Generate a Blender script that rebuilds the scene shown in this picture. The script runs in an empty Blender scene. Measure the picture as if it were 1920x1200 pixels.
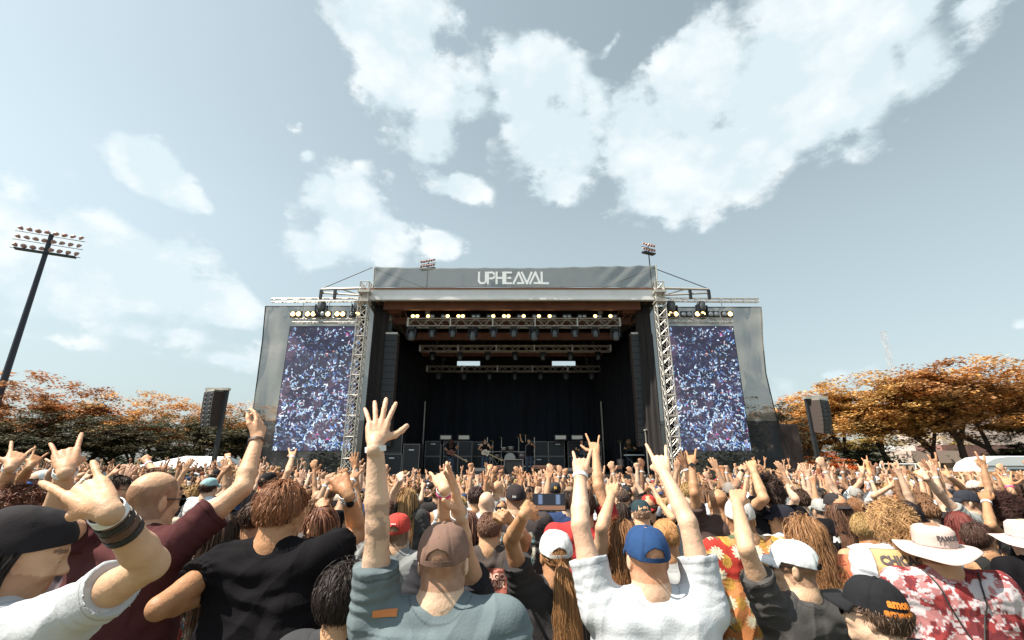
import bpy, bmesh, math, random
import numpy as np
from mathutils import Vector, Matrix
random.seed(7)
RNG = np.random.default_rng(11)
scene = bpy.context.scene
C = scene.collection
R = math.radians

# ------------------------------------------------------------------ camera
FPX, PITCH, CAMZ = 853.0, R(17.0), 2.05          # focal length in pixels of the 1920 px wide photograph
cam_data = bpy.data.cameras.new('camera')
cam_data.sensor_width = 36.0
cam_data.lens = 36.0 * FPX / 1920.0
cam_data.clip_start = 0.05
cam_data.clip_end = 3000.0
cam = bpy.data.objects.new('camera', cam_data)
C.objects.link(cam)
cam.location = (0, 0, CAMZ)
cam.rotation_euler = (R(90) + PITCH, 0, 0)
scene.camera = cam

# ------------------------------------------------------------------ light
SUN_EL = R(57.0)
SUN_AZ = R(-106.0)                                  # measured from +Y (towards the stage), negative = left
sun_dir = Vector((math.sin(SUN_AZ) * math.cos(SUN_EL), math.cos(SUN_AZ) * math.cos(SUN_EL), math.sin(SUN_EL)))
sun_data = bpy.data.lights.new('sun', 'SUN')
sun_data.energy = 5.0
sun_data.angle = R(0.5)
sun_data.color = (1.0, 0.93, 0.80)
sun = bpy.data.objects.new('sun', sun_data)
C.objects.link(sun)
sun.location = (-30, -4, 40)
sun.rotation_euler = (-sun_dir).to_track_quat('-Z', 'Y').to_euler()
scene.view_settings.view_transform = 'Standard'
scene.view_settings.look = 'None'
scene.view_settings.gamma = 1.0
scene.view_settings.use_curve_mapping = False
scene.view_settings.exposure = 0.78

def ray(px, py):
    dx, dy = (px - 960) / FPX, (600 - py) / FPX
    return Vector((dx, math.cos(PITCH) - dy * math.sin(PITCH), math.sin(PITCH) + dy * math.cos(PITCH)))
def at(px, py, Y):
    v = ray(px, py)
    return Vector((v.x / v.y * Y, Y, CAMZ + v.z / v.y * Y))

# ------------------------------------------------------------------ world: Nishita sky with clouds placed by direction
world = bpy.data.worlds.new('World')
scene.world = world
world.use_nodes = True
wt = world.node_tree
wt.nodes.clear()
def wn(kind, **kw):
    n = wt.nodes.new(kind)
    for k, v in kw.items():
        setattr(n, k, v)
    return n
def wmath(op, a, b=None, c=None, clamp=False):
    n = wn('ShaderNodeMath', operation=op, use_clamp=clamp)
    for i, v in enumerate((a, b, c)):
        if v is None: continue
        if isinstance(v, (int, float)): n.inputs[i].default_value = v
        else: wt.links.new(v, n.inputs[i])
    return n.outputs[0]
sky = wn('ShaderNodeTexSky', sky_type='NISHITA')
sky.sun_disc = False
sky.sun_elevation = SUN_EL
sky.sun_rotation = SUN_AZ
sky.air_density = 1.0
sky.dust_density = 0.8
sky.ozone_density = 1.5
hsv = wn('ShaderNodeHueSaturation')
hsv.inputs['Hue'].default_value = 0.465
hsv.inputs['Saturation'].default_value = 0.42
hsv.inputs['Value'].default_value = 1.0
wt.links.new(sky.outputs[0], hsv.inputs['Color'])
tc = wn('ShaderNodeTexCoord')
sep = wn('ShaderNodeSeparateXYZ')
wt.links.new(tc.outputs['Generated'], sep.inputs[0])
az = wmath('ARCTAN2', sep.outputs[0], sep.outputs[1])
el = wmath('ARCSINE', sep.outputs[2])
comb = wn('ShaderNodeCombineXYZ')
wt.links.new(az, comb.inputs[0]); wt.links.new(el, comb.inputs[1])
def dirnoise(scale, detail, rough, off=(0, 0, 0)):
    mp = wn('ShaderNodeMapping')
    mp.inputs['Location'].default_value = off
    mp.inputs['Scale'].default_value = (1, 1, 1.5)
    wt.links.new(tc.outputs['Generated'], mp.inputs[0])
    n = wn('ShaderNodeTexNoise')
    n.inputs['Scale'].default_value = scale
    n.inputs['Detail'].default_value = detail
    n.inputs['Roughness'].default_value = rough
    wt.links.new(mp.outputs[0], n.inputs['Vector'])
    return n
def blob_field(blobs):
    dens = None
    for (px, py, rx, ry, rot, wgt) in blobs:
        v = ray(px, py).normalized()
        a0, e0 = math.atan2(v.x, v.y), math.asin(v.z)
        v1 = ray(px + 10, py).normalized(); v2 = ray(px, py - 10).normalized()
        ka = math.hypot(math.atan2(v1.x, v1.y) - a0, math.asin(v1.z) - e0) / 10
        ke = math.hypot(math.atan2(v2.x, v2.y) - a0, math.asin(v2.z) - e0) / 10
        mp = wn('ShaderNodeMapping', vector_type='TEXTURE')
        mp.inputs['Location'].default_value = (a0, e0, 0)
        mp.inputs['Rotation'].default_value = (0, 0, R(rot))
        mp.inputs['Scale'].default_value = (rx * ka, ry * ke, 1)
        wt.links.new(comb.outputs[0], mp.inputs[0])
        ln = wn('ShaderNodeVectorMath', operation='LENGTH')
        wt.links.new(mp.outputs[0], ln.inputs[0])
        d = wmath('MULTIPLY', wmath('SUBTRACT', 1.25, ln.outputs['Value']), wgt)
        dens = d if dens is None else wmath('SMOOTH_MAX', dens, d, 0.25)
    return dens
CLOUDS = [
    (740, 40, 125, 130, 0, 1.1), (775, 150, 120, 120, 0, 1.1), (812, 262, 62, 75, 0, .9), (880, 150, 85, 75, 0, .8), (1120, 200, 70, 60, 0, .55),
    (985, 150, 105, 95, 0, 1), (1040, 260, 130, 110, 0, 1), (1050, 345, 75, 55, 0, .85),
    (1190, 250, 80, 120, 0, .9), (1235, 335, 90, 85, 0, 1), (1300, 170, 130, 110, 20, 1), (1400, 280, 150, 95, 30, 1), (1300, 340, 110, 70, 10, .9),
    (1480, 100, 160, 130, 20, 1), (1590, 160, 170, 110, 28, 1), (1640, 50, 170, 90, 8, 1), (1730, 130, 100, 80, 30, .75), (1840, 10, 110, 40, -10, .6),
    (865, 352, 58, 32, -10, .8), (660, 385, 90, 60, -25, .9), (690, 440, 110, 60, 0, .9), (590, 470, 62, 42, 0, .85), (825, 455, 46, 32, 0, .85),
    (285, 320, 92, 50, -24, 1.1), (330, 350, 62, 36, -24, .9), (375, 385, 30, 16, -10, .5),
    (300, 510, 165, 80, -18, 1.05), (130, 500, 170, 110, 0, 1.0), (400, 565, 95, 50, -10, 1.0), (20, 470, 150, 130, 0, .8),
    (540, 240, 30, 15, -15, .45), (575, 291, 24, 19, 0, .6), (655, 312, 60, 20, 0, .38), (1140, 90, 28, 18, 20, .4), (20, 375, 80, 22, -8, .45),
    (330, 630, 150, 26, 0, .42), (425, 675, 75, 20, -4, .42), (1560, 705, 150, 26, 8, .42), (1915, 608, 26, 12, 0, .5), (1480, 735, 90, 40, 0, .3),
    (90, 630, 150, 30, 0, .35),
]
n1 = dirnoise(3.2, 7, 0.62)
n2 = dirnoise(11.0, 8, 0.62, (3.1, 1.7, .4))
dens = blob_field(CLOUDS)
tex = wmath('ADD', wmath('MULTIPLY', wmath('SUBTRACT', n1.outputs[0], .5), 1.05),
            wmath('MULTIPLY', wmath('SUBTRACT', n2.outputs[0], .5), 1.5))
def billow(scale, off):
    mp = wn('ShaderNodeMapping'); mp.inputs['Location'].default_value = off; wt.links.new(tc.outputs['Generated'], mp.inputs[0])
    wp = wn('ShaderNodeVectorMath', operation='MULTIPLY_ADD'); wp.inputs[1].default_value = (.10, .10, .10); wt.links.new(n2.outputs['Color'], wp.inputs[0]); wt.links.new(mp.outputs[0], wp.inputs[2])
    v = wn('ShaderNodeTexVoronoi', feature='SMOOTH_F1'); v.inputs['Scale'].default_value = scale; v.inputs['Smoothness'].default_value = .35; wt.links.new(wp.outputs[0], v.inputs['Vector'])
    return wmath('SUBTRACT', .42, v.outputs['Distance'])
bil = wmath('ADD', wmath('MULTIPLY', billow(9.0, (1.2, .3, .7)), .55), wmath('MULTIPLY', billow(21.0, (.2, 2.3, .1)), .35))
tex = wmath('ADD', tex, bil)
mr = wn('ShaderNodeMapRange', interpolation_type='SMOOTHSTEP')
mr.inputs['From Min'].default_value = 0.05
mr.inputs['From Max'].default_value = 0.47
wt.links.new(wmath('ADD', dens, tex), mr.inputs['Value'])
front = wmath('GREATER_THAN', sep.outputs[1], -0.2)
mask = wmath('MULTIPLY', mr.outputs[0], front)
n3 = dirnoise(7.5, 8, 0.62, (7, 2, 1))
cr = wn('ShaderNodeValToRGB')
cr.color_ramp.elements[0].position = .36; cr.color_ramp.elements[0].color = (.66, .77, .82, 1)
cr.color_ramp.elements[1].position = .60; cr.color_ramp.elements[1].color = (.88, .92, .93, 1)
wt.links.new(wmath('ADD', wmath('MULTIPLY', n3.outputs[0], .75), wmath('ADD', .07, wmath('MULTIPLY', bil, .45))), cr.inputs[0])
skyc = wn('ShaderNodeVectorMath', operation='MULTIPLY'); skyc.inputs[1].default_value = (1.17, 1.22, 1.20)
elf = wn('ShaderNodeMapRange', interpolation_type='SMOOTHSTEP'); elf.inputs['From Min'].default_value = -.02; elf.inputs['From Max'].default_value = .5; elf.inputs['To Min'].default_value = .62; elf.inputs['To Max'].default_value = 1.0
wt.links.new(el, elf.inputs['Value'])
sk2 = wn('ShaderNodeVectorMath', operation='SCALE'); wt.links.new(hsv.outputs[0], sk2.inputs[0]); wt.links.new(elf.outputs[0], sk2.inputs['Scale']); wt.links.new(sk2.outputs[0], skyc.inputs[0])
cloudc = wn('ShaderNodeVectorMath', operation='SCALE'); cloudc.inputs['Scale'].default_value = 7.4
wt.links.new(cr.outputs[0], cloudc.inputs[0])
mixw = wn('ShaderNodeMix', data_type='RGBA')
wt.links.new(wmath('MULTIPLY', mask, .93), mixw.inputs['Factor'])
wt.links.new(skyc.outputs[0], mixw.inputs['A'])
wt.links.new(cloudc.outputs[0], mixw.inputs['B'])
bg = wn('ShaderNodeBackground')
bg.inputs['Strength'].default_value = 0.093
wt.links.new(mixw.outputs['Result'], bg.inputs['Color'])
wo = wn('ShaderNodeOutputWorld')
wt.links.new(bg.outputs[0], wo.inputs[0])

# ------------------------------------------------------------------ materials
MATS = {}
def mat(name, col=(.5, .5, .5), rough=.7, metal=0., noise=0., nscale=8., bump=0., bscale=30., objcol=False, attr=False,
        emit=0., alpha=1., emitcol=None, spec=.5, stretch=(1, 1, 1), sheen=0., transl=0.):
    if name in MATS: return MATS[name]
    m = bpy.data.materials.new(name); m.use_nodes = True
    t = m.node_tree; N = t.nodes; L = t.links
    b = N['Principled BSDF']
    b.inputs['Roughness'].default_value = rough
    b.inputs['Metallic'].default_value = metal
    b.inputs['Specular IOR Level'].default_value = spec
    if sheen: b.inputs['Sheen Weight'].default_value = sheen
    src = None
    if objcol:
        oi = N.new('ShaderNodeObjectInfo'); src = oi.outputs['Color']
    if attr:
        a = N.new('ShaderNodeAttribute'); a.attribute_name = 'col'
        if src is not None:
            mx = N.new('ShaderNodeMix'); mx.data_type = 'RGBA'; mx.blend_type = 'MULTIPLY'; mx.inputs['Factor'].default_value = 1
            L.new(src, mx.inputs['A']); L.new(a.outputs['Color'], mx.inputs['B']); src = mx.outputs['Result']
        else: src = a.outputs['Color']
    tcn = N.new('ShaderNodeTexCoord')
    mpn = N.new('ShaderNodeMapping'); mpn.inputs['Scale'].default_value = stretch
    L.new(tcn.outputs['Object'], mpn.inputs[0])
    if noise:
        nz = N.new('ShaderNodeTexNoise'); nz.inputs['Scale'].default_value = nscale; nz.inputs['Detail'].default_value = 5
        nz.inputs['Roughness'].default_value = .6
        L.new(mpn.outputs[0], nz.inputs['Vector'])
        mr_ = N.new('ShaderNodeMapRange'); mr_.inputs['From Min'].default_value = .3; mr_.inputs['From Max'].default_value = .7
        mr_.inputs['To Min'].default_value = 1 - noise; mr_.inputs['To Max'].default_value = 1 + noise
        L.new(nz.outputs[0], mr_.inputs['Value'])
        sc = N.new('ShaderNodeVectorMath'); sc.operation = 'SCALE'
        if src is not None: L.new(src, sc.inputs[0])
        else: sc.inputs[0].default_value = col[:3]
        L.new(mr_.outputs[0], sc.inputs['Scale']); src = sc.outputs[0]
    if src is not None: L.new(src, b.inputs['Base Color'])
    else: b.inputs['Base Color'].default_value = (*col[:3], 1)
    if bump:
        nb = N.new('ShaderNodeTexNoise'); nb.inputs['Scale'].default_value = bscale; nb.inputs['Detail'].default_value = 6
        L.new(mpn.outputs[0], nb.inputs['Vector'])
        bp = N.new('ShaderNodeBump'); bp.inputs['Strength'].default_value = bump; bp.inputs['Distance'].default_value = .02
        L.new(nb.outputs[0], bp.inputs['Height']); L.new(bp.outputs[0], b.inputs['Normal'])
    if emit:
        if emitcol is not None: b.inputs['Emission Color'].default_value = (*emitcol, 1)
        elif src is not None: L.new(src, b.inputs['Emission Color'])
        else: b.inputs['Emission Color'].default_value = (*col[:3], 1)
        b.inputs['Emission Strength'].default_value = emit
    out = N['Material Output']
    if transl:
        tr = N.new('ShaderNodeBsdfTranslucent')
        if src is not None: L.new(src, tr.inputs[0])
        else: tr.inputs[0].default_value = (*col[:3], 1)
        mx = N.new('ShaderNodeMixShader'); mx.inputs[0].default_value = transl
        L.new(b.outputs[0], mx.inputs[1]); L.new(tr.outputs[0], mx.inputs[2]); L.new(mx.outputs[0], out.inputs[0])
    if alpha < 1:
        tp = N.new('ShaderNodeBsdfTransparent')
        mx = N.new('ShaderNodeMixShader'); mx.inputs[0].default_value = alpha
        L.new(tp.outputs[0], mx.inputs[1]); L.new(b.outputs[0], mx.inputs[2]); L.new(mx.outputs[0], out.inputs[0])
    MATS[name] = m
    return m

# ------------------------------------------------------------------ object helpers
def tag(o, label=None, cat=None, group=None, kind=None):
    if label: o['label'] = label
    if cat: o['category'] = cat
    if group: o['group'] = group
    if kind: o['kind'] = kind
    return o
def empty(name, loc=(0, 0, 0), rz=0.):
    o = bpy.data.objects.new(name, None); C.objects.link(o); o.location = loc; o.rotation_euler = (0, 0, rz)
    o.empty_display_size = .1
    return o
def mesh_np(name, V, F, smooth=True, cols=None):
    """V (n,3); F (m,k) index array with k = 3 or 4, or a list of such arrays"""
    me = bpy.data.meshes.new(name)
    Fs = F if isinstance(F, list) else [F]
    Fs = [np.asarray(f) for f in Fs if len(f)]
    V = np.asarray(V, dtype=np.float32)
    me.vertices.add(len(V)); me.vertices.foreach_set('co', V.ravel())
    nl = sum(f.size for f in Fs); npoly = sum(len(f) for f in Fs)
    me.loops.add(nl); me.polygons.add(npoly)
    me.loops.foreach_set('vertex_index', np.concatenate([f.ravel() for f in Fs]).astype(np.int32))
    tot = np.concatenate([np.full(len(f), f.shape[1]) for f in Fs])
    st = np.concatenate(([0], np.cumsum(tot)[:-1])).astype(np.int32)
    me.polygons.foreach_set('loop_start', st)
    me.polygons.foreach_set('use_smooth', np.full(npoly, smooth))
    me.update(calc_edges=True)
    if cols is not None:
        a = me.attributes.new('col', 'FLOAT_COLOR', 'POINT')
        c = np.ones((len(V), 4), dtype=np.float32); c[:, :3] = np.asarray(cols).reshape(-1, 3)
        a.data.foreach_set('color', c.ravel())
    return me
def link(name, me, m, parent=None, color=None):
    o = bpy.data.objects.new(name, me); C.objects.link(o)
    if m is not None and not me.materials: me.materials.append(m)
    if parent is not None: o.parent = parent
    if color is not None: o.color = (*color[:3], 1)
    return o

class MB:
    """collects simple solids and links them as ONE mesh object"""
    def __init__(s): s.v = []; s.f = []; s.n = 0
    def add(s, V, F):
        s.v.extend([tuple(p) for p in V]); s.f.extend([tuple(i + s.n for i in f) for f in F]); s.n += len(V); return s
    def box(s, c, size, M=None, taper=1.0):
        x, y, z = [k / 2 for k in size]; V = []
        for dz in (-1, 1):
            t = taper if dz > 0 else 1
            for dx, dy in ((-1, -1), (1, -1), (1, 1), (-1, 1)):
                p = Vector((dx * x * t, dy * y * t, dz * z))
                if M is not None: p = M @ p
                V.append(p + Vector(c))
        return s.add(V, [(0, 3, 2, 1), (4, 5, 6, 7), (0, 1, 5, 4), (1, 2, 6, 5), (2, 3, 7, 6), (3, 0, 4, 7)])
    def tube(s, a, b, r, r2=None, n=6, caps=True):
        a, b = Vector(a), Vector(b); d = b - a
        if d.length < 1e-6: return s
        q = d.to_track_quat('Z', 'Y').to_matrix(); r2 = r if r2 is None else r2
        V = [a + q @ Vector((math.cos(t) * r, math.sin(t) * r, 0)) for t in [2 * math.pi * i / n for i in range(n)]]
        V += [b + q @ Vector((math.cos(t) * r2, math.sin(t) * r2, 0)) for t in [2 * math.pi * i / n for i in range(n)]]
        F = [(i, (i + 1) % n, n + (i + 1) % n, n + i) for i in range(n)]
        if caps: F += [tuple(range(n - 1, -1, -1)), tuple(range(n, 2 * n))]
        return s.add(V, F)
    def path(s, pts, rs, n=6):
        for i in range(len(pts) - 1): s.tube(pts[i], pts[i + 1], rs[i] if hasattr(rs, '__len__') else rs, rs[i + 1] if hasattr(rs, '__len__') else rs, n)
        return s
    def ball(s, c, r, nu=10, nv=6, M=None):
        rr = r if hasattr(r, '__len__') else (r, r, r)
        V = []; F = []
        for j in range(nv + 1):
            ph = math.pi * j / nv - math.pi / 2
            for i in range(nu):
                th = 2 * math.pi * i / nu
                p = Vector((rr[0] * math.cos(ph) * math.cos(th), rr[1] * math.cos(ph) * math.sin(th), rr[2] * math.sin(ph)))
                if M is not None: p = M @ p
                V.append(p + Vector(c))
        for j in range(nv):
            for i in range(nu): F.append((j * nu + i, j * nu + (i + 1) % nu, (j + 1) * nu + (i + 1) % nu, (j + 1) * nu + i))
        return s.add(V, F)
    def lathe(s, c, prof, n=16, axis='Z', M=None):
        V = []; F = []
        for (r, h) in prof:
            for i in range(n):
                t = 2 * math.pi * i / n
                p = Vector((r * math.cos(t), r * math.sin(t), h))
                if axis == 'Y': p = Vector((p.x, p.z, p.y))
                if M is not None: p = M @ p
                V.append(p + Vector(c))
        for j in range(len(prof) - 1):
            for i in range(n): F.append((j * n + i, j * n + (i + 1) % n, (j + 1) * n + (i + 1) % n, (j + 1) * n + i))
        return s.add(V, F)
    def prism(s, pts, a, b):
        """polygon pts in the XZ plane, extruded from Y=a to Y=b"""
        n = len(pts)
        V = [(x, a, z) for x, z in pts] + [(x, b, z) for x, z in pts]
        return s.add(V, [tuple(range(n)), tuple(range(2 * n - 1, n - 1, -1))] + [(i, n + i, n + (i + 1) % n, (i + 1) % n) for i in range(n)])
    def build(s, name, m, parent=None, smooth=False, bevel=0., color=None):
        me = bpy.data.meshes.new(name); me.from_pydata(s.v, [], s.f); me.update()
        if smooth: me.polygons.foreach_set('use_smooth', [True] * len(me.polygons))
        o = link(name, me, m, parent, color)
        if bevel:
            md = o.modifiers.new('bevel', 'BEVEL'); md.width = bevel; md.segments = 2; md.limit_method = 'ANGLE'
        return o
def text_mesh(txt, size, bold=0.0, shear=0., space=1.0):
    cu = bpy.data.curves.new('lettering', 'FONT'); cu.body = txt; cu.size = size; cu.align_x = 'CENTER'; cu.align_y = 'CENTER'
    cu.offset = bold; cu.shear = shear; cu.space_character = space; cu.resolution_u = 2; cu.space_line = .85
    o = bpy.data.objects.new('lettering', cu)
    me = bpy.data.meshes.new_from_object(o)
    bpy.data.objects.remove(o); bpy.data.curves.remove(cu)
    return me
def copy_tree(o, parent=None):
    c = o.copy(); C.objects.link(c)
    if parent is not None: c.parent = parent
    for ch in list(o.children): copy_tree(ch, c)
    return c

# ================================================================== SETTING
gm = mat('ground_grass', (.10, .09, .045), .95, noise=.4, nscale=.8, bump=.4, bscale=6)
def ground_z(y): return -.36 * min(1, max(0, (y - 3.0) / 13.5)) * (1 - min(1, max(0, (y - 18.2) / 3.0)))
g = MB(); ys = [-60, 3.0] + list(np.linspace(4.5, 16.5, 9)) + [18.2, 19.7, 21.2, 60, 1500]
g.add([(sx * 900, y, ground_z(y)) for y in ys for sx in (-1, 1)], [(2 * i, 2 * i + 1, 2 * i + 3, 2 * i + 2) for i in range(len(ys) - 1)])
tag(g.build('ground', gm), kind='structure')

M_white = mat('white_metal', (.50, .47, .43), .45, .3, noise=.12, nscale=3)
M_alu = mat('aluminium_truss', (.55, .51, .45), .38, .55, noise=.15, nscale=4)
M_dark = mat('black_plastic', (.018, .019, .022), .5, noise=.3, nscale=5)
M_cloth = mat('black_drape', (.004, .005, .008), .9, noise=.4, nscale=1.2, stretch=(3, 3, .25), bump=.5, bscale=2)
M_beam = mat('red_oxide_beam', (.22, .095, .062), .7, noise=.25, nscale=1.6, bump=.1)
M_roof = mat('dark_roof_underside', (.012, .011, .012), .8, noise=.3, nscale=1)
M_fascia = mat('white_fascia_panel', (.84, .85, .86), .5, noise=.05, nscale=2)
M_brown = mat('brown_wood_panel', (.16, .075, .05), .6, noise=.25, nscale=5)
M_grey = mat('grey_cloth_skirt', (.33, .30, .27), .85, noise=.12, nscale=2)
M_scrim = mat('grey_mesh_scrim', (.22, .20, .17), .85, noise=.22, nscale=.9, alpha=.74)
M_scrimd = mat('dark_lower_scrim', (.035, .04, .045), .85, noise=.35, nscale=1.2, alpha=.86)
M_letter = mat('pale_lettering', (.82, .86, .88), .6)
M_lamp = mat('warm_lit_lamp', (1, .62, .25), .4, emit=3.2, emitcol=(1, .60, .22))
M_lens = mat('unlit_lamp_lens', (.35, .36, .38), .2, .6)
M_chain = mat('steel_chain', (.25, .24, .23), .5, .6)
M_cable = mat('black_cable', (.02, .02, .02), .6)

TX, TY = 7.75, 23.0

# ---- stage: one thing with parts
stage = empty('concert_stage', (0, 24, 0))
tag(stage, 'large open-air concert stage with white fascia, red-brown roof beams and black drapes', 'stage')
off = Vector((0, -24, 0))
def sbuild(mb, name, m, **kw):
    o = mb.build(name, m, stage, **kw); o.location = off; return o
DECK = 1.30
sbuild(MB().box((0, 28.3, DECK - .15), (17.6, 10.4, .3)), 'deck', mat('black_deck', (.03, .028, .028), .6, noise=.3))
sk = MB().box((0, 23.04, .57), (17.4, .06, 1.13)); sbuild(sk, 'front_skirt', M_grey)
zf0, zf1 = at(960, 565, 23).z, at(960, 546, 23).z
sbuild(MB().box((0, 22.85, (zf0 + zf1) / 2), (15.9, .25, zf1 - zf0)), 'fascia', M_fascia)
sbuild(MB().tube((-7.9, 22.70, zf1 + .04), (7.9, 22.70, zf1 + .04), .05, n=8), 'banner_rail', mat('rusty_rail', (.33, .16, .11), .6))
# roof sloping down towards the back
rf = MB()
for (y0, z0, y1, z1) in ((22.95, 10.75, 33.2, 9.1),):
    V = [(-8.2, y0, z0), (8.2, y0, z0), (8.2, y1, z1), (-8.2, y1, z1)]
    rf.add(V + [(x, y, z + .12) for x, y, z in V], [(0, 1, 2, 3), (7, 6, 5, 4), (0, 4, 5, 1), (2, 6, 7, 3), (1, 5, 6, 2), (3, 7, 4, 0)])
sbuild(rf, 'roof', M_roof)
def roofz(y): return 10.75 - (y - 22.95) * (1.65 / 10.25)
for i, (y, dz, xw) in enumerate(((23.55, .62, 7.0), (24.9, .85, 6.8), (26.3, 1.15, 6.3), (29.6, .9, 6.2))):
    z = roofz(y) - dz
    bb = MB().box((0, y, z), (xw * 2, .10, .36)).box((0, y, z + .19), (xw * 2, .26, .035)).box((0, y, z - .19), (xw * 2, .26, .035))
    sbuild(bb, 'roof_beam', M_beam)
rb = MB()
for i in range(31):
    x = -7.3 + i * 14.6 / 30
    rb.tube((x, 23.1, roofz(23.1) - .12), (x, 32.8, roofz(32.8) - .12), .045, n=4)
sbuild(rb, 'roof_purlins', mat('dark_purlin', (.05, .028, .022), .8))
for sx in (-1, 1):
    br = MB()
    for k in range(4):
        br.tube((sx * (7.5 - k * .45), 23.3, roofz(23.3) - .2), (sx * (6.9 - k * .35), 24.8, roofz(24.9) - .95), .05, n=4)
    br.box((sx * 6.55, 24.1, 9.95), (.9, .5, .36))
    sbuild(br, 'roof_bracing', M_beam)
# back wall panels leave two bright openings high up
bw = MB(); yb = 32.6
zt, z0_, z1_ = 9.2, at(960, 688, yb).z, at(960, 677, yb).z
o1, o2 = at(857, 683, yb).x, at(900, 683, yb).x
o3, o4 = at(1035, 683, yb).x, at(1079, 683, yb).x
bw.box((0, yb, (z0_ + 1) / 2), (15.6, .1, z0_ - 1)); bw.box((0, yb, (zt + z1_) / 2), (15.6, .1, zt - z1_))
for a, b in ((-7.8, o1), (o2, o3), (o4, 7.8)): bw.box(((a + b) / 2, yb, (z0_ + z1_) / 2), (b - a, .1, z1_ - z0_))
sbuild(bw, 'back_wall', M_roof)
def drape(name, p0, p1, z0, z1, m, amp=.09, wl=.42, parent=None, seed=0):
    p0, p1 = Vector(p0), Vector(p1); L = (p1 - p0).length; n = int(L / .07); nz = 10
    d = (p1 - p0) / L; nr = Vector((-d.y, d.x)); rr = random.Random(seed); ph = [rr.uniform(0, 6) for _ in range(4)]
    V = np.zeros((n + 1, nz + 1, 3))
    for i in range(n + 1):
        t = L * i / n
        a = amp * (math.sin(t / wl * 6.28 + ph[0] + 1.3 * math.sin(t * 1.1 + ph[1])) + .45 * math.sin(t / wl * 13 + ph[2]))
        q = p0 + d * t
        for j in range(nz + 1):
            k = j / nz
            V[i, j] = (q.x + nr.x * a * (1 - .3 * k), q.y + nr.y * a * (1 - .3 * k), z0 + (z1 - z0) * k)
    I = np.arange((n + 1) * (nz + 1)).reshape(n + 1, nz + 1)
    F = np.stack([I[:-1, :-1], I[1:, :-1], I[1:, 1:], I[:-1, 1:]], -1).reshape(-1, 4)
    o = link(name, mesh_np(name, V.reshape(-1, 3), F), m, parent)
    sm = o.modifiers.new('thickness', 'SOLIDIFY'); sm.thickness = .01
    return o
M_cloth2 = mat('navy_backdrop', (.006, .011, .020), .85, noise=.5, nscale=.9, stretch=(2, 2, .3))
for a in ((('back_drape'), (-6.3, 32.3), (6.3, 32.3), DECK, z0_ - .05, M_cloth2, .05, .9), ('side_drape', (-7.5, 23.9), (-6.2, 32.2), DECK, 9.6, M_cloth, .1, .5),
          ('side_drape', (6.2, 32.2), (7.5, 23.9), DECK, 9.6, M_cloth, .1, .5), ('leg_drape', (-7.3, 25.6), (-5.6, 25.6 + 5), DECK, 8.8, M_cloth, .1, .45), ('leg_drape', (5.6, 30.6), (7.3, 25.6), DECK, 8.8, M_cloth, .1, .45)):
    o = drape(a[0], a[1], a[2], a[3], a[4], a[5], a[6], a[7], stage, seed=hash(a[1]) % 99); o.location = off
for sx in (-1, 1):
    o = drape('tormentor_drape', (sx * 7.45, 23.35), (sx * 6.75, 23.9), 1.2, 10.1, mat('worn_black_drape', (.022, .018, .018), .85, noise=.5, nscale=1.5, stretch=(3, 3, .3)), .07, .35, stage, seed=3 + sx); o.location = off
for (px, y) in ((797, 29.5), (1127, 29.5)):
    p = at(px, 760, y); sbuild(MB().tube((p.x, y, DECK), (p.x, y, 5.6), .045, n=6), 'upstage_pole', M_alu)
for x in (-8.3, 8.3):
    for y in (24.2, 32.4): sbuild(MB().tube((x, y, 0), (x, y, 10.2), .14, n=8), 'roof_column', M_dark)

# ---- UPHEAVAL banner
banner = empty('stage_banner', (0, 22.6, 0)); tag(banner, 'long grey translucent mesh banner with pale UPHEAVAL lettering across stage top', 'banner')
zb0, zb1 = zf1 + .06, at(960, 500, 22.6).z
nx, nz = 160, 16
V = np.zeros((nx + 1, nz + 1, 3)); rr = np.random.default_rng(4)
def wr(u, w):
    if abs(u) < 2.6: return .03 * math.sin(u * 1.1)
    s = .03 * math.sin(u * 1.1) + .02 * math.sin(u * 3.1 + w * 2)
    if u > 4.3: s += .028 * math.sin((u * 1.15 + (1 - w) * 1.5) * 5.5) * min(1, (u - 4.3) / 1.5)
    if u < -6.0: s += .02 * math.sin((u - w * .9) * 7)
    return s
xl0, xl1, xr0, xr1 = at(700, 545, 22.6).x, at(703, 498, 22.6).x, at(1233, 543, 22.6).x, at(1229, 496, 22.6).x
for i in range(nx + 1):
    for j in range(nz + 1):
        w = j / nz; u = i / nx
        x = (xl0 * (1 - w) + xl1 * w) * (1 - u) + (xr0 * (1 - w) + xr1 * w) * u
        sag = -.10 * math.sin(math.pi * u) * w - .03 * abs(math.sin(u * 40)) * w + .12 * (u - .1) * w
        V[i, j] = (x, wr(x, w), zb0 + (zb1 - zb0) * w + sag)
I = np.arange((nx + 1) * (nz + 1)).reshape(nx + 1, nz + 1)
F = np.stack([I[:-1, :-1], I[1:, :-1], I[1:, 1:], I[:-1, 1:]], -1).reshape(-1, 4)
M_ban = mat('grey_banner_mesh', (.17, .175, .165), .7, noise=.18, nscale=1.1, alpha=.54)
o = link('mesh_cloth', mesh_np('mesh_cloth', V.reshape(-1, 3), F), M_ban, banner)
sm = o.modifiers.new('thickness', 'SOLIDIFY'); sm.thickness = .006
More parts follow.
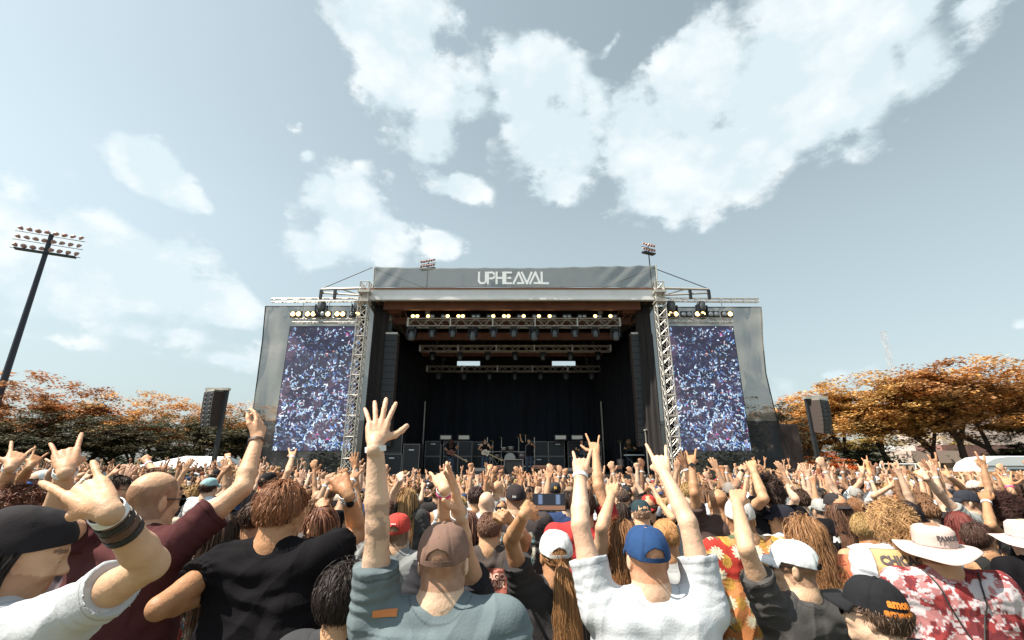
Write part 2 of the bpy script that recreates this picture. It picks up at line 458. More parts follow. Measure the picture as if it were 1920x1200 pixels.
# letters drawn as thick strokes: U P H E A V A L, the A without its left foot bar
H_ = at(960, 511, 22.5).z - at(960, 531, 22.5).z
S_ = H_
LY = [0]
def stroke(mb, pts, w, y0, closed=False):
    P = [Vector((p[0], 0, p[1])) for p in pts]; n = len(P)
    rng_ = range(n if closed else n - 1)
    for i in rng_:
        a, b = P[i], P[(i + 1) % n]; d = (b - a).normalized(); nrm = Vector((-d.z, 0, d.x)) * w / 2
        a2, b2 = a - d * w * .5, b + d * w * .5
        LY[0] += 1; y0 = -.13 - .0022 * (LY[0] % 11)
        mb.add([a2 + nrm + Vector((0, y0, 0)), b2 + nrm + Vector((0, y0, 0)), b2 - nrm + Vector((0, y0, 0)), a2 - nrm + Vector((0, y0, 0)),
                a2 + nrm + Vector((0, y0 + .02, 0)), b2 + nrm + Vector((0, y0 + .02, 0)), b2 - nrm + Vector((0, y0 + .02, 0)), a2 - nrm + Vector((0, y0 + .02, 0))],
               [(0, 1, 2, 3), (7, 6, 5, 4), (0, 4, 5, 1), (1, 5, 6, 2), (2, 6, 7, 3), (3, 7, 4, 0)])
def glyph(ch, x):
    w = .62
    arc = lambda cx, cz, r, a0, a1, n=6: [(cx + r * math.cos(R(a0 + (a1 - a0) * k / n)), cz + r * math.sin(R(a0 + (a1 - a0) * k / n))) for k in range(n + 1)]
    if ch == 'U': p = [[(0, 1), (0, .3)] + arc(.3, .3, .3, 180, 270) + arc(.38, .3, .3, 270, 360) + [(.68, 1)]]; w = .68
    elif ch == 'P': p = [[(0, 0), (0, 1), (.38, 1)] + arc(.38, .73, .27, 90, -90) + [(0, .46)]]; w = .65
    elif ch == 'H': p = [[(0, 0), (0, 1)], [(.66, 0), (.66, 1)], [(0, .5), (.66, .5)]]; w = .66
    elif ch == 'E': p = [[(.55, 1), (0, 1), (0, 0), (.55, 0)], [(0, .5), (.48, .5)]]; w = .62
    elif ch == 'A': p = [[(-.02, 0), (.5, 1), (.95, .02), (.42, .02)]]; w = .95
    elif ch == 'V': p = [[(-.22, 1), (.28, 0), (.72, 1)]]; w = .62
    elif ch == 'L': p = [[(0, 1), (0, 0), (.6, 0)]]; w = .6
    return p, w
mb = MB(); x = 0; items = []; LY = [0]
for i, ch in enumerate('UPHEAVAL'):
    p, w = glyph(ch, x); items.append((p, x)); x += w + (.20 if ch not in 'AV' else (.08 if i == 4 else -.02 if ch == 'V' else .17))
x0p, x1p = at(898, 521, 22.45).x, at(1031, 521, 22.45).x
sx_ = (x1p - x0p) / x; zc = at(960, 531, 22.45).z
for p, xx in items:
    for st in p: stroke(mb, [(x0p + (a + xx) * sx_, zc + b * H_) for a, b in st], .105, -.13)
mb.build('lettering', M_letter, banner)
fr = MB().tube((xl0 - .02, 0, zb0), (xl1 - .02, 0, zb1 - .1), .035).tube((xr0 + .02, 0, zb0), (xr1 + .02, 0, zb1 + .1), .035)
fr.build('end_pole', M_alu, banner)
cbm = MB()
for a, b in (((xl1, .1, zb1 - .1), (xl1 + 3.0, .4, zb0)), ((xr1, .1, zb1), (xr1 - 3.1, .4, zb0)), ((-1.5, .2, zb1 - .3), (.2, .4, zb0 + .9))): cbm.tube(a, b, .014)
cbm.build('guy_cable', M_cable, banner)

# ---- lattice helpers
def lattice(mb, a, b, w, seg, r=.028, rb=.016, up=Vector((0, 1, 0)), sides=4):
    a, b = Vector(a), Vector(b); d = (b - a); L = d.length; d.normalize()
    u = d.cross(up).normalized(); v = u.cross(d).normalized(); n = max(1, round(L / seg))
    cs = [(u * sx + v * sy) * w / 2 for sx, sy in ((-1, -1), (1, -1), (1, 1), (-1, 1))]
    for c in cs: mb.tube(a + c, b + c, r, n=6)
    for i in range(n):
        p, q = a + d * (L * i / n), a + d * (L * (i + 1) / n)
        for k in range(4):
            c1, c2 = cs[k], cs[(k + 1) % 4]
            if i % 2: c1, c2 = c2, c1
            mb.tube(p + c1, q + c2, rb, n=4)
            if sides == 5: mb.tube(p + c2, q + c1, rb, n=4)
    for t in ([0, n] if sides == 4 else range(0, n + 1, 2)):
        for k in range(4): mb.tube(a + d * (L * t / n) + cs[k], a + d * (L * t / n) + cs[(k + 1) % 4], r * .9, n=4)
for sx, side in ((-1, 'left'), (1, 'right')):
    t = MB(); lattice(t, (0, 0, 0.1), (0, 0, 11.0), .46, .50, .030, .017, sides=5)
    tw = empty('lattice_tower', (sx * TX, TY - .45, 0))
    tag(tw, f'white square lattice tower holding up the {side} end of the stage roof', 'truss tower', 'white lattice towers')
    t.build('lattice', M_white, tw)
    MB().box((0, 0, .06), (1.0, 1.0, .12)).build('base_plate', M_chain, tw)
    MB().box((0, 0, 10.45), (.62, .62, .12)).box((0, 0, 9.9), (.62, .62, .05)).build('sleeve_block', M_white, tw)
    # outrigger beam with rope
    ob = empty('outrigger_beam', (sx * 9.2, 22.7, 0)); tag(ob, f'white overhanging roof beam with rope stay on the {side} side of the banner', 'beam')
    za = at(960, 546, 22.7).z + .05; xo = at(603 if sx < 0 else 1328, 548, 22.7).x - sx * 9.2; xi = sx * (8.0 - 9.2)
    m_ = MB().tube((xi, 0, za + .12), (xo, 0, za + .05), .07).tube((xi, 0, za - .28), (xo, 0, za - .15), .05).tube((xo, 0, za + .1), (xo, 0, za - .3), .06).tube((xi, 0, za - .28), ((xi + xo) / 2, 0, za + .05), .035)
    m_.build('beam_frame', M_white, ob)
    MB().tube((xo, 0, za + .1), (sx * (7.55 - 9.2), 0, zb1), .022).build('rope_stay', M_cable, ob)
    hh = MB()
    for k in (xo, xo * .2): hh.box((k, -.05, za - .25), (.13, .13, .5))
    hh.build('chain_motor', M_dark, ob)
    # long thin truss above the wing
    wt_ = MB(); zt_ = at(960, 562, 23.2).z; xe = at(510 if sx < 0 else 1421, 563, 23.2).x
    lattice(wt_, (sx * 8.05, 23.2, zt_), (xe, 23.2, zt_ - .05), .18, .32, .022, .012)
    o = wt_.build('wing_truss', M_white); tag(o, f'thin white horizontal truss above the {side} video screen', 'truss')

# ---- wing scrims
for sx, side in ((-1, 'left'), (1, 'right')):
    sc_ = empty('wing_scrim', (sx * 11, 24.2, 0)); tag(sc_, f'tall grey see-through mesh wing hanging behind the {side} video screen', 'mesh screen')
    prof = ([(574, 498), (640, 492), (700, 484), (760, 476), (800, 469), (850, 462)] if sx < 0 else [(576, 1427), (640, 1430), (700, 1436), (760, 1450), (800, 1462), (850, 1478)])
    zz = [at(p, q, 24.2).z for q, p in prof]; xx = [at(p, q, 24.2).x for q, p in prof]
    n, mz = 26, 40; V = np.zeros((n + 1, mz + 1, 3))
    ztop = zz[0]; zlow = zz[-1]
    for j in range(mz + 1):
        z = ztop + (0.2 - ztop) * j / mz
        xo = np.interp(-z, [-q for q in zz], xx); xi = sx * 7.35
        for i in range(n + 1):
            u = i / n; x = xi + (xo - xi) * u
            V[i, j] = (x - sx * 11, .07 * math.sin(x * 4 + z * .6) + .035 * math.sin(x * 11 - z * 1.1) + .02 * math.sin(x * 23 + z * 2) , z)
    I = np.arange((n + 1) * (mz + 1)).reshape(n + 1, mz + 1)
    F = np.stack([I[:-1, :-1], I[1:, :-1], I[1:, 1:], I[:-1, 1:]], -1)
    jb = int(mz * (ztop - at(960, 795, 24.2).z) / (ztop - .2))
    up_, lo_ = F[:, :jb].reshape(-1, 4), F[:, jb:].reshape(-1, 4)
    def sub(Fx):
        used, inv = np.unique(Fx, return_inverse=True); return V.reshape(-1, 3)[used], inv.reshape(Fx.shape)
    for nm, Fx, mm in (('upper_mesh', up_, M_scrim), ('lower_mesh', lo_, M_scrimd)):
        v_, f_ = sub(Fx); link(nm, mesh_np(nm, v_, f_), mm, sc_)
    e = MB()
    e.path([(xx[k] - sx * 11, 0, zz[k]) for k in range(len(xx))], .03)
    e.tube((sx * (7.95 - 11), 0, ztop), (xx[0] - sx * 11, 0, ztop), .03); e.build('hem_rope', M_cable, sc_)
    if sx > 0:
        o = MB().box((14.35, 24.6, 1.9), (1.1, .8, 3.8)).build('draped_tower', mat('brown_black_drape', (.06, .04, .035), .9, noise=.6, nscale=3, stretch=(1, 1, .4)), bevel=.1)
        tag(o, 'dark draped scaffold block at outer edge of the right wing', 'scaffold')

# ---- video screens: a face-coloured grid like the LED tiles
def fbm0(q):
    g = np.random.default_rng(8).random((24, 24)); o = 0; a = .6
    for k in range(3):
        i = np.floor(q).astype(int) % 23; t = q - np.floor(q); t = t * t * (3 - 2 * t)
        o = o + a * ((g[i[..., 0], i[..., 1]] * (1 - t[..., 0]) + g[i[..., 0] + 1, i[..., 1]] * t[..., 0]) * (1 - t[..., 1]) + (g[i[..., 0], i[..., 1] + 1] * (1 - t[..., 0]) + g[i[..., 0] + 1, i[..., 1] + 1] * t[..., 0]) * t[..., 1]); a *= .5; q = q * 2.1
    return o / 1.05
def led_image(w, h, seed):
    r = np.random.default_rng(seed); im = np.zeros((h, w, 3), np.float32); im[:] = (.026, .022, .055)
    yy, xx = np.mgrid[0:h, 0:w]
    im *= (1 + .3 * np.sin(yy / h * 9)[..., None] * np.sin(xx / w * 5)[..., None])
    for k in range(1500):
        t = r.random() ** .8; y = t * h; x = r.random() * w
        s = .6 + .95 * t * (.6 + .8 * r.random())
        c = np.array([(.48, .66, .84), (.18, .34, .62), (.08, .20, .50), (.34, .50, .62), (.70, .84, .95), (.20, .22, .35), (.62, .5, .55), (.7, .12, .45), (.75, .2, .12)][r.choice(9, p=[.24, .20, .14, .16, .10, .08, .05, .015, .015])], np.float32) * (.6 + .55 * r.random())
        if r.random() < .5:
            L = s * (2 + 3.5 * r.random()); an = -math.pi / 2 + r.normal() * .75; n = int(L * 1.5) + 2
            bend = r.normal() * .12
            px_, py_ = x, y
            for q in range(n):
                an += bend; px_ += math.cos(an) * .7; py_ += math.sin(an) * .7
                m = (abs(xx - px_) < .75) & (abs(yy - py_) < .75); im[m] = c
        else:
            m = ((xx - x) / (s * (.7 + .6 * r.random()))) ** 2 + ((yy - y) / (s * .8)) ** 2 < 1; im[m] = c * (.7 + .5 * r.random())
    # darker bare patches
    for k in range(120):
        x, y = r.random() * w, r.random() * h; s = 3 + 7 * r.random()
        m = ((xx - x) / s) ** 2 + ((yy - y) / (s * .6)) ** 2 < 1; im[m] *= .2; im[m] += (.016, .015, .036)
    nz = r.random((h // 4 + 1, w // 4 + 1)).repeat(4, 0).repeat(4, 1)[:h, :w]; im *= (.75 + .5 * nz)[..., None]
    lf = fbm0(np.stack([xx / w * 3, yy / h * 6], -1)); im *= (.35 + 1.3 * lf)[..., None]; im += np.array([.035, .018, .012]) * (lf[..., None] > .55)
    im *= (.86 + .14 * (np.arange(h) % 2))[:, None, None]
    return im
M_led = bpy.data.materials.new('led_picture'); M_led.use_nodes = True
b_ = M_led.node_tree.nodes['Principled BSDF']; a_ = M_led.node_tree.nodes.new('ShaderNodeAttribute'); a_.attribute_name = 'col'
M_led.node_tree.links.new(a_.outputs['Color'], b_.inputs['Emission Color']); b_.inputs['Emission Strength'].default_value = .95
b_.inputs['Base Color'].default_value = (.03, .03, .035, 1); b_.inputs['Roughness'].default_value = .45
def led_screen(sx, side):
    x0, x1 = (sx * 8.25, sx * 11.85) if sx > 0 else (-11.9, -8.05)
    z0, z1 = 2.45, 8.85
    e = empty('video_screen', ((x0 + x1) / 2, 23.55, 0)); tag(e, f'tall LED video screen showing the crowd, {side} of the stage', 'video screen', 'video screens beside the stage')
    w, h = 130, 230; im = led_image(w, h, 5)
    X = np.linspace(x0, x1, w + 1) - (x0 + x1) / 2; Z = np.linspace(z1, z0, h + 1)
    F4 = []; V = np.zeros((h, w, 4, 3), np.float32)
    for q, (i, j) in enumerate(((0, 1), (1, 1), (1, 0), (0, 0))):
        V[:, :, q, 0] = X[i:w + i][None, :]; V[:, :, q, 2] = Z[j:h + j][:, None]
    V[..., 1] = -.10
    Fq = np.arange(w * h * 4).reshape(-1, 4); cols = np.repeat(im.reshape(-1, 3), 4, 0)
    link('led_picture', mesh_np('led_picture', V.reshape(-1, 3), Fq, False, cols), M_led, e)
    MB().box((0, 0, (z0 + z1) / 2), (x1 - x0 + .06, .18, z1 - z0 + .06)).build('cabinet', M_dark, e)
    MB().box((0, .12, (z0 + z1) / 2), (.3, .1, z1 - z0)).box((-1.5, .12, (z0 + z1) / 2), (.1, .1, z1 - z0)).box((1.5, .12, (z0 + z1) / 2), (.1, .1, z1 - z0)).build('rear_frame', M_dark, e)
    return x0, x1
def moving_head(s=1.0, name='moving_head_light'):
    e = empty(name)
    MB().box((0, 0, -.06 * s), (.34 * s, .26 * s, .12 * s)).build('base', M_dark, e, bevel=.01)
    MB().box((-.19 * s, 0, -.28 * s), (.05 * s, .16 * s, .36 * s)).box((.19 * s, 0, -.28 * s), (.05 * s, .16 * s, .36 * s)).box((0, 0, -.14 * s), (.43 * s, .12 * s, .05 * s)).build('yoke', M_dark, e)
    h = MB().lathe((0, 0, -.40 * s), [(.0, .2 * s), (.10 * s, .2 * s), (.15 * s, .08 * s), (.15 * s, -.12 * s), (.12 * s, -.2 * s)], 12).build('head', mat('grey_lamp_head', (.10, .11, .12), .4), e, smooth=True)
    MB().lathe((0, 0, -.59 * s), [(.12 * s, 0), (.0, -.02 * s)], 12).build('lens', M_lens, e)
    return e
def blinder(lit):
    e = empty('blinder_light')
    MB().box((0, 0, .17), (.62, .12, .34)).build('housing', M_dark, e, bevel=.01)
    for k, (x, on) in enumerate(zip((-.15, .15), lit)):
        MB().lathe((x, -.075, .17), [(.125, 0), (.08, -.02), (0, -.03)], 12, axis='Y').build('lamp', M_lamp if on else M_lens, e)
    return e
CNT = {}
ORD = ['first', 'second', 'third', 'fourth', 'fifth', 'sixth', 'seventh', 'eighth', 'ninth', 'tenth', 'eleventh', 'twelfth', 'thirteenth', 'fourteenth', 'fifteenth', 'sixteenth', 'seventeenth', 'eighteenth', 'nineteenth', 'twentieth']
for sx, side in ((-1, 'left'), (1, 'right')):
    x0, x1 = led_screen(sx, side)
    z = 9.15
    t = MB(); lattice(t, (x0 + .2, 23.3, z), (x1 - .1, 23.3, z), .24, .3, .02, .012)
    tag(t.build('screen_truss', M_white), f'short white truss directly above the {side} video screen', 'truss')
    hg = empty('hanging_chains', ((x0 + x1) / 2, 23.3, z)); tag(hg, f'hoist chains holding up the {side} video screen', 'chains')
    for k in (-1.3, .1, 1.3):
        MB().tube((k, 0, .1), (k, 0, 1.05), .018).build('chain', M_chain, hg)
    for i in range(5):
        bl = blinder(((1, 1) if (i in (0, 1, 3) if sx < 0 else i in (0, 2)) else (0, 1) if i % 2 == 0 else (0, 0)))
        bl.location = (x0 + .35 + i * (x1 - x0 - .7) / 4, 23.2, z + .14)
        tag(bl, f'{ORD[i]} twin blinder light from the left above the {side} screen', 'stage light', 'blinder lights')
    for i, fx in enumerate((.42, .93) if sx < 0 else (.1, .55)):
        mh = moving_head(1.5); mh.rotation_euler = (math.pi, 0, R(20)); mh.location = (x0 + (x1 - x0) * fx, 23.3, z + .16)
        tag(mh, f'{("left","right")[i]} dark moving-head lamp standing above the {side} video screen', 'stage light', 'moving head lamps')
# ---- lighting trusses over the stage
LT = (('front', 24.0, 606, 765, 1162, M_white, .42), ('middle', 27.2, 654, 787, 1145, M_alu, .34), ('rear', 30.0, 692, 800, 1131, M_alu, .34))
for nm, y, py, pa, pb, mm, w in LT:
    z = at(960, py, y).z; xa, xb = at(pa, py, y).x, at(pb, py, y).x
    e = empty('lighting_truss', ((xa + xb) / 2, y, z)); tag(e, f'horizontal {nm} lighting truss hanging under the stage roof', 'truss', 'trusses under the stage roof')
    hw = (xb - xa) / 2
    t = MB(); lattice(t, (-hw, 0, 0), (hw, 0, 0), w, .42, .030, .019, up=Vector((0, 0, 1))); t.build('lattice', mm, e)
    for k in range(6): MB().box((-hw + .05 + k * (2 * hw - .1) / 5, 0, 0), (.07, w + .08, w + .08)).build('joint_plate', mm, e)
    for sx in ((-1, 1)):
        hc = MB().tube((sx * hw * .82, 0, .2), (sx * hw * .82, 0, roofz(y) - z), .022); hc.build('hoist_chain', M_chain, e)
        MB().lathe((sx * hw * .82, 0, .72), [(0, -.24), (.13, -.22), (.16, 0), (.13, .22), (0, .24)], 10).build('chain_motor', M_chain if nm == 'front' else M_dark, e)
    if nm == 'front':
        pat = [(1, 1), (1, 0), (0, 1), (1, 1), (0, 0), (0, 1), (1, 1), (0, 1), (0, 1), (1, 0), (0, 0), (0, 0), (1, 0), (1, 0)]
        for i, q in enumerate(pat):
            bl = blinder(q); bl.scale = (.8, .8, .75); bl.location = ((xa + xb) / 2 - hw + .4 + i * (2 * hw - .8) / 13, y - .1, z + w / 2 + .02)
            tag(bl, f'{ORD[i]} twin blinder from the left on top of the front truss', 'stage light', 'blinder lights')
        for i in range(11):
            s = 1.25 if i in (0, 3, 6, 10) else .95
            mh = moving_head(s); mh.location = ((xa + xb) / 2 - hw + .25 + i * (2 * hw - .5) / 10, y, z - w / 2 - .02); mh.rotation_euler = (0, 0, R(random.uniform(-40, 40)))
            tag(mh, f'{ORD[i]} moving-head lamp from the left hanging below the front truss', 'stage light', 'moving head lamps')
    else:
        for i in range(7):
            mh = moving_head(.85); mh.location = ((xa + xb) / 2 - hw + .8 + i * (2 * hw - 1.6) / 6, y, z - w / 2 - .02); mh.rotation_euler = (0, 0, R(random.uniform(-40, 40)))
            tag(mh, f'{ORD[i]} small round lamp from the left below the {nm} truss', 'stage light', 'moving head lamps')

# ---- line arrays
M_grille = mat('speaker_grille', (.028, .032, .038), .55, noise=.2, nscale=30)
M_edge = mat('speaker_edge', (.075, .055, .048), .6)
def line_array(label, x, y, ztop, n, w, h, d, yaw, curve, open_back=False, parent=None):
    e = empty('line_array', (x, y, ztop), R(yaw)); tag(e, label, 'speaker array')
    z = 0; yy = 0; ang = 0
    MB().box((0, 0, .06), (w * 1.02, d, .1)).build('rigging_frame', M_alu, e)
    for i in range(n):
        Mx = Matrix.Rotation(ang, 3, 'X')
        c = Vector((0, yy, z - h / 2))
        m_ = MB().box(c, (w, d, h * .94), Mx); cb = m_.build('speaker_box', M_grille, e)
        for q in (-1, 1): MB().box(c + Mx @ Vector((q * (w / 2 + .012), 0, 0)), (.024, d * 1.03, h * .99), Mx).build('side_plate', M_edge, cb)
        if open_back:
            for q in (-.28, .28): MB().lathe(c + Mx @ Vector((q * w, -d / 2 - .01, 0)), [(h * .34, 0), (h * .2, -.03), (0, -.02)], 10, axis='Y').build('horn', M_edge, cb)
        z -= h * math.cos(ang); yy += h * math.sin(ang); ang += R(curve) * (.3 + 1.4 * i / n)
    return e
for sx, side in ((-1, 'left'), (1, 'right')):
    zt_ = at(960, 628, 24.0).z; xc = at(726 if sx < 0 else 1203, 640, 24.0).x
    line_array(f'long black line array of speakers hanging inside the {side} edge of the stage', xc, 24.1, zt_, 17, 1.12, .345, .5, 0, .25)
    hg = empty('array_hoist', (xc, 24.1, zt_)); tag(hg, f'motor hoist above the {side} hanging speaker array', 'hoist')
    MB().tube((0, 0, .1), (0, 0, 1.7), .02).tube((-.35, 0, .1), (0, 0, .5), .015).tube((.35, 0, .1), (0, 0, .5), .015).build('chain', M_chain, hg)
    MB().lathe((0, 0, .95), [(0, -.2), (.12, -.18), (.2, 0), (.12, .18), (0, .2)], 10).build('motor', M_chain, hg)
    MB().box((.12, -.1, .42), (.24, .24, .62)).build('chain_bag', M_dark, hg, bevel=.03)
# ---- delay towers out in the field
for px0, px1, py0, py1, sx, side in ((387, 425, 736, 800, -1, 'left'), (1512, 1550, 752, 812, 1, 'right')):
    Yd = 27.0
    top = at((px0 + px1) / 2, py0, Yd); bot = at((px0 + px1) / 2, py1, Yd)
    mx = at(424 if sx < 0 else 1513, 740 if sx < 0 else 752, Yd).x
    e = empty('delay_tower', (mx, Yd, 0)); tag(e, f'black mast with cross arm carrying a speaker array on the {side} side of the field', 'speaker tower')
    t = MB(); t.box((0, 0, top.z / 2 + .1), (.20, .20, top.z + .2)); t.build('mast', M_dark, e)
    MB().box(((top.x - mx) * .8, -.1, top.z + .18), (abs(top.x - mx) * 1.6 + .4, .3, .14)).build('cross_arm', M_alu, e)
    MB().box((0, 0, .25), (1.8, 1.8, .5)).build('ballast_base', M_dark, e)
    b = MB()
    for q in (-1, 1): b.tube((q * .9, 0, .5), (0, 0, 2.0), .035)
    b.build('brace', M_dark, e)
    line_array(f'curved speaker array hanging on the {side} field mast', top.x - sx * -.05, Yd - .1, top.z, 8, .95, (top.z - bot.z) / 8, .6, -28 if sx < 0 else 30, 2.1, open_back=True)

# ---- equipment on the deck
def box_amp(x, y, w, h, d, label, stack=True, z=DECK, logo=False):
    e = empty('speaker_cabinet', (x, y, z)); tag(e, label, 'amplifier')
    MB().box((0, 0, h / 2), (w, d, h)).build('case', M_dark, e, bevel=.02)
    fr_ = MB()
    for a in (-1, 1): fr_.box((a * (w / 2 - .02), -d / 2 - .008, h / 2), (.03, .02, h)); fr_.box((0, -d / 2 - .008, h / 2 + a * (h / 2 - .02)), (w - .07, .02, .03))
    fr_.build('metal_edging', mat('dull_edging', (.22, .20, .19), .5), e)
    if logo: MB().box((0, -d / 2 - .02, h * .8), (.26, .015, .05)).build('badge', M_letter, e)
    return e
AMPS = [(846, 862, 27.5, .9, .9), (812, 862, 27.5, .9, .9), (872, 862, 27.5, .85, .9), (900, 862, 28.5, .85, .9), (1010, 862, 28, 1.2, .9), (1046, 862, 28, 1.2, .9), (1075, 862, 28, 1.1, .9), (1112, 862, 28.5, 1.0, .9)]
for i, (px, py, y, w, h) in enumerate(AMPS):
    x = at(px, py, y).x
    box_amp(x, y, w, h, .45, f'{ORD[i]} black amplifier cabinet from the left in the lower back row on stage', logo=(i % 2 == 0))
    box_amp(x, y, w, h * .95, .45, f'{ORD[i]} black cabinet from the left, stacked on top in the back row on stage', z=DECK + h, logo=(i % 2 == 1))
for i, px in enumerate((836, 870, 1051, 1082)):
    x = at(px, 832, 27.3).x; h = empty('amp_head', (x, 27.3, DECK + 1.77)); tag(h, f'{ORD[i]} lit amplifier head from the left on top of the stacked cabinets', 'amplifier', 'amp heads')
    MB().box((0, 0, .17), (.72, .3, .33)).build('case', M_dark, h, bevel=.02)
    MB().box((0, -.16, .18), (.6, .02, .2)).build('front_panel', mat('cream_panel', (.75, .68, .58), .5), h)
for i, (px0, px1, py, yy_, hh_) in enumerate(((716, 755, 835, 24.4, 1.15), (716, 755, 858, 24.3, 1.15), (757, 788, 842, 24.3, 1.5))):
    pa, pb = at(px0, py, yy_), at(px1, py, yy_)
    box_amp((pa.x + pb.x) / 2, yy_ + .3, pb.x - pa.x, hh_ if i != 1 else 1.0, .8, ['upper wide black flight case standing left of the guitarist', 'lower wide black flight case standing left of the guitarist', 'open black rack with pale frame beside the flight cases'][i], z=DECK + (1.02 if i == 0 else 0), logo=True)
for i, (pa_, pb_, nm) in enumerate(((912, 945, 'brown-topped stage wedge at the front left of the centre stage'), (1000, 1052, 'long brown riser box at the stage front right of centre'), (1148, 1165, 'short brown riser box at the stage front by right keyboards'))):
    a, b = at(pa_, 890, 23.4), at(pb_, 890, 23.4)
    e = empty('riser_box', ((a.x + b.x) / 2, 23.45, DECK)); tag(e, nm, 'riser')
    w = b.x - a.x
    MB().box((0, 0, .14), (w, .6, .28)).build('body', M_dark, e); MB().box((0, -.02, .36), (w * 1.02, .66, .16)).build('top', M_brown, e, bevel=.02)
a = at(963, 892, 23.5); e = box_amp(a.x, 23.6, .95, .75, .6, 'square black monitor box with pale frame at centre stage front')
for i, (px, y) in enumerate(((900, 23.6), (1068, 23.6), (935, 23.6), (1120, 23.6))):
    x = at(px, 890, y).x; w = empty('floor_monitor', (x, y, DECK)); tag(w, f'{("leftmost wedge", "third wedge", "second wedge", "rightmost wedge")[i]} floor monitor at the stage edge', 'monitor speaker', 'floor monitors')
    MB().prism([(-.3, 0), (.3, 0), (.3, .2), (-.3, .2)], -.2, .25).build('cabinet', M_dark, w, bevel=.02)
    MB().add([(-.28, -.22, .03), (.28, -.22, .03), (.28, .1, .33), (-.28, .1, .33)], [(0, 1, 2, 3)]).build('grille', M_grille, w)

# drum kit on a riser
dk = empty('drum_kit', (at(958, 870, 27.2).x, 27.2, DECK)); tag(dk, 'silver-rimmed drum kit with cymbals on a riser at centre stage', 'drum kit')
MB().box((0, .4, .22), (3.4, 2.2, .44)).build('riser', M_dark, dk)
MB().box((0, -.72, .36), (3.0, .03, .06)).build('riser_trim', mat('pale_trim', (.5, .46, .42), .5), dk)
M_shell = mat('drum_shell', (.25, .20, .19), .25, .4); M_head = mat('drum_head', (.55, .52, .50), .5)
for k, (x, y, z, r, h, ax) in enumerate(((-.05, -.25, .78, .30, .42, 'Y'), (-.42, -.1, 1.28, .17, .24, 'Z'), (.0, -.12, 1.32, .18, .24, 'Z'), (.62, .1, .92, .24, .4, 'Z'), (-.8, .2, .9, .19, .2, 'Z'), (.95, .2, .92, .24, .42, 'Z'))):
    d = MB().lathe((x, y, z), [(r * .98, -h / 2), (r, -h / 2), (r, h / 2), (r * .98, h / 2)], 20, axis=ax).build('drum', M_shell, dk, smooth=True)
    MB().lathe((x, y, z), [(0, h / 2 * (-1 if ax == 'Y' else 1)), (r * .96, h / 2 * (-1 if ax == 'Y' else 1))], 20, axis=ax).build('drumhead', M_head, d)
    rm = MB(); s_ = -1 if ax == 'Y' else 1; rm.lathe((x, y, z), [(r * .97, s_ * h / 2), (r * 1.05, s_ * h / 2), (r * 1.05, s_ * h / 2 - .03 * s_)], 20, axis=ax); rm.build('hoop', M_alu, d)
M_brass = mat('brass_cymbal', (.55, .42, .22), .25, .9)
for k, (x, z, r) in enumerate(((-1.05, 1.75, .24), (-.55, 1.95, .22), (.45, 1.95, .24), (1.1, 1.7, .26), (.85, 2.1, .2), (-1.2, 1.35, .18))):
    st = MB().tube((x, .1, .44), (x, .1, z), .018).tube((x, .1, .9), (x + .25, .1, .45), .014).tube((x, .1, .9), (x - .25, .1, .45), .014).build('cymbal_stand', M_alu, dk)
    MB().lathe((x, .1, z), [(.0, .03), (.05, .025), (r, -.01), (r, -.014), (.05, .015)], 18, M=Matrix.Rotation(R(14), 3, 'Y')).build('cymbal', M_brass, st)
rk = MB()
for x in (-1.35, 1.35): rk.tube((x, -.2, .44), (x, -.2, 1.95), .025)
rk.tube((-1.35, -.2, 1.15), (1.35, -.2, 1.15), .022); rk.build('drum_rack', M_alu, dk)
# keyboard rig at the right, percussion
kr = empty('keyboard_rig', (at(1190, 865, 25.8).x, 25.8, DECK)); tag(kr, 'cluttered keyboard and percussion rig on the right side of the stage', 'keyboard rig')
MB().box((0, 0, .95), (1.3, .4, .12)).box((.1, .2, 1.2), (1.0, .35, .1)).build('keyboards', M_dark, kr, bevel=.02)
MB().box((0, -.21, .96), (1.2, .02, .05)).build('keys', M_letter, kr)
s_ = MB()
for x in (-.5, .5): s_.tube((x, -.15, 0), (-x, .2, .95), .025)
s_.tube((.6, .3, 0), (.6, .3, 1.6), .02).tube((-.65, .3, 0), (-.65, .3, 1.7), .02); s_.build('stand', M_alu, kr)
c_ = MB()
for (x, z) in ((.6, 1.6), (-.65, 1.7), (.9, 1.3), (.95, .9), (-.2, 1.55)): c_.lathe((x, .3, z), [(0, .03), (.17, 0), (.17, -.01), (0, .015)], 12, M=Matrix.Rotation(R(20), 3, 'X'))
c_.build('cymbals', M_brass, kr)
b_ = MB()
for (x, z, r) in ((.95, .5, .2), (1.25, .75, .17), (-.8, .55, .2)): b_.lathe((x, -.1, z), [(0, .2), (r, .2), (r, -.2), (0, -.2)], 14)
b_.build('drums', M_shell, kr, smooth=False)
# mic stands
for i, (px, y) in enumerate(((826, 24.6), (986, 24.4), (1096, 24.8))):
    x = at(px, 870, y).x; e = empty('microphone_stand', (x, y, DECK)); tag(e, f'{("left", "centre", "right")[i]} microphone stand at the front of the stage', 'microphone stand', 'microphone stands')
    MB().lathe((0, 0, .01), [(0, .02), (.15, .015), (.15, 0)], 14).tube((0, 0, 0), (0, 0, 1.45), .014).tube((0, 0, 1.4), (.3, .05, 1.6), .01).build('pole', M_chain, e)
    MB().ball((.33, .05, 1.62), .035).build('microphone', M_dark, e)
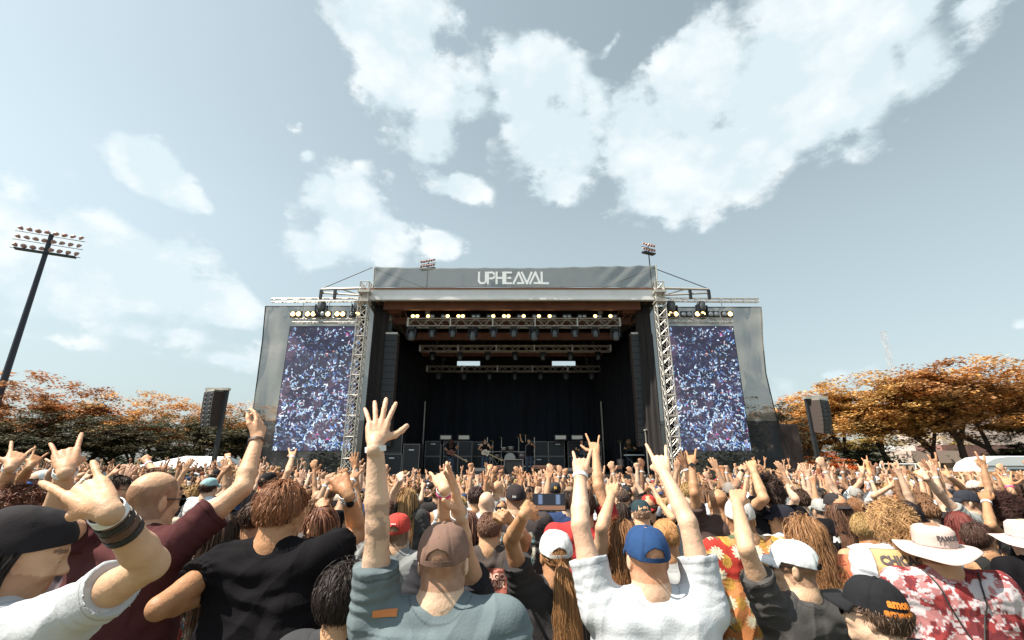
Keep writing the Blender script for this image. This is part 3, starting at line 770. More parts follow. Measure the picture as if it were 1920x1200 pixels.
# tilted awning roof of the side-stage position
aw = empty('side_canopy', (at(1225, 805, 23.9).x, 23.9, 0)); tag(aw, 'slanted grey canopy edge over monitor desk inside right tower', 'canopy')
za_, zb_ = at(1208, 806, 23.9).z, at(1245, 796, 23.9).z
cm = MB(); cm.add([(-.5, -.2, za_), (.6, -.2, zb_), (.6, 1.4, zb_ + .1), (-.5, 1.4, za_ + .1), (-.5, -.2, za_ - .06), (.6, -.2, zb_ - .06), (.6, 1.4, zb_ + .04), (-.5, 1.4, za_ + .04)], [(3, 2, 1, 0), (4, 5, 6, 7), (0, 1, 5, 4), (1, 2, 6, 5), (2, 3, 7, 6), (3, 0, 4, 7)])
cm.build('canopy_sheet', M_grey, aw); MB().tube((-.45, -.1, DECK), (-.45, -.1, za_), .03).tube((.55, -.1, DECK), (.55, -.1, zb_), .03).build('posts', M_alu, aw)

# ---- barrier in front of the stage
bar = empty('crowd_barrier', (0, 21.6, 0)); tag(bar, 'grey steel crowd barrier along the front of the stage', 'barrier')
b_ = MB().box((0, 0, .55), (24, .04, 1.05)); b_.build('panels', M_grey, bar); MB().tube((-12, 0, 1.12), (12, 0, 1.12), .03).build('top_rail', M_alu, bar)

# ================================================================== BACKGROUND
def flood_mast(label, x, y, ztop, cols, rows, r, pole_r, yaw, dx=.9, dz=.75, tilt=0):
    e = empty('floodlight_mast', (x, y, 0), R(yaw)); tag(e, label, 'floodlight', 'stadium floodlight masts')
    MB().tube((0, 0, 0), (0, 0, ztop), pole_r, pole_r * .6, 10).build('pole', mat('dark_steel_pole', (.03, .035, .05), .5, .3), e)
    a = MB(); n = cols
    for j in range(rows):
        z = ztop - .2 - j * dz; a.tube((-n / 2 * dx, 0, z), (n / 2 * dx, 0, z), .035)
    a.box((0, 0, ztop - .25 - (rows - 1) * dz), (n * dx * .86, .55, .14)); a.build('crossarms', mat('dark_steel_pole'), e)
    for j in range(rows):
        for i in range(n):
            xx = (i - (n - 1) / 2) * dx; z = ztop + .12 - j * dz
            Mx = Matrix.Rotation(R(-random.uniform(45, 80)), 3, 'X') @ Matrix.Rotation(R(0), 3, 'Y')
            Mz = Matrix.Rotation(R((i - n / 2) * -12), 3, 'Z')
            l = MB().lathe((xx, -.1, z), [(0, .22), (r * .45, .2), (r * .95, .02), (r, 0), (r, -.03), (0, -.03)], 12, M=Mz @ Mx.inverted())
            l.build('lamp', mat('copper_lamp', (.40, .24, .20), .4, .2) , e, smooth=False)
    return e
p = at(97, 440, 44); flood_mast('tall dark floodlight mast with three rows of round lamps at far left', p.x, 44, p.z, 8, 3, .27, .34, 28, dx=.70, dz=.95)
p = at(803, 492, 51); flood_mast('distant floodlight head peeking over left part of the stage banner', p.x, 51, p.z, 6, 2, .17, .10, -20, dx=.36, dz=.62)
p = at(1215, 462, 47); flood_mast('distant floodlight head on thin pole above the right end of the banner', p.x, 47, p.z, 5, 2, .17, .10, 25, dx=.38, dz=.6)
rm = MB(); p = at(1655, 622, 300); lattice(rm, (p.x, 300, 0), (p.x, 300, p.z), 2.4, 6, .09, .05)
tag(rm.build('radio_mast', mat('pale_red_mast', (.55, .45, .43), .6)), 'faint distant lattice radio mast above the trees at right', 'radio mast')

# tent, building, caravan, fence
tn = empty('white_tent', (at(290, 880, 30).x, 30, 0)); tag(tn, 'long low white tent roof behind the crowd at left', 'tent')
xa, xb = at(205, 880, 30).x - tn.location.x, at(386, 870, 30).x - tn.location.x
zz0 = at(290, 884, 30).z; zt = at(300, 856, 30).z
V = [(xa, 0, zz0), (xb, 0, zz0 + .25), (xb, 6, zz0 + .25), (xa, 6, zz0), (xa + 2.6, 3, zt + .05), (xb - .4, 3, zt)]
MB().add(V, [(0, 1, 5, 4), (1, 2, 5), (2, 3, 4, 5), (3, 0, 4), (3, 2, 1, 0)]).build('roof', mat('white_tarpaulin', (.80, .82, .84), .6, noise=.05, nscale=2), tn)
MB().box(((xa + xb) / 2, 3, zz0 / 2), (xb - xa - .3, 5.7, zz0 - .06)).build('wall', mat('tent_wall', (.35, .33, .32), .8), tn)
bd = empty('low_building', (at(1790, 860, 52).x, 54, 0)); tag(bd, 'low tan brick building with pale wall behind trees at right', 'building')
M_tan = mat('tan_block_wall', (.42, .30, .22), .85, noise=.12, nscale=6, bump=.1); M_purp = mat('mauve_brick', (.25, .14, .12), .85, noise=.3, nscale=4)
x0 = at(1715, 870, 52).x - bd.location.x; x1 = at(1805, 870, 52).x - bd.location.x; x2 = at(1930, 870, 52).x - bd.location.x
zw = at(1750, 845, 52).z; zr = at(1850, 833, 52).z
zmid = at(1750, 868, 52).z
MB().box(((x0 + x1) / 2, 0, zmid / 2), (x1 - x0, 4, zmid)).build('block_wall', M_tan, bd)
MB().box(((x0 + x1) / 2, .1, (zmid + zw) / 2), (x1 - x0 + .3, 4.4, zw - zmid)).build('pale_band', mat('pale_render', (.60, .47, .40), .8, noise=.06), bd)
MB().box(((x1 + x2) / 2 + 3, 3, zr / 2), (x2 - x1 + 6, 6, zr)).build('brick_wall', M_purp, bd)
MB().box(((x0 + x1) / 2, -2.03, zmid * .78), (.9, .06, .5)).build('window', M_dark, bd)
MB().box((x0 + 1.2, 1, zw + .3), (2.4, 1.6, .6)).build('roof_unit', M_fascia, bd)
bg_ = empty('pale_hall', (at(1870, 800, 70).x, 75, 0)); tag(bg_, 'tall pale pink hall seen through the branches at far right', 'building')
zt = at(1870, 758, 70).z; MB().box((4, 0, zt / 2), (24, 8, zt)).build('wall', mat('pale_pink_wall', (.62, .50, .45), .8, noise=.05), bg_); MB().box((4, 0, zt + .15), (24.6, 8.6, .3)).build('roof_edge', M_fascia, bg_)
cv = empty('caravan', (at(1900, 870, 34).x, 34.5, 0)); tag(cv, 'white rounded caravan parked behind the barrier at far right', 'caravan')
x0 = at(1823, 880, 34).x - cv.location.x; zt = at(1890, 855, 34).z; x1 = x0 + 7.2
prof = [(x0 + .5, .6), (x0 + .05, 1.1), (x0 + .1, zt - .85), (x0 + .45, zt - .45), (x0 + 1.2, zt - .12), (x0 + 2.2, zt), (x1 - .8, zt), (x1, zt - .5), (x1, .9), (x1 - .3, .6)]
MB().prism(prof, -1.1, 1.1).build('shell', mat('white_caravan_shell', (.70, .72, .75), .4, noise=.04), cv, bevel=.06)
MB().box((x0 + 1.9, -1.12, zt - .68), (3.4, .03, .05)).build('stripe', M_dark, cv)
MB().box((x0 + 2.6, -1.12, zt - 1.15), (1.15, .05, .55)).build('window', mat('tinted_glass', (.04, .05, .06), .1), cv)
for xx in (x0 + 3.2, x0 + 4.1):
    MB().lathe((xx, -1.0, .36), [(0, -.1), (.22, -.1), (.36, -.08), (.36, .1), (0, .1)], 18, axis='Y').build('wheel', M_dark, cv)
fe = empty('barrier_fence', (at(1780, 900, 24).x, 24, 0)); tag(fe, 'dark barrier fence with orange top board at the right edge of the crowd', 'fence')
fa, fb = at(1590, 890, 24).x - fe.location.x, at(2050, 890, 24).x - fe.location.x
zf = at(1780, 887, 24).z
MB().box(((fa + fb) / 2, 0, zf), (fb - fa, .06, .16)).build('orange_board', mat('orange_board', (.62, .30, .14), .6, noise=.1), fe)
MB().box(((fa + fb) / 2, .05, (zf - .45) / 2 + .02), (fb - fa, .05, zf - .50)).build('dark_panels', M_dark, fe)
MB().box(((fa + fb) / 2, -.02, zf - .42), (fb - fa, .05, .06)).build('white_rail', M_fascia, fe)
ps = MB()
for i in range(14): ps.box((fa + (fb - fa) * i / 13, .1, zf / 2), (.06, .06, zf))
ps.build('post', M_chain, fe)
sg = MB().prism([(-.7, 0), (.7, 0), (.7, .8), (-.7, .8)], 0, .08)
wr_ = empty('white_rack', (at(1700, 880, 30).x, 30, 0)); tag(wr_, 'pale steel rack frame standing in front of the tan building', 'rack')
z_ = at(1700, 870, 30).z; t_ = MB()
for x in (-1.6, -.5, .6, 1.7): t_.tube((x, 0, 0), (x, 0, z_), .05)
for z in (z_, z_ - .55): t_.tube((-1.6, 0, z), (1.7, 0, z), .04)
t_.build('frame', M_fascia, wr_)
wb = empty('white_board', (at(1494, 880, 24.6).x, 24.6, 0)); tag(wb, 'small white-framed board beyond the crowd beside the right wing', 'sign')
z_ = at(1494, 873, 24.6).z
t_ = MB(); t_.box((0, 0, z_), (.85, .1, .12)).box((-.38, 0, z_ / 2), (.09, .1, z_)).box((.38, 0, z_ / 2), (.09, .1, z_)); t_.build('frame', M_fascia, wb)
MB().box((0, .03, z_ - .45), (.7, .03, .5)).build('board', mat('dull_board', (.25, .22, .20), .8), wb)

# ---- trees
def leaf_clumps(centers, radii, n, size, rng, flat=.45):
    k = rng.integers(0, len(centers), n)
    u = rng.normal(size=(n, 3)); u /= np.linalg.norm(u, axis=1)[:, None]
    rad = rng.random(n) ** .5
    P = centers[k] + u * (radii[k] * rad)[:, None] * np.array([1, 1, flat])
    a = rng.random(n) * 6.283; tl = rng.normal(size=n) * .55
    d1 = np.stack([np.cos(a), np.sin(a), tl * .5], 1); d2 = np.stack([-np.sin(a), np.cos(a), rng.normal(size=n) * .45], 1)
    s = size * (.6 + .8 * rng.random(n)); s2 = s * (.35 + .3 * rng.random(n))
    V = np.stack([P - d1 * s[:, None], P - d2 * s2[:, None], P + d1 * s[:, None], P + d2 * s2[:, None]], 1).reshape(-1, 3)
    F = np.arange(n * 4).reshape(-1, 4)
    return V, F, k
M_bark = mat('bark', (.055, .038, .032), .9, noise=.3, nscale=4)
M_leaf = mat('foliage', rough=.75, objcol=True, attr=True, transl=.22)
def make_tree(seed, H=10., spread=4.6, nleaf=9000, base=3.0, leafsize=.13, dense=1.0, zc=6.1, zr=3.6):
    rng = np.random.default_rng(seed); rr = random.Random(seed)
    tips = []; tb = MB()
    def grow(p, d, L, r, lev):
        n = 3; q = p.copy()
        for i in range(n):
            dd = (d + Vector((rr.uniform(-.25, .25), rr.uniform(-.25, .25), rr.uniform(-.08, .16)))).normalized()
            q2 = q + dd * L / n; r2 = r * (1 - .28 * (i + 1) / n)
            tb.tube(q, q2, r * (1 - .28 * i / n), r2, 6 if lev < 2 else 4, False); q = q2; d = dd
            if lev >= 2: tips.append((q.copy(), .55 + .25 * rr.random()))
        if lev >= 4 or q.z > H * 1.02: tips.append((q, .75)); return
        k = 3 if lev < 2 else 2
        a0 = rr.uniform(0, 6.28)
        for i in range(k):
            a = a0 + i * 6.283 / k + rr.uniform(-.5, .5); t = rr.uniform(.45, .85) if lev else rr.uniform(.35, .6)
            nd = (d * math.cos(t) + Vector((math.cos(a), math.sin(a), .12)) * math.sin(t)).normalized()
            if lev >= 2: nd.z *= .55; nd.normalize()
            grow(q, nd, L * rr.uniform(.66, .82), r * .62, lev + 1)
    grow(Vector((0, 0, 0)), Vector((rr.uniform(-.1, .1), 0, 1)), base, .26, 0)
    for i in range(70):
        u = Vector((rr.gauss(0, 1), rr.gauss(0, 1), rr.gauss(0, 1))).normalized() * (.45 + .55 * rr.random() ** .5)
        tips.append((Vector((u.x * 4.6, u.y * 4.6, zc + u.z * zr)), .7 + .5 * rr.random()))
    cs = np.array([t[0] for t in tips]); rs = np.array([t[1] for t in tips]) * 1.0
    zmax = cs[:, 2].max(); tb.v = [tuple(v) for v in tb.v]
    V, F, k = leaf_clumps(cs, rs, int(nleaf * dense), leafsize, rng, .42)
    cl = (.75 + .5 * rng.random(len(cs)))[k]; hue = rng.random(len(cs))[k]
    col = np.stack([cl * (1 + .25 * hue), cl, cl * (1 - .3 * hue)], 1) * (.8 + .4 * rng.random(len(k)))[:, None]
    me = mesh_np('crown', V, F, False, np.repeat(col, 4, 0)); me.materials.append(M_leaf)
    mt = bpy.data.meshes.new('trunk'); mt.from_pydata(tb.v, [], tb.f); mt.update(); mt.materials.append(M_bark)
    return me, mt, zmax
TREES = [make_tree(s, 10, nleaf=nl, base=b) for s, nl, b in ((21, 17000, 2.2), (22, 14000, 2.6), (23, 16000, 2.0), (24, 13000, 2.7), (25, 15000, 2.4), (26, 14500, 2.1))]
TREES_R = [make_tree(s, 10, nleaf=21000, base=b, zc=6.2, zr=3.5) for s, b in ((31, 2.7), (32, 2.4), (33, 3.0))]
def place_tree(i, x, y, height, color, label, sxy=1.0, group='trees behind the field', lib=None):
    me, mt, zm = (lib or TREES)[i % len(lib or TREES)]
    s = height / (zm + .5); e = empty('tree', (x, y, 0), random.uniform(0, 6.28)); e.scale = (s * sxy, s * sxy, s)
    link('trunk', mt, None, e); c = link('crown', me, None, e, color)
    tag(e, label, 'tree', group); return e
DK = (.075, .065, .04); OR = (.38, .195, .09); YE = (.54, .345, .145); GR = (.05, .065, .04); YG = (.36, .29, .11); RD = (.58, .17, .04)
def mixc(a, b, t): return tuple(a[i] * (1 - t) + b[i] * t for i in range(3))
LTREE = [(-70, 700, 47, OR), (-10, 690, 46, OR), (65, 690, 46, OR), (130, 708, 47, OR), (190, 722, 47, OR), (255, 728, 48, YE), (315, 738, 49, YE), (370, 742, 50, YE), (425, 750, 50, YE), (475, 752, 52, YE), (530, 756, 55, YE)]
for i, (px, py, y, c) in enumerate(LTREE):
    p = at(px, py, y); place_tree(i, p.x, y, p.z, mixc(c, OR, random.random() * .5), f'{ORD[i]} orange-leaved tree from the left in the row left of the stage', 1.05)
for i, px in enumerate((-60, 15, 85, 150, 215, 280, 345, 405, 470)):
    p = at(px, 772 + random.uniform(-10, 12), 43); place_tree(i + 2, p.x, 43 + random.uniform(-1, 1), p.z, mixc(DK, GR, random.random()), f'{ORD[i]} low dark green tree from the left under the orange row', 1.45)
RTREE = [(1450, 758, 50, YE), (1500, 736, 48, YE), (1565, 708, 46, YE), (1630, 688, 45, YE), (1700, 686, 45, YE), (1765, 672, 43, OR), (1835, 660, 42, YE), (1905, 664, 42, OR), (1980, 676, 42, YE)]
for i, (px, py, y, c) in enumerate(RTREE):
    p = at(px, py, y); place_tree(i + 3, p.x, y, p.z, mixc(c, YG, random.random() * .4), f'{ORD[i]} golden-leaved tree from the left in the row right of the stage', 1.12, lib=TREES_R)
for i, (px, py, y, c) in enumerate(((1595, 822, 46, GR), (1640, 830, 46, GR), (1480, 850, 36, RD), (1550, 845, 38, RD), (1500, 800, 52, YE), (1935, 790, 40, GR), (1610, 800, 60, YG), (1690, 805, 63, YG), (1770, 815, 64, YG))):
    p = at(px, py, y); place_tree(i + 1, p.x, y, p.z, c, ['dark green low tree right of the right field mast', 'second dark green low tree left of the tan building', 'small red-orange bush tree beside right wing', 'low red-orange bush tree at foot of the right mast', 'low golden tree behind the right mast', 'dark green tree at the far right edge above the caravan', 'distant golden-green tree behind the gap right of the mast', 'distant golden-green tree behind the pale steel rack', 'distant golden-green tree behind the tan building'][i], 1.5)
# trees standing behind the wings, seen through the mesh
for i, (px, py, y, c) in enumerate(((520, 800, 44, OR), (1415, 735, 40, DK), (1440, 790, 36, DK))):
    p = at(px, py, y); place_tree(i, p.x, y, p.z, c, ['orange tree seen through the lower left wing mesh', 'dark tree seen through the right wing mesh', 'lower dark tree showing through the right wing mesh'][i], 1.1)
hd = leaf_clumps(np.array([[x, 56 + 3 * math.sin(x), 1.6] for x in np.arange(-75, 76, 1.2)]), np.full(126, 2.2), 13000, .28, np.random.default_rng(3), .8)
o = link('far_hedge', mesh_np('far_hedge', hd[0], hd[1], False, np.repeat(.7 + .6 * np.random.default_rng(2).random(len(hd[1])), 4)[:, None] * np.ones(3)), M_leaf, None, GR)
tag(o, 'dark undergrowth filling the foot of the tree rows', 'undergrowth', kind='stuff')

# ================================================================== PEOPLE
FAR = np.float32(.05)
_PT = np.random.default_rng(5).random((32, 32, 32)).astype(np.float32)
def vnoise(P, f=1.0, off=0.):
    q = np.asarray(P) * f + off + 1000.0
    i = np.floor(q).astype(np.int64); t = (q - i); t = t * t * (3 - 2 * t); i %= 31
    x, y, z = i[:, 0], i[:, 1], i[:, 2]; a, b, c = t[:, 0], t[:, 1], t[:, 2]
    g = lambda u, v, w: _PT[x + u, y + v, z + w]
    return (((g(0, 0, 0) * (1 - a) + g(1, 0, 0) * a) * (1 - b) + (g(0, 1, 0) * (1 - a) + g(1, 1, 0) * a) * b) * (1 - c) +
            ((g(0, 0, 1) * (1 - a) + g(1, 0, 1) * a) * (1 - b) + (g(0, 1, 1) * (1 - a) + g(1, 1, 1) * a) * b) * c)
def fbm(P, f=1., o=3):
    s = 0; a = .5
    for k in range(o): s = s + a * vnoise(P, f, k * 7.3); f *= 2.03; a *= .5
    return s / (1 - .5 ** o)
def V3(*a): return np.array(a, dtype=np.float64)
def unit(v):
    v = np.asarray(v, dtype=np.float64); n = np.linalg.norm(v); return v / n if n > 1e-9 else v
class Field:
    def __init__(s, pts, pad, h):
        pts = np.asarray(pts); s.lo = pts.min(0) - pad; s.h = h
        s.n = np.ceil((pts.max(0) + pad - s.lo) / h).astype(int) + 1
        s.d = np.full(s.n, FAR, np.float32)
    def win(s, lo, hi):
        i0 = np.clip(np.floor((lo - s.lo) / s.h).astype(int), 0, s.n - 1); i1 = np.clip(np.ceil((hi - s.lo) / s.h).astype(int) + 1, 0, s.n)
        if np.any(i1 - i0 < 1): return None
        ax = [(s.lo[k] + s.h * np.arange(i0[k], i1[k])).astype(np.float32) for k in range(3)]
        return tuple(slice(a, b) for a, b in zip(i0, i1)), ax[0][:, None, None], ax[1][None, :, None], ax[2][None, None, :]
    def comb(s, sl, d, k, sub=False):
        c = s.d[sl]
        if sub: d = -d; s.d[sl] = np.maximum(c, d); return
        if k > 0:
            hh = np.maximum(k - np.abs(c - d), 0) / k; s.d[sl] = np.minimum(c, d) - hh * hh * k * .25
        else: s.d[sl] = np.minimum(c, d)
    def cap(s, a, b, r1, r2=None, k=.01, sub=False, cut=None):
        r2 = r1 if r2 is None else r2; a = np.asarray(a, float); b = np.asarray(b, float); m = max(r1, r2) + float(FAR)
        w = s.win(np.minimum(a, b) - m, np.maximum(a, b) + m)
        if w is None: return
        sl, x, y, z = w; ab = b - a; L2 = float(ab @ ab) + 1e-12
        px, py, pz = x - a[0], y - a[1], z - a[2]
        t = np.clip((px * ab[0] + py * ab[1] + pz * ab[2]) / L2, 0, 1)
        d = np.sqrt((px - t * ab[0]) ** 2 + (py - t * ab[1]) ** 2 + (pz - t * ab[2]) ** 2) - (r1 + (r2 - r1) * t)
        if cut is not None:
            c, nn = cut; d = np.maximum(d, (x - c[0]) * nn[0] + (y - c[1]) * nn[1] + (z - c[2]) * nn[2])
        s.comb(sl, d.astype(np.float32), k, sub)
    def ell(s, c, rad, M=None, k=.01, sub=False):
        c = np.asarray(c, float); rad = np.asarray(rad, float); m = rad.max() + float(FAR); w = s.win(c - m, c + m)
        if w is None: return
        sl, x, y, z = w; x, y, z = x - c[0], y - c[1], z - c[2]
        if M is not None: x, y, z = (M[0, 0] * x + M[1, 0] * y + M[2, 0] * z, M[0, 1] * x + M[1, 1] * y + M[2, 1] * z, M[0, 2] * x + M[1, 2] * y + M[2, 2] * z)
        k0 = np.sqrt((x / rad[0]) ** 2 + (y / rad[1]) ** 2 + (z / rad[2]) ** 2)
        k1 = np.sqrt((x / rad[0] ** 2) ** 2 + (y / rad[1] ** 2) ** 2 + (z / rad[2] ** 2) ** 2) + 1e-6
        s.comb(sl, (k0 * (k0 - 1) / k1).astype(np.float32), k, sub)
    def below(s, c, nn):
        """cut everything on the +nn side of the plane through c"""
        ax = [(s.lo[k] + s.h * np.arange(s.n[k])).astype(np.float32) for k in range(3)]
        d = (ax[0][:, None, None] - c[0]) * nn[0] + (ax[1][None, :, None] - c[1]) * nn[1] + (ax[2][None, None, :] - c[2]) * nn[2]
        s.d = np.maximum(s.d, d.astype(np.float32))
    def mesh(s):
        d = s.d; d[0] = d[-1] = FAR; d[:, 0] = d[:, -1] = FAR; d[:, :, 0] = d[:, :, -1] = FAR
        ins = (d < 0); n = np.array(d.shape) - 1
        cnt = np.zeros(n, np.int8)
        for i in (0, 1):
            for j in (0, 1):
                for k in (0, 1): cnt += ins[i:n[0] + i, j:n[1] + j, k:n[2] + k]
        I = np.argwhere((cnt > 0) & (cnt < 8)); idx = np.full(n, -1, np.int32); idx[I[:, 0], I[:, 1], I[:, 2]] = np.arange(len(I))
        acc = np.zeros((len(I), 3)); num = np.zeros(len(I))
        cor = [(i, j, k) for i in (0, 1) for j in (0, 1) for k in (0, 1)]
        val = {c: d[I[:, 0] + c[0], I[:, 1] + c[1], I[:, 2] + c[2]] for c in cor}
        for c in cor:
            for ax in range(3):
                if c[ax] == 0:
                    c2 = tuple(1 if q == ax else c[q] for q in range(3)); a, b = val[c], val[c2]; m = (a < 0) != (b < 0)
                    t = np.where(m, a / np.where(m, a - b, 1), 0)
                    for q in range(3): acc[:, q] += np.where(m, c[q] + (t if q == ax else 0), 0)
                    num += m
        V = (I + acc / np.maximum(num, 1)[:, None]) * s.h + s.lo
        Fs = []
        for ax in range(3):
            u, v = (ax + 1) % 3, (ax + 2) % 3
            s0 = [slice(1, n[q]) for q in range(3)]; s0[ax] = slice(0, n[ax]); s1 = list(s0); s1[ax] = slice(1, n[ax] + 1)
            A, B = ins[tuple(s0)], ins[tuple(s1)]; E = np.argwhere(A != B)
            if not len(E): continue
            fl = A[E[:, 0], E[:, 1], E[:, 2]]; E = E + 1; E[:, ax] -= 1
            def cell(du, dv):
                q = E.copy(); q[:, u] -= du; q[:, v] -= dv; return idx[q[:, 0], q[:, 1], q[:, 2]]
            Q = np.stack([cell(0, 0), cell(1, 0), cell(1, 1), cell(0, 1)], 1)
            Q[~fl] = Q[~fl][:, ::-1]; Fs.append(Q)
        return V, np.concatenate(Fs) if Fs else np.zeros((0, 4), int)
def normals(V, F):
    n = np.cross(V[F[:, 2]] - V[F[:, 0]], V[F[:, 3]] - V[F[:, 1]]); N = np.zeros_like(V)
    for k in range(4):
        for q in range(3): N[:, q] += np.bincount(F[:, k], n[:, q], len(V))
    return N / (np.linalg.norm(N, axis=1)[:, None] + 1e-12)

def rotz(a): c, s = math.cos(a), math.sin(a); return np.array([[c, -s, 0], [s, c, 0], [0, 0, 1.]])
def rotx(a): c, s = math.cos(a), math.sin(a); return np.array([[1, 0, 0], [0, c, -s], [0, s, c.real]])
def roty(a): c, s = math.cos(a), math.sin(a); return np.array([[c, 0, s], [0, 1, 0], [-s, 0, c]])
CAM = V3(0, 0, CAMZ)
def raysphere(S, px, py, L, mode):
    v = np.array(ray(px, py)); 
    if isinstance(mode, (int, float)): return np.array(at(px, py, mode))
    v = v / np.linalg.norm(v); o = CAM - S; b = v @ o; c = o @ o - L * L; disc = b * b - c
    t = -b if disc < 0 else (-b - math.sqrt(disc) if mode == 'n' else -b + math.sqrt(disc))
    P = CAM + v * t
    if disc < 0 and np.linalg.norm(P - S) > 1.35 * L: P = S + unit(P - S) * L * 1.35
    return P

GEST = {  # bends of index, middle, ring, little finger (three joints each), spread, thumb
    'open': ([(6, 8, 6), (2, 6, 5), (6, 8, 6), (10, 10, 8)], 1.0, 'out'),
    'spread': ([(0, 5, 5), (0, 5, 5), (4, 6, 5), (6, 8, 6)], 1.5, 'out'),
    'relaxed': ([(15, 25, 15), (25, 35, 20), (32, 38, 22), (38, 40, 25)], .7, 'side'),
    'horns': ([(2, 6, 4), (85, 100, 60), (85, 100, 60), (4, 10, 5)], .9, 'across'),
    'hornsout': ([(0, 6, 4), (85, 100, 60), (85, 100, 60), (2, 8, 5)], 1.3, 'out'),
    'fist': ([(80, 100, 60), (85, 100, 60), (85, 100, 60), (85, 95, 60)], .2, 'across'),
    'point': ([(4, 8, 6), (80, 100, 60), (85, 100, 60), (85, 95, 60)], .3, 'across'),
    'grip': ([(40, 50, 30), (45, 55, 35), (50, 55, 35), (52, 55, 35)], .3, 'side'),
    'cup': ([(30, 30, 20), (30, 30, 20), (34, 32, 22), (38, 34, 25)], .8, 'out'),
}
def hand(fl, W, d, n, side, g, sc=1.0, h=.006):
    d = unit(d); n = unit(n - d * (n @ d)); s = np.cross(d, n) * side
    bends, spread, th = GEST[g]
    kd = (.092, .094, .089, .080); kx = (.029, .009, -.0115, -.031); Ls = ((.046, .026, .021), (.051, .030, .022), (.047, .028, .022), (.036, .021, .019))
    rs = (.0098, .0102, .0097, .0085); sp = (12, 2, -8, -18); rm = h * 1.12
    fl.cap(W - d * .025 * sc, W + d * .02 * sc, .0262 * sc, .0235 * sc, k=.010)
    for i in range(4):
        K = W + (d * kd[i] + s * kx[i]) * sc
        fl.cap(W + (d * .012 + s * kx[i] * .55) * sc, K - d * .008 * sc, .0158 * sc, .0122 * sc, k=.006)
    fl.cap(W + (d * .015 + s * .016 + n * .010) * sc, W + (d * .052 + s * .031 + n * .010) * sc, .016 * sc, .013 * sc, k=.008)
    fl.cap(W + (d * .02 - s * .02 + n * .008) * sc, W + (d * .062 - s * .030 + n * .006) * sc, .0140 * sc, .0115 * sc, k=.008)
    for i in range(4):
        a = R(sp[i] * spread * .75); di = unit(d * math.cos(a) + s * math.sin(a)); p = W + (d * kd[i] + s * kx[i]) * sc - n * .001
        ang = 0; r = rs[i] * sc
        for j in range(3):
            ang += R(bends[i][j]); q = p + (di * math.cos(ang) + n * math.sin(ang)) * Ls[i][j] * sc
            fl.cap(p, q, max(r, rm), max(r * .92, rm), k=.004 if h < .009 else .002); p = q; r *= .92
    p = W + (d * .030 + s * .027 + n * .008) * sc
    dirs = {'out': [(.55, .80, .25), (.72, .66, .15), (.80, .58, .05)], 'side': [(.85, .45, .3), (.95, .2, .2), (.97, .05, .2)],
            'across': [(.80, .42, .50), (.70, -.25, .66), (.38, -.82, .42)]}[th]
    for (a, b_, c), L, r in zip(dirs, (.043, .034, .028), (.0135, .0118, .0105)):
        q = p + unit(d * a + s * b_ + n * c) * L * sc; fl.cap(p, q, max(r * sc, rm), max(r * .9 * sc, rm), k=.008); p = q

M_skin = mat('skin', rough=.52, objcol=True, attr=True, noise=.15, nscale=9, bump=.2, bscale=60, spec=.35)
M_fab = mat('cotton_cloth', rough=.9, objcol=True, attr=True, noise=.16, nscale=4, bump=.12, bscale=120, spec=.08)
M_hair = mat('hair', rough=.55, objcol=True, attr=True, spec=.3)
M_cap = mat('cap_cloth', rough=.85, objcol=True, attr=True, noise=.08, nscale=10, bump=.15, bscale=260, spec=.25)
M_jean = mat('denim', (.05, .07, .11), .9, noise=.25, nscale=5)
M_shoe = mat('shoe_rubber', (.05, .05, .05), .7)
M_band = mat('white_wristband', (.78, .80, .82), .5)
M_black = mat('black_glossy_plastic', (.01, .01, .012), .25)
M_print = mat('shirt_print', rough=.85, attr=True, objcol=True)
SKIN = [(.56, .31, .175), (.66, .43, .30), (.46, .24, .125), (.60, .365, .23), (.30, .155, .085)]

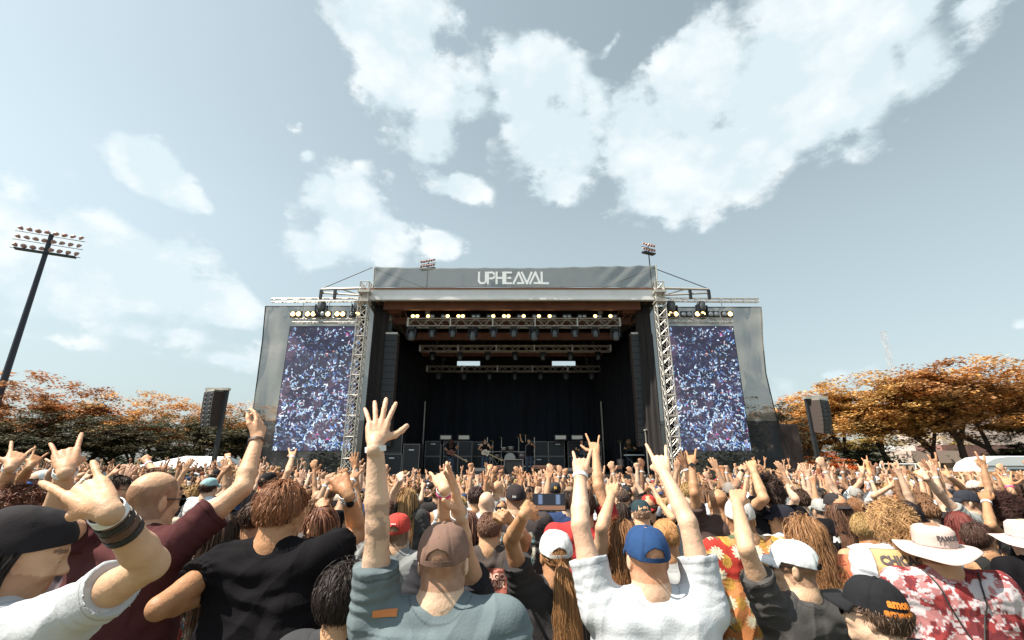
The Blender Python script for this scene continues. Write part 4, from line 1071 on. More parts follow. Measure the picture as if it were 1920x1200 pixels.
def skeleton(sp):
    """all joints of one figure in world coordinates"""
    k = {}
    hd = sp['head']; H = np.array(at(*hd)) if not sp.get('abs') else np.array(hd, float)
    yaw = R(sp.get('yaw', 0)); hy = R(sp.get('hyaw', sp.get('yaw', 0))); b = sp.get('b', 1.0); sc = sp.get('s', 1.0)
    f = V3(math.sin(yaw), math.cos(yaw), 0); r = V3(math.cos(yaw), -math.sin(yaw), 0); up = V3(0, 0, 1)
    HM = rotz(-hy) @ rotx(-R(sp.get('pitch', 0))) @ roty(R(sp.get('roll', 0)))
    lean = sp.get('lean', (0, 0))                      # pelvis offset from below the head, along r and f
    P = H + r * lean[0] + f * (lean[1] - .02) - up * .74 * sc
    C7 = H - up * .110 * sc - f * .034 * sc + (P - H) * .03
    ax = unit(P - C7); SC = C7 + ax * .042 * sc
    k.update(H=H, HM=HM, P=P, C7=C7, SC=SC, ax=ax, f=f, r=r, b=b, sc=sc, up=up)
    for nm, sg in (('L', -1), ('R', 1)):
        a = sp.get(nm)
        S = SC + r * sg * .178 * b * sc + ax * .02
        if 'sh' + nm in sp: q = sp['sh' + nm]; S = S + r * q[0] + up * q[1] + f * (q[2] if len(q) > 2 else 0)
        up_l, fo_l = .29 * sc, .255 * sc
        if a is None:
            E = S + r * sg * .06 - up * .28 * sc - f * .02; W = E + f * .07 - up * .24 * sc - r * sg * .02; D = V3(0, 0, -1) * .8 + f * .3; g = 'relaxed'; n = -r * sg
        elif sp.get('abs') or a.get('abs'):
            E = S + (r * a['e'][0] * sg + f * a['e'][1] + up * a['e'][2]) * 1.0; E = S + unit(E - S) * up_l
            W = E + unit(r * a['w'][0] * sg + f * a['w'][1] + up * a['w'][2]) * fo_l; g = a.get('g', 'fist')
            if (E - S)[2] > .05: S = S + up * .045 - r * sg * .015; E = E + up * .045; W = W + up * .045
            D = unit(W - E) + f * a.get('bend', 0) + r * a.get('tw', 0); n = f if a.get('palm', 'away') == 'away' else -f
            if a.get('palm') == 'in': n = -r * sg
        else:
            if 's' in a: S = np.array(at(*a['s']))
            if a['e'][1] < a.get('upthr', 1e9) and a.get('lift', True): S = S + up * .03
            E = raysphere(S, a['e'][0], a['e'][1], up_l, a['e'][2] if len(a['e']) > 2 else 'f')
            W = raysphere(E, a['w'][0], a['w'][1], fo_l, a['w'][2] if len(a['w']) > 2 else 'f')
            if 'f' in a:
                T = raysphere(W, a['f'][0], a['f'][1], a.get('hl', .17) * sc, a['f'][2] if len(a['f']) > 2 else 'f'); D = T - W
            else: D = W - E
            g = a.get('g', 'fist'); pl = a.get('palm', 'away'); tocam = unit(CAM - W)
            n = -tocam if pl == 'away' else tocam if pl == 'cam' else r * sg if pl == 'out' else -r * sg if pl == 'in' else V3(*pl)
        k[nm] = dict(S=S, E=E, W=W, D=unit(D), n=unit(n), g=g, side=1 if nm == 'R' else -1, spec=a)
    return k
def torso(fl, k, o=0., drape=0.):
    SC, ax, r, f, P, b, sc, C7, H = (k[q] for q in ('SC', 'ax', 'r', 'f', 'P', 'b', 'sc', 'C7', 'H'))
    d1, L = .30 * sc, np.linalg.norm(P - SC)
    for x in (-.105, 0, .105):
        x = x * b * sc
        fl.cap(SC + r * x + ax * .055, SC + r * x * .9 + ax * d1, .090 * b * sc + o, .096 * b * sc + o + drape, k=.05)
        fl.cap(SC + r * x * .9 + ax * d1, P + r * x * .85, .096 * b * sc + o + drape, .106 * b * sc + o + drape * 1.4, k=.05)
    for sg in (-1, 1):
        S = k['L' if sg < 0 else 'R']['S']
        fl.cap(SC + r * sg * .07 + ax * .02, S, .060 * sc + o, .056 * sc + o, k=.035)
        fl.cap(C7 + k['up'] * .015, SC + r * sg * .105 * b, .040 * sc + o, .050 * sc + o, k=.04)
def person_body(k, h, sp):
    H, HM, P, C7, f, r, up, sc, b = (k[q] for q in ('H', 'HM', 'P', 'C7', 'f', 'r', 'up', 'sc', 'b'))
    pts = [H + up * .14, H - up * .14, P, P + r * .16, P - r * .16, H + HM @ V3(0, .12, 0), H + HM @ V3(0, -.1, 0)]
    for q in 'LR':
        a = k[q]; pts += [a['S'], a['E'], a['W'], a['W'] + a['D'] * .2, a['W'] + a['D'] * .12 + a['n'] * .06]
    fl = Field(pts, .09, h)
    torso(fl, k, -.006)
    for q in 'LR':
        a = k[q]; S, E, W = a['S'], a['E'], a['W']; m = (.85 + .15 * b) * sc * sp.get('arm', 1.0) * .93
        fl.cap(S, E, .052 * m, .041 * m, k=.02); fl.cap(S + (E - S) * .3, S + (E - S) * .62, .0475 * m, .045 * m, k=.012)
        M = E + (W - E) * .28; fl.cap(E, M, .0405 * m, .0425 * m, k=.012); fl.cap(M, W, .0425 * m, .0275 * m, k=.01)
        pass
        hand(fl, W, a['D'], a['n'], a['side'], a['g'], sp.get('hs', 1.0) * sc, h)
    X = lambda x, y, z: H + HM @ (V3(x, y, z) * sc)
    S_ = sc
    fl.cap(X(0, -.022, -.05), C7 - k['ax'] * .01, .060 * S_ * (b * .6 + .4), .066 * S_ * (b * .6 + .4), k=.035)
    fl.cap(X(0, -.022, -.08), C7 + f * .03 + k['ax'] * .03, .052 * S_, .058 * S_, k=.03)
    fl.ell(X(0, -.014, .030), V3(.077, .098, .088) * S_, HM, k=.02)
    fl.ell(X(0, .035, -.020), V3(.060, .060, .088) * S_, HM, k=.025)
    fl.cap(X(0, .03, -.06), X(0, .062, -.097), .044 * S_, .022 * S_, k=.03)
    for s in (-1, 1):
        fl.cap(X(s * .052, -.002, -.055), X(s * .014, .066, -.095), .017 * S_, .014 * S_, k=.03)
        fl.ell(X(s * .077, -.012, -.014), V3(.0085 if h < .008 else .011, .0175, .031) * S_, HM @ rotz(s * -.35), k=.006)
        if h < .008: fl.ell(X(s * .089, -.008, -.012), V3(.006, .0085, .017) * S_, HM, sub=True)
    if h < .012:
        fl.cap(X(-.03, .080, .018), X(.03, .080, .018), .0105 * S_, k=.018)
        fl.cap(X(0, .084, .006), X(0, .106, -.026), .0065 * S_, .0125 * S_, k=.014)
        for s in (-1, 1):
            fl.ell(X(s * .031, .098, .001), V3(.014, .013, .010) * S_, HM, sub=True); fl.ell(X(s * .031, .078, .001), V3(.0125, .0125, .0125) * S_, HM, k=.002)
            fl.ell(X(s * .034, .066, -.032), V3(.022, .02, .02) * S_, HM, k=.02); fl.cap(X(s * .008, .102, -.030), X(s * .013, .092, -.031), .008 * S_, k=.008)
        fl.cap(X(-.018, .083, -.058), X(.018, .083, -.058), .0085 * S_, k=.006); fl.cap(X(-.015, .082, -.069), X(.015, .082, -.069), .009 * S_, k=.006)
    fl.below(P - up * .03, -up)
    V, F = fl.mesh()
    Q = (V - H) @ HM / sc; col = np.ones((len(V), 3))
    head = (np.abs(Q[:, 0]) < .12) & (Q[:, 2] > -.13) & (np.abs(Q[:, 1]) < .13)
    def paint(m, c, t=1.): col[m] = col[m] * (1 - t) + np.array(c) * t
    st = sp.get('stubble')
    if st is None and sp.get('hat') and sp.get('hair') == 'crop': st = tuple(min(1, c * 2.2 + .12) for c in sp.get('hcol', (.1, .06, .04)))
    if st is not None:
        lim = sp.get('hairline', .06)
        m = head & ((Q[:, 1] < lim - .10 * np.clip(-Q[:, 2] * 8, 0, 1)) & (Q[:, 2] > -.075)) & (np.abs(Q[:, 0]) < .078)
        if sp.get('crownbald'): m &= (Q[:, 2] < .075 + .02 * np.sin(Q[:, 1] * 20)) 
        t = np.clip(.88 + .4 * (vnoise(Q, 60) - .5), 0, 1)[:, None] * sp.get('stub_t', .8)
        col[m] = (col * (1 - t) + np.array(st) * t)[m]
    if h < .012:
        paint(head & (np.abs(Q[:, 0]) < .024) & (np.abs(Q[:, 2] + .064) < .010) & (Q[:, 1] > .082), (.86, .52, .48), .8)
        for s in (-1, 1):
            paint(head & (np.abs(Q[:, 0] - s * .031) < .02) & (np.abs(Q[:, 2] - .026) < .0055) & (Q[:, 1] > .06), (.25, .2, .18), .85)
            e = head & (((Q[:, 0] - s * .031) ** 2 + Q[:, 2] ** 2) < .010 ** 2) & (Q[:, 1] > .07) & (Q[:, 1] < .096); paint(e, (1.3, 1.6, 1.9), .7)
            paint(head & (((Q[:, 0] - s * .031) ** 2 + Q[:, 2] ** 2) < .0048 ** 2) & (Q[:, 1] > .07), (.15, .12, .1), 1)
        bd = sp.get('beard')
        if bd: paint(head & (Q[:, 2] < -.035) & (Q[:, 1] > -.01) & ~((np.abs(Q[:, 0]) < .02) & (np.abs(Q[:, 2] + .064) < .010)), bd, .55)
    for q in 'LR':
        a = k[q]; dw = (V - a['W']) @ a['D']; near = (np.linalg.norm(V - a['W'] - a['D'] * .09, axis=1) < .13)
        col[near & (dw > .0)] *= (1.03, .93, .88)
    rn = fbm(V, 9, 2)[:, None]; col *= (1 + (rn - .5) * np.array([.16, .34, .38])); rn = fbm(V + 7, 3.5, 2)[:, None]; col *= (1 + (rn - .5) * np.array([.2, .34, .4]))
    for q in 'LR':
        a = k[q]; t = np.clip(((V - a['S']) @ unit(a['E'] - a['S'])) / .29, 0, 1); near = np.linalg.norm(V - (a['S'] + a['E']) / 2, axis=1) < .22; col[near] *= (1 + np.outer(1 - t, [.05, .10, .14]))[near]
    if sp.get('tattoo'):
        a = k[sp['tattoo']]; m = (np.linalg.norm(V - a['E'], axis=1) < .085) & (fbm(V, 55, 2) > .50); paint(m, (.42, .45, .52), .62)
    return V, F, col
def person_shirt(k, h, sp):
    H, P, SC, C7, f, r, up, ax, sc, b = (k[q] for q in ('H', 'P', 'SC', 'C7', 'f', 'r', 'up', 'ax', 'sc', 'b'))
    kind = sp.get('shirt', 'tee'); o = .010 if kind == 'tee' else .007
    pts = [P + r * .2, P - r * .2, C7, P + f * .15, P - f * .15]
    for q in 'LR': pts += [k[q]['S'], k[q]['S'] + (k[q]['E'] - k[q]['S']) * .6]
    fl = Field(pts, .13, h); torso(fl, k, o, .016 if kind == 'tee' else .006)
    if kind in ('tee',):
        for q in 'LR':
            S, E = k[q]['S'], k[q]['E']; d = unit(E - S); L = np.linalg.norm(E - S) * sp.get('sleeve', .58); en = S + d * L; m = (.85 + .15 * b) * sc
            fl.cap(S - d * .02, en + d * .05, .062 * m * sp.get('sr', 1) + o, .066 * m * sp.get('sr', 1) + o, k=.04, cut=(en, d))
            if h <= .007: fl.cap(en - d * .012, en - d * .002, .0665 * m * sp.get('sr', 1) + o, .0665 * m * sp.get('sr', 1) + o, k=.004, cut=(en, d))
    elif kind == 'tank':
        for q in 'LR':
            S = k[q]['S']; sg = k[q]['side']; fl.cap(S + r * sg * .035 - f * .2 - up * .02, S + r * sg * .035 + f * .2 - up * .02, .095 * sc, sub=True)
    if kind != 'tank': rn_ = .068 * sc * (b * .5 + .5); fl.cap(C7 + up * (rn_ + .012) + f * .02, H + up * .1, rn_, sub=True)
    else: fl.cap(C7 + up * .0 + f * .01, H + up * .1, .085 * sc, sub=True)
    if kind == 'tee' and h <= .0085:
        rc = .0715 * sc * (b * .5 + .5); cc = C7 + up * .034 * sc + f * .026; pr = None
        for i in range(25):
            t = i / 24 * 2 * math.pi; q = cc + r * math.sin(t) * rc * 1.04 - f * math.cos(t) * rc - up * (.026 * (1 - math.cos(t)) + .004 * abs(math.sin(t)))
            if pr is not None: fl.cap(pr, q, .0068, k=.006)
            pr = q
    fl.below(P - up * .05, -up)
    V, F = fl.mesh(); N = normals(V, F)
    rel = V - SC; u, w, z = rel @ r, rel @ f, rel @ ax
    disp = np.zeros(len(V)); amp = sp.get('wr', 1.0); seed = sp.get('seed', 0) * 3.7
    for q in 'LR':
        a = k[q]; S = a['S']; raised = (a['E'] - S)[2] > -.1; rs = V - S; du, dz = rs @ r * a['side'], rs @ up; ds = np.linalg.norm(rs, axis=1)
        ang = np.arctan2(dz, -du); x = ang * 1.7 + 2.6 * fbm(V, 4, 2) + seed
        x2 = x % 1.0; rid = .5 - .5 * np.cos(x2 * 2 * np.pi)
        wt_ = np.clip((ds - .10) / .10, 0, 1) * np.exp(-((ds - .20) / .12) ** 2) * (.75 if raised else .12)
        disp += .0105 * wt_ * (rid - .5)
        al = rs @ unit(a['E'] - S); sl = np.exp(-((ds - .10) / .09) ** 2) * (al > 0); x3 = (al * 22 + 2.5 * fbm(V + 3, 7, 2) + seed) % 1.0
        disp += .005 * sl * (np.abs(2 * x3 - 1) - .5)
    lo = np.clip((z - .12) / .25, 0, 1)
    x4 = (u * 6 + z * 3.5 + 2.4 * fbm(V * np.array([1, 1, .45]), 5, 2) + seed) % 1.0; disp += (.016 if h < .009 else .011) * (1 - np.abs(2 * x4 - 1) ** .7 - .5) * (.45 + .8 * lo)
    x5 = (z * 8 + 3.0 * fbm(V + 9, 4, 2) + seed) % 1.0; disp += (.011 if h < .009 else .007) * (1 - np.abs(2 * x5 - 1) ** .8 - .5) * np.exp(-((z - .14) / .1) ** 2)
    disp += .006 * (fbm(V, 9, 2) - .5)
    V = V + N * disp[:, None] * amp
    return V, F, np.stack([u, w, z], 1)

# ---------------------------------------------------------------- hair and hats, built round the head centre (x right, y face, z up)
EC, ER = V3(0, -.013, .028), V3(.079, .101, .091)
def hair_mesh(kind, seed=0, n=1500, width=.0045, full=True, covered=False):
    g = np.random.default_rng(seed * 13 + 5)
    U = g.normal(size=(n * 3, 3)); U /= np.linalg.norm(U, axis=1)[:, None]
    ok = ((U[:, 2] > .42) | ((U[:, 1] < .22 + .35 * U[:, 2]) & (U[:, 2] > (-.78 if kind in ('long', 'wavy') else -.62)))) & ~((np.abs(U[:, 0]) > .86) & (U[:, 2] < -.12) & (kind == 'short'))
    if covered: ok &= U[:, 2] < .12
    U = U[ok][:n]; n = len(U); p = EC + U * ER
    par = {'short': (7, .0095, .30, .08, .12), 'crop': (4, .004, .15, .05, 0), 'messy': (9, .011, .5, .15, .42), 'curly': (9, .013, .8, .12, 1.0), 'afro': (9, .017, 1.25, .03, 1.2),
           'long': (15, .030, .25, .5, .06), 'wavy': (17, .026, .3, .42, .30), 'pony': (4, .012, .12, .1, 0), 'bun': (4, .012, .12, .1, 0)}[kind]
    ns, seg, outw, grav, curl = par
    seg = seg * (.8 + .4 * g.random(n))[:, None]
    if kind in ('short', 'crop', 'messy'): seg = seg * np.clip(.45 + .75 * (U[:, 2] + .55), .35, 1)[:, None]
    fly = g.random((n, 1)) < .05; seg = np.where(fly, seg * 1.5, seg)
    rmax = {'short': 1.15, 'crop': 1.05, 'messy': 1.24}.get(kind, 9) * (.94 + .10 * fbm(p, 30, 2)[:, None]) * np.where(fly, 1.12, 1.)
    down = np.stack([U[:, 0] * .1, -.35 + 0 * U[:, 1], -1 + 0 * U[:, 2]], 1)
    if kind in ('short', 'crop', 'messy'): down = np.stack([U[:, 0] * .4 + .25 * np.sin(U[:, 1] * 3), np.where(U[:, 1] > .2, .3, -.25), -.55 + 0 * U[:, 2]], 1)
    tan = down - U * (down * U).sum(1)[:, None]; d = U * outw + tan * .7 + g.normal(size=(n, 3)) * (.22 if kind not in ('short', 'crop') else .12) + .5 * (fbm(p, 26, 2) - .5)[:, None] * np.cross(U, tan)
    d /= np.linalg.norm(d, axis=1)[:, None]
    clump = fbm(p, 22, 2)[:, None]; ph = clump * 14 + g.random((n, 1)) * (1.2 if curl else 0)
    path = [p.copy()]; q = p.copy()
    for i in range(ns):
        if kind in ('pony', 'bun'):
            tgt = V3(0, -.125, .02 if kind == 'bun' else -.02); d = d * .5 + (tgt - q) / (np.linalg.norm(tgt - q, axis=1)[:, None] + 1e-6) * .5
        else:
            gr = V3(0, -.05, -1.0); d = d * (1 - grav) + gr * grav + g.normal(size=(n, 3)) * .05
        if curl: d = d + curl * .75 * np.stack([np.sin(ph[:, 0] + i * 1.25), np.cos(ph[:, 0] * 1.3 + i * 1.1), .5 * np.sin(ph[:, 0] * .7 + i * 1.6)], 1)
        d /= np.linalg.norm(d, axis=1)[:, None]; q = q + d * seg
        rel = (q - EC) / (ER * 1.03); rr = np.linalg.norm(rel, axis=1)[:, None]; q = np.where(rr < 1, EC + rel / np.maximum(rr, 1e-3) * ER * 1.03, q); q = np.where(rr > rmax, EC + rel / rr * rmax * ER * 1.03, q)
        if kind in ('long', 'wavy'):
            lowm = (q[:, 2] < -.10); neck = lowm & (np.hypot(q[:, 0], q[:, 1] + .02) < .075); s_ = .075 / np.maximum(np.hypot(q[:, 0], q[:, 1] + .02), 1e-3)
            q[neck, 0] *= s_[neck]; q[neck, 1] = (q[neck, 1] + .02) * s_[neck] - .02
            bk = (q[:, 2] < -.15) & (q[:, 1] < .03); lim = -.10 - .35 * np.clip(-.15 - q[:, 2], 0, .12) - .012 * g.random(n); q[bk, 1] = np.minimum(q[bk, 1], lim[bk])
            fr = (q[:, 2] < -.12) & (q[:, 1] >= .03); q[fr, 1] = np.maximum(q[fr, 1], .09)
        path.append(q.copy())
    if kind == 'pony':
        m = int(n * .30); a = g.random(m) * 6.28; rr = .016 * g.random(m) ** .5; q = np.stack([np.cos(a) * rr, -.12 + 0 * a, -.02 + np.sin(a) * rr], 1); tp = [q.copy()]; dd = np.stack([np.cos(a) * .3, -.8 + 0 * a, -.2 + 0 * a], 1)
        for i in range(16):
            dd = dd * .72 + V3(.03, 0, -1) * .28 + g.normal(size=(m, 3)) * .06 + .10 * np.stack([np.sin(a * 2 + i * .9), 0 * a, 0 * a], 1); dd /= np.linalg.norm(dd, axis=1)[:, None]; q = q + dd * .024
            q[:, 1] = np.minimum(q[:, 1], -.125 - .3 * np.clip(-.15 - q[:, 2], 0, .12)); tp.append(q.copy())
        extra = np.stack(tp, 1)
    if kind == 'bun':
        m = int(n * .5); uu = g.normal(size=(m, 3)); uu /= np.linalg.norm(uu, axis=1)[:, None]; t = np.cross(uu, V3(.3, 1, .2)); c = V3(0, -.135, .03); tp = [c + uu * .04]
        for i in range(4): uu = uu + t * .5; uu /= np.linalg.norm(uu, axis=1)[:, None]; t = np.cross(uu, V3(.3, 1, .2)); tp.append(c + uu * .042)
        extra = np.stack(tp, 1)
    paths = [np.stack(path, 1)] + ([extra] if kind in ('pony', 'bun') else [])
    Vs, Fs, Cs = [], [], []; base = 0
    for PT in paths:
        m, L, _ = PT.shape; tg = np.gradient(PT, axis=1); rnd = g.normal(size=(m, 1, 3)); sd = np.cross(tg, PT - EC + rnd * .06); sd /= (np.linalg.norm(sd, axis=2)[:, :, None] + 1e-9)
        wd = width * (.7 + .6 * g.random((m, 1, 1))) * np.linspace(1.15, .25, L)[None, :, None]
        V = np.stack([PT - sd * wd, PT + sd * wd], 2).reshape(-1, 3)
        I = (np.arange(m)[:, None] * L + np.arange(L - 1)[None]) * 2; F = np.stack([I, I + 1, I + 3, I + 2], -1).reshape(-1, 4) + base
        c = (.62 + .7 * g.random((m, 1)) * (.6 + .8 * fbm(PT[:, 0], 30, 2)[:, None])) * np.linspace(.85, 1.2, L)[None]; c = np.repeat(c.reshape(-1), 2)
        Vs.append(V); Fs.append(F); Cs.append(c); base += len(V)
    # scalp under the strands
    nu, nv = 30, 20; th = np.linspace(0, 2 * np.pi, nu + 1)[:-1]; pf = np.linspace(np.pi / 2, -np.pi * .26, nv + 1)
    G = np.stack([np.cos(pf)[:, None] * np.cos(th)[None], np.cos(pf)[:, None] * np.sin(th)[None], np.sin(pf)[:, None] * np.ones(nu)[None]], -1)
    G2 = EC + G * ER * (1.0 + (.02 if kind in ('curly', 'afro', 'messy') else .0)); keep = (G[..., 2] > .45) | ((G[..., 1] < .18 + .3 * G[..., 2]))
    if covered: keep &= G[..., 2] < .2
    I = np.arange((nv + 1) * nu).reshape(nv + 1, nu); Q = np.stack([I[:-1], np.roll(I, -1, 1)[:-1], np.roll(I, -1, 1)[1:], I[1:]], -1)
    kq = keep[:-1] & keep[1:] & np.roll(keep, -1, 1)[:-1] & np.roll(keep, -1, 1)[1:]
    Vs.append(G2.reshape(-1, 3)); Fs.append(Q[kq] + base); Cs.append(np.full((nv + 1) * nu, .55))
    return mesh_np('hair', np.concatenate(Vs), np.concatenate(Fs), True, np.concatenate(Cs)[:, None] * np.ones(3))
def cap_parts(style='cap', fine=True):
    """dome, brim, strap meshes of a baseball cap worn forwards"""
    nu, nv = (168, 44) if fine else (30, 9); a, b, hgt, z0 = .0865, .108, .098, .020
    if style == 'trucker': hgt = .112
    th = np.linspace(0, 2 * np.pi, nu + 1)[:-1]; t = np.linspace(0, 1, nv + 1)
    rr = np.cos(t * np.pi / 2) ** .68; zz = np.sin(t * np.pi / 2) ** .95
    S = 1 - .020 * np.exp(-((((th * 3 / np.pi) + .5) % 1 - .5) / .06) ** 2)
    X = a * rr[:, None] * np.cos(th)[None] * S; Y = b * rr[:, None] * np.sin(th)[None] * S - .010; Z = z0 + hgt * zz[:, None] + .012 * np.sin(th)[None] * (1 - t)[:, None]
    V = np.stack([X, Y, Z], -1); V[..., :] += ((fbm(V.reshape(-1, 3), 28, 2) - .5) * .007).reshape(nv + 1, nu, 1)
    back = np.abs((th - 1.5 * np.pi + np.pi) % (2 * np.pi) - np.pi)     # angle from the back
    arch = .050 * np.sqrt(np.clip(1 - (back / .55) ** 2, 0, 1))
    hole = (Z - z0 + .012 * 1 < arch[None]) & (back < .55)[None]
    I = np.arange((nv + 1) * nu).reshape(nv + 1, nu); Q = np.stack([I[:-1], np.roll(I, -1, 1)[:-1], np.roll(I, -1, 1)[1:], I[1:]], -1)
    hq = hole[:-1] & np.roll(hole, -1, 1)[:-1]; Q = Q[~hq] if style != 'closed' else Q.reshape(-1, 4)
    c = np.ones((nv + 1, nu)); c *= 1 - .18 * np.exp(-((((th * 3 / np.pi) + .5) % 1 - .5) / .05) ** 2)[None]; c[0] *= .85
    if fine:
        sp_ = (((th * 3 / np.pi) + .5) % 1 - .5); dash = (np.arange(nv + 1) % 2 == 0)
        for w0 in (.10, -.10): c *= 1 - .22 * (np.abs(sp_ - w0) < .022)[None] * dash[:, None]
        mid = np.abs(np.abs(sp_) - .5) < .035; c *= 1 - .55 * mid[None] * (np.abs(t - .56) < .02)[:, None]; c *= 1 - .08 * (vnoise(V.reshape(-1, 3), 40).reshape(nv + 1, nu) > .6)
    c = c[..., None] * np.ones(3)
    if style == 'trucker': c[:, :][..., :] = c
    dome = mesh_np('crown', V.reshape(-1, 3), Q.reshape(-1, 4), True, c.reshape(-1, 3))
    m = 14; u = np.linspace(-1, 1, 2 * m + 1); v = np.linspace(0, 1, 7); ang = np.pi / 2 + u * R(62)
    BX = a * np.cos(ang)[:, None] * (1 + .02 * v[None]); BY = b * np.sin(ang)[:, None] - .010 + (.072 * v[None]) * (1 - .72 * np.abs(u)[:, None] ** 2.6); BZ = z0 + .012 + .004 - .022 * v[None] ** 1.2 - .016 * (u ** 2)[:, None] * (.4 + v[None])
    BV = np.stack([BX, BY, BZ], -1); I = np.arange(BV.shape[0] * 7).reshape(-1, 7); BQ = np.stack([I[:-1, :-1], I[1:, :-1], I[1:, 1:], I[:-1, 1:]], -1).reshape(-1, 4)
    brim = mesh_np('brim', BV.reshape(-1, 3), BQ, True, (1 - .12 * (np.arange(7) % 2))[None, :, None] * np.ones((2 * m + 1, 7, 3)).reshape(2 * m + 1, 7, 3))
    mb = MB(); st = np.linspace(-.62, .62, 9)
    for i in range(8):
        p = [V3(a * 1.01 * math.sin(s), -b * 1.01 * math.cos(s) - .010, z0 - .010) for s in st[i:i + 2]]
        w = V3(0, 0, .016); o_ = V3(0, -.002, 0); mb.add([p[0], p[1], p[1] + w, p[0] + w, p[0] + o_, p[1] + o_, p[1] + w + o_, p[0] + w + o_], [(0, 1, 2, 3), (7, 6, 5, 4), (0, 4, 5, 1), (3, 2, 6, 7)])
    ms = bpy.data.meshes.new('strap'); ms.from_pydata(mb.v, [], mb.f); ms.update()
    at_ = ms.attributes.new('col', 'FLOAT_COLOR', 'POINT'); at_.data.foreach_set('color', np.full(len(mb.v) * 4, .75, np.float32))
    bt = MB().ball((0, -.010, z0 + hgt), .009, 8, 5); mbt = bpy.data.meshes.new('button'); mbt.from_pydata([tuple(q) for q in bt.v], [], bt.f); mbt.update()
    at_ = mbt.attributes.new('col', 'FLOAT_COLOR', 'POINT'); at_.data.foreach_set('color', np.ones(len(bt.v) * 4, np.float32))
    return dome, brim, ms, mbt
def beanie_mesh(fine=True):
    nu, nv = 60, 22; th = np.linspace(0, 2 * np.pi, nu + 1)[:-1]; t = np.linspace(0, 1, nv + 1)
    rr = np.cos(t * np.pi / 2) ** .62; zz = np.sin(t * np.pi / 2)
    X = .088 * rr[:, None] * np.cos(th)[None]; Y = .112 * rr[:, None] * np.sin(th)[None] - .012 - .03 * zz[:, None] ** 2; Z = .008 + .042 * np.sin(th)[None] * (1 - t)[:, None] + .115 * zz[:, None]
    V = np.stack([X, Y, Z], -1).reshape(-1, 3); V += ((fbm(V, 24, 3) - .5) * .012)[:, None] * unit(V3(1, 1, 1))
    I = np.arange((nv + 1) * nu).reshape(nv + 1, nu); Q = np.stack([I[:-1], np.roll(I, -1, 1)[:-1], np.roll(I, -1, 1)[1:], I[1:]], -1)
    return mesh_np('knit_hat', V, Q.reshape(-1, 4), True, np.ones((len(V), 3)))
def boonie_parts():
    nu = 96; th = np.linspace(0, 2 * np.pi, nu + 1)[:-1]
    prof = [(0.0, .108), (.45, .107), (.82, .102), (.97, .088), (1.0, .06), (1.02, .022), (1.03, .012)]
    rr = np.array([p[0] for p in prof]); zz = np.array([p[1] for p in prof])
    V = np.stack([.088 * rr[:, None] * np.cos(th)[None], .108 * rr[:, None] * np.sin(th)[None] - .01, zz[:, None] + 0 * th[None]], -1).reshape(-1, 3); V += ((fbm(V, 22, 2) - .5) * .009)[:, None]
    I = np.arange(len(prof) * nu).reshape(-1, nu); Q = np.stack([I[:-1], np.roll(I, -1, 1)[:-1], np.roll(I, -1, 1)[1:], I[1:]], -1)[..., ::-1].reshape(-1, 4)
    crown = mesh_np('crown', V, Q, True, np.ones((len(V), 3)))
    v = np.linspace(0, 1, 10); R_ = .09 * v[:, None]
    BX = (.089 + R_) * np.cos(th)[None]; BY = (.109 + R_) * np.sin(th)[None] - .01; BZ = .013 - .030 * v[:, None] ** 1.2 + .022 * v[:, None] * np.cos(2 * th + .6)[None] + .006 * v[:, None] * np.sin(5 * th)[None]
    B = np.stack([BX, BY, BZ], -1).reshape(-1, 3); I = np.arange(10 * nu).reshape(10, nu); Q = np.stack([I[:-1], np.roll(I, -1, 1)[:-1], np.roll(I, -1, 1)[1:], I[1:]], -1).reshape(-1, 4)
    c = np.ones((10, nu, 3)); c *= (1 - .06 * (np.sin(v * 60) > .6))[:, None, None]
    return crown, mesh_np('brim', B, Q, True, c.reshape(-1, 3))
CACHE = {}
def cached(key, fn):
    if key not in CACHE: CACHE[key] = fn()
    return CACHE[key]
def rm4(M3, loc, sc=1.):
    m = Matrix([[*(M3[i] * sc), loc[i]] for i in range(3)] + [[0, 0, 0, 1]]); return m
def solid(o, t):
    md = o.modifiers.new('thickness', 'SOLIDIFY'); md.thickness = t; md.offset = 0
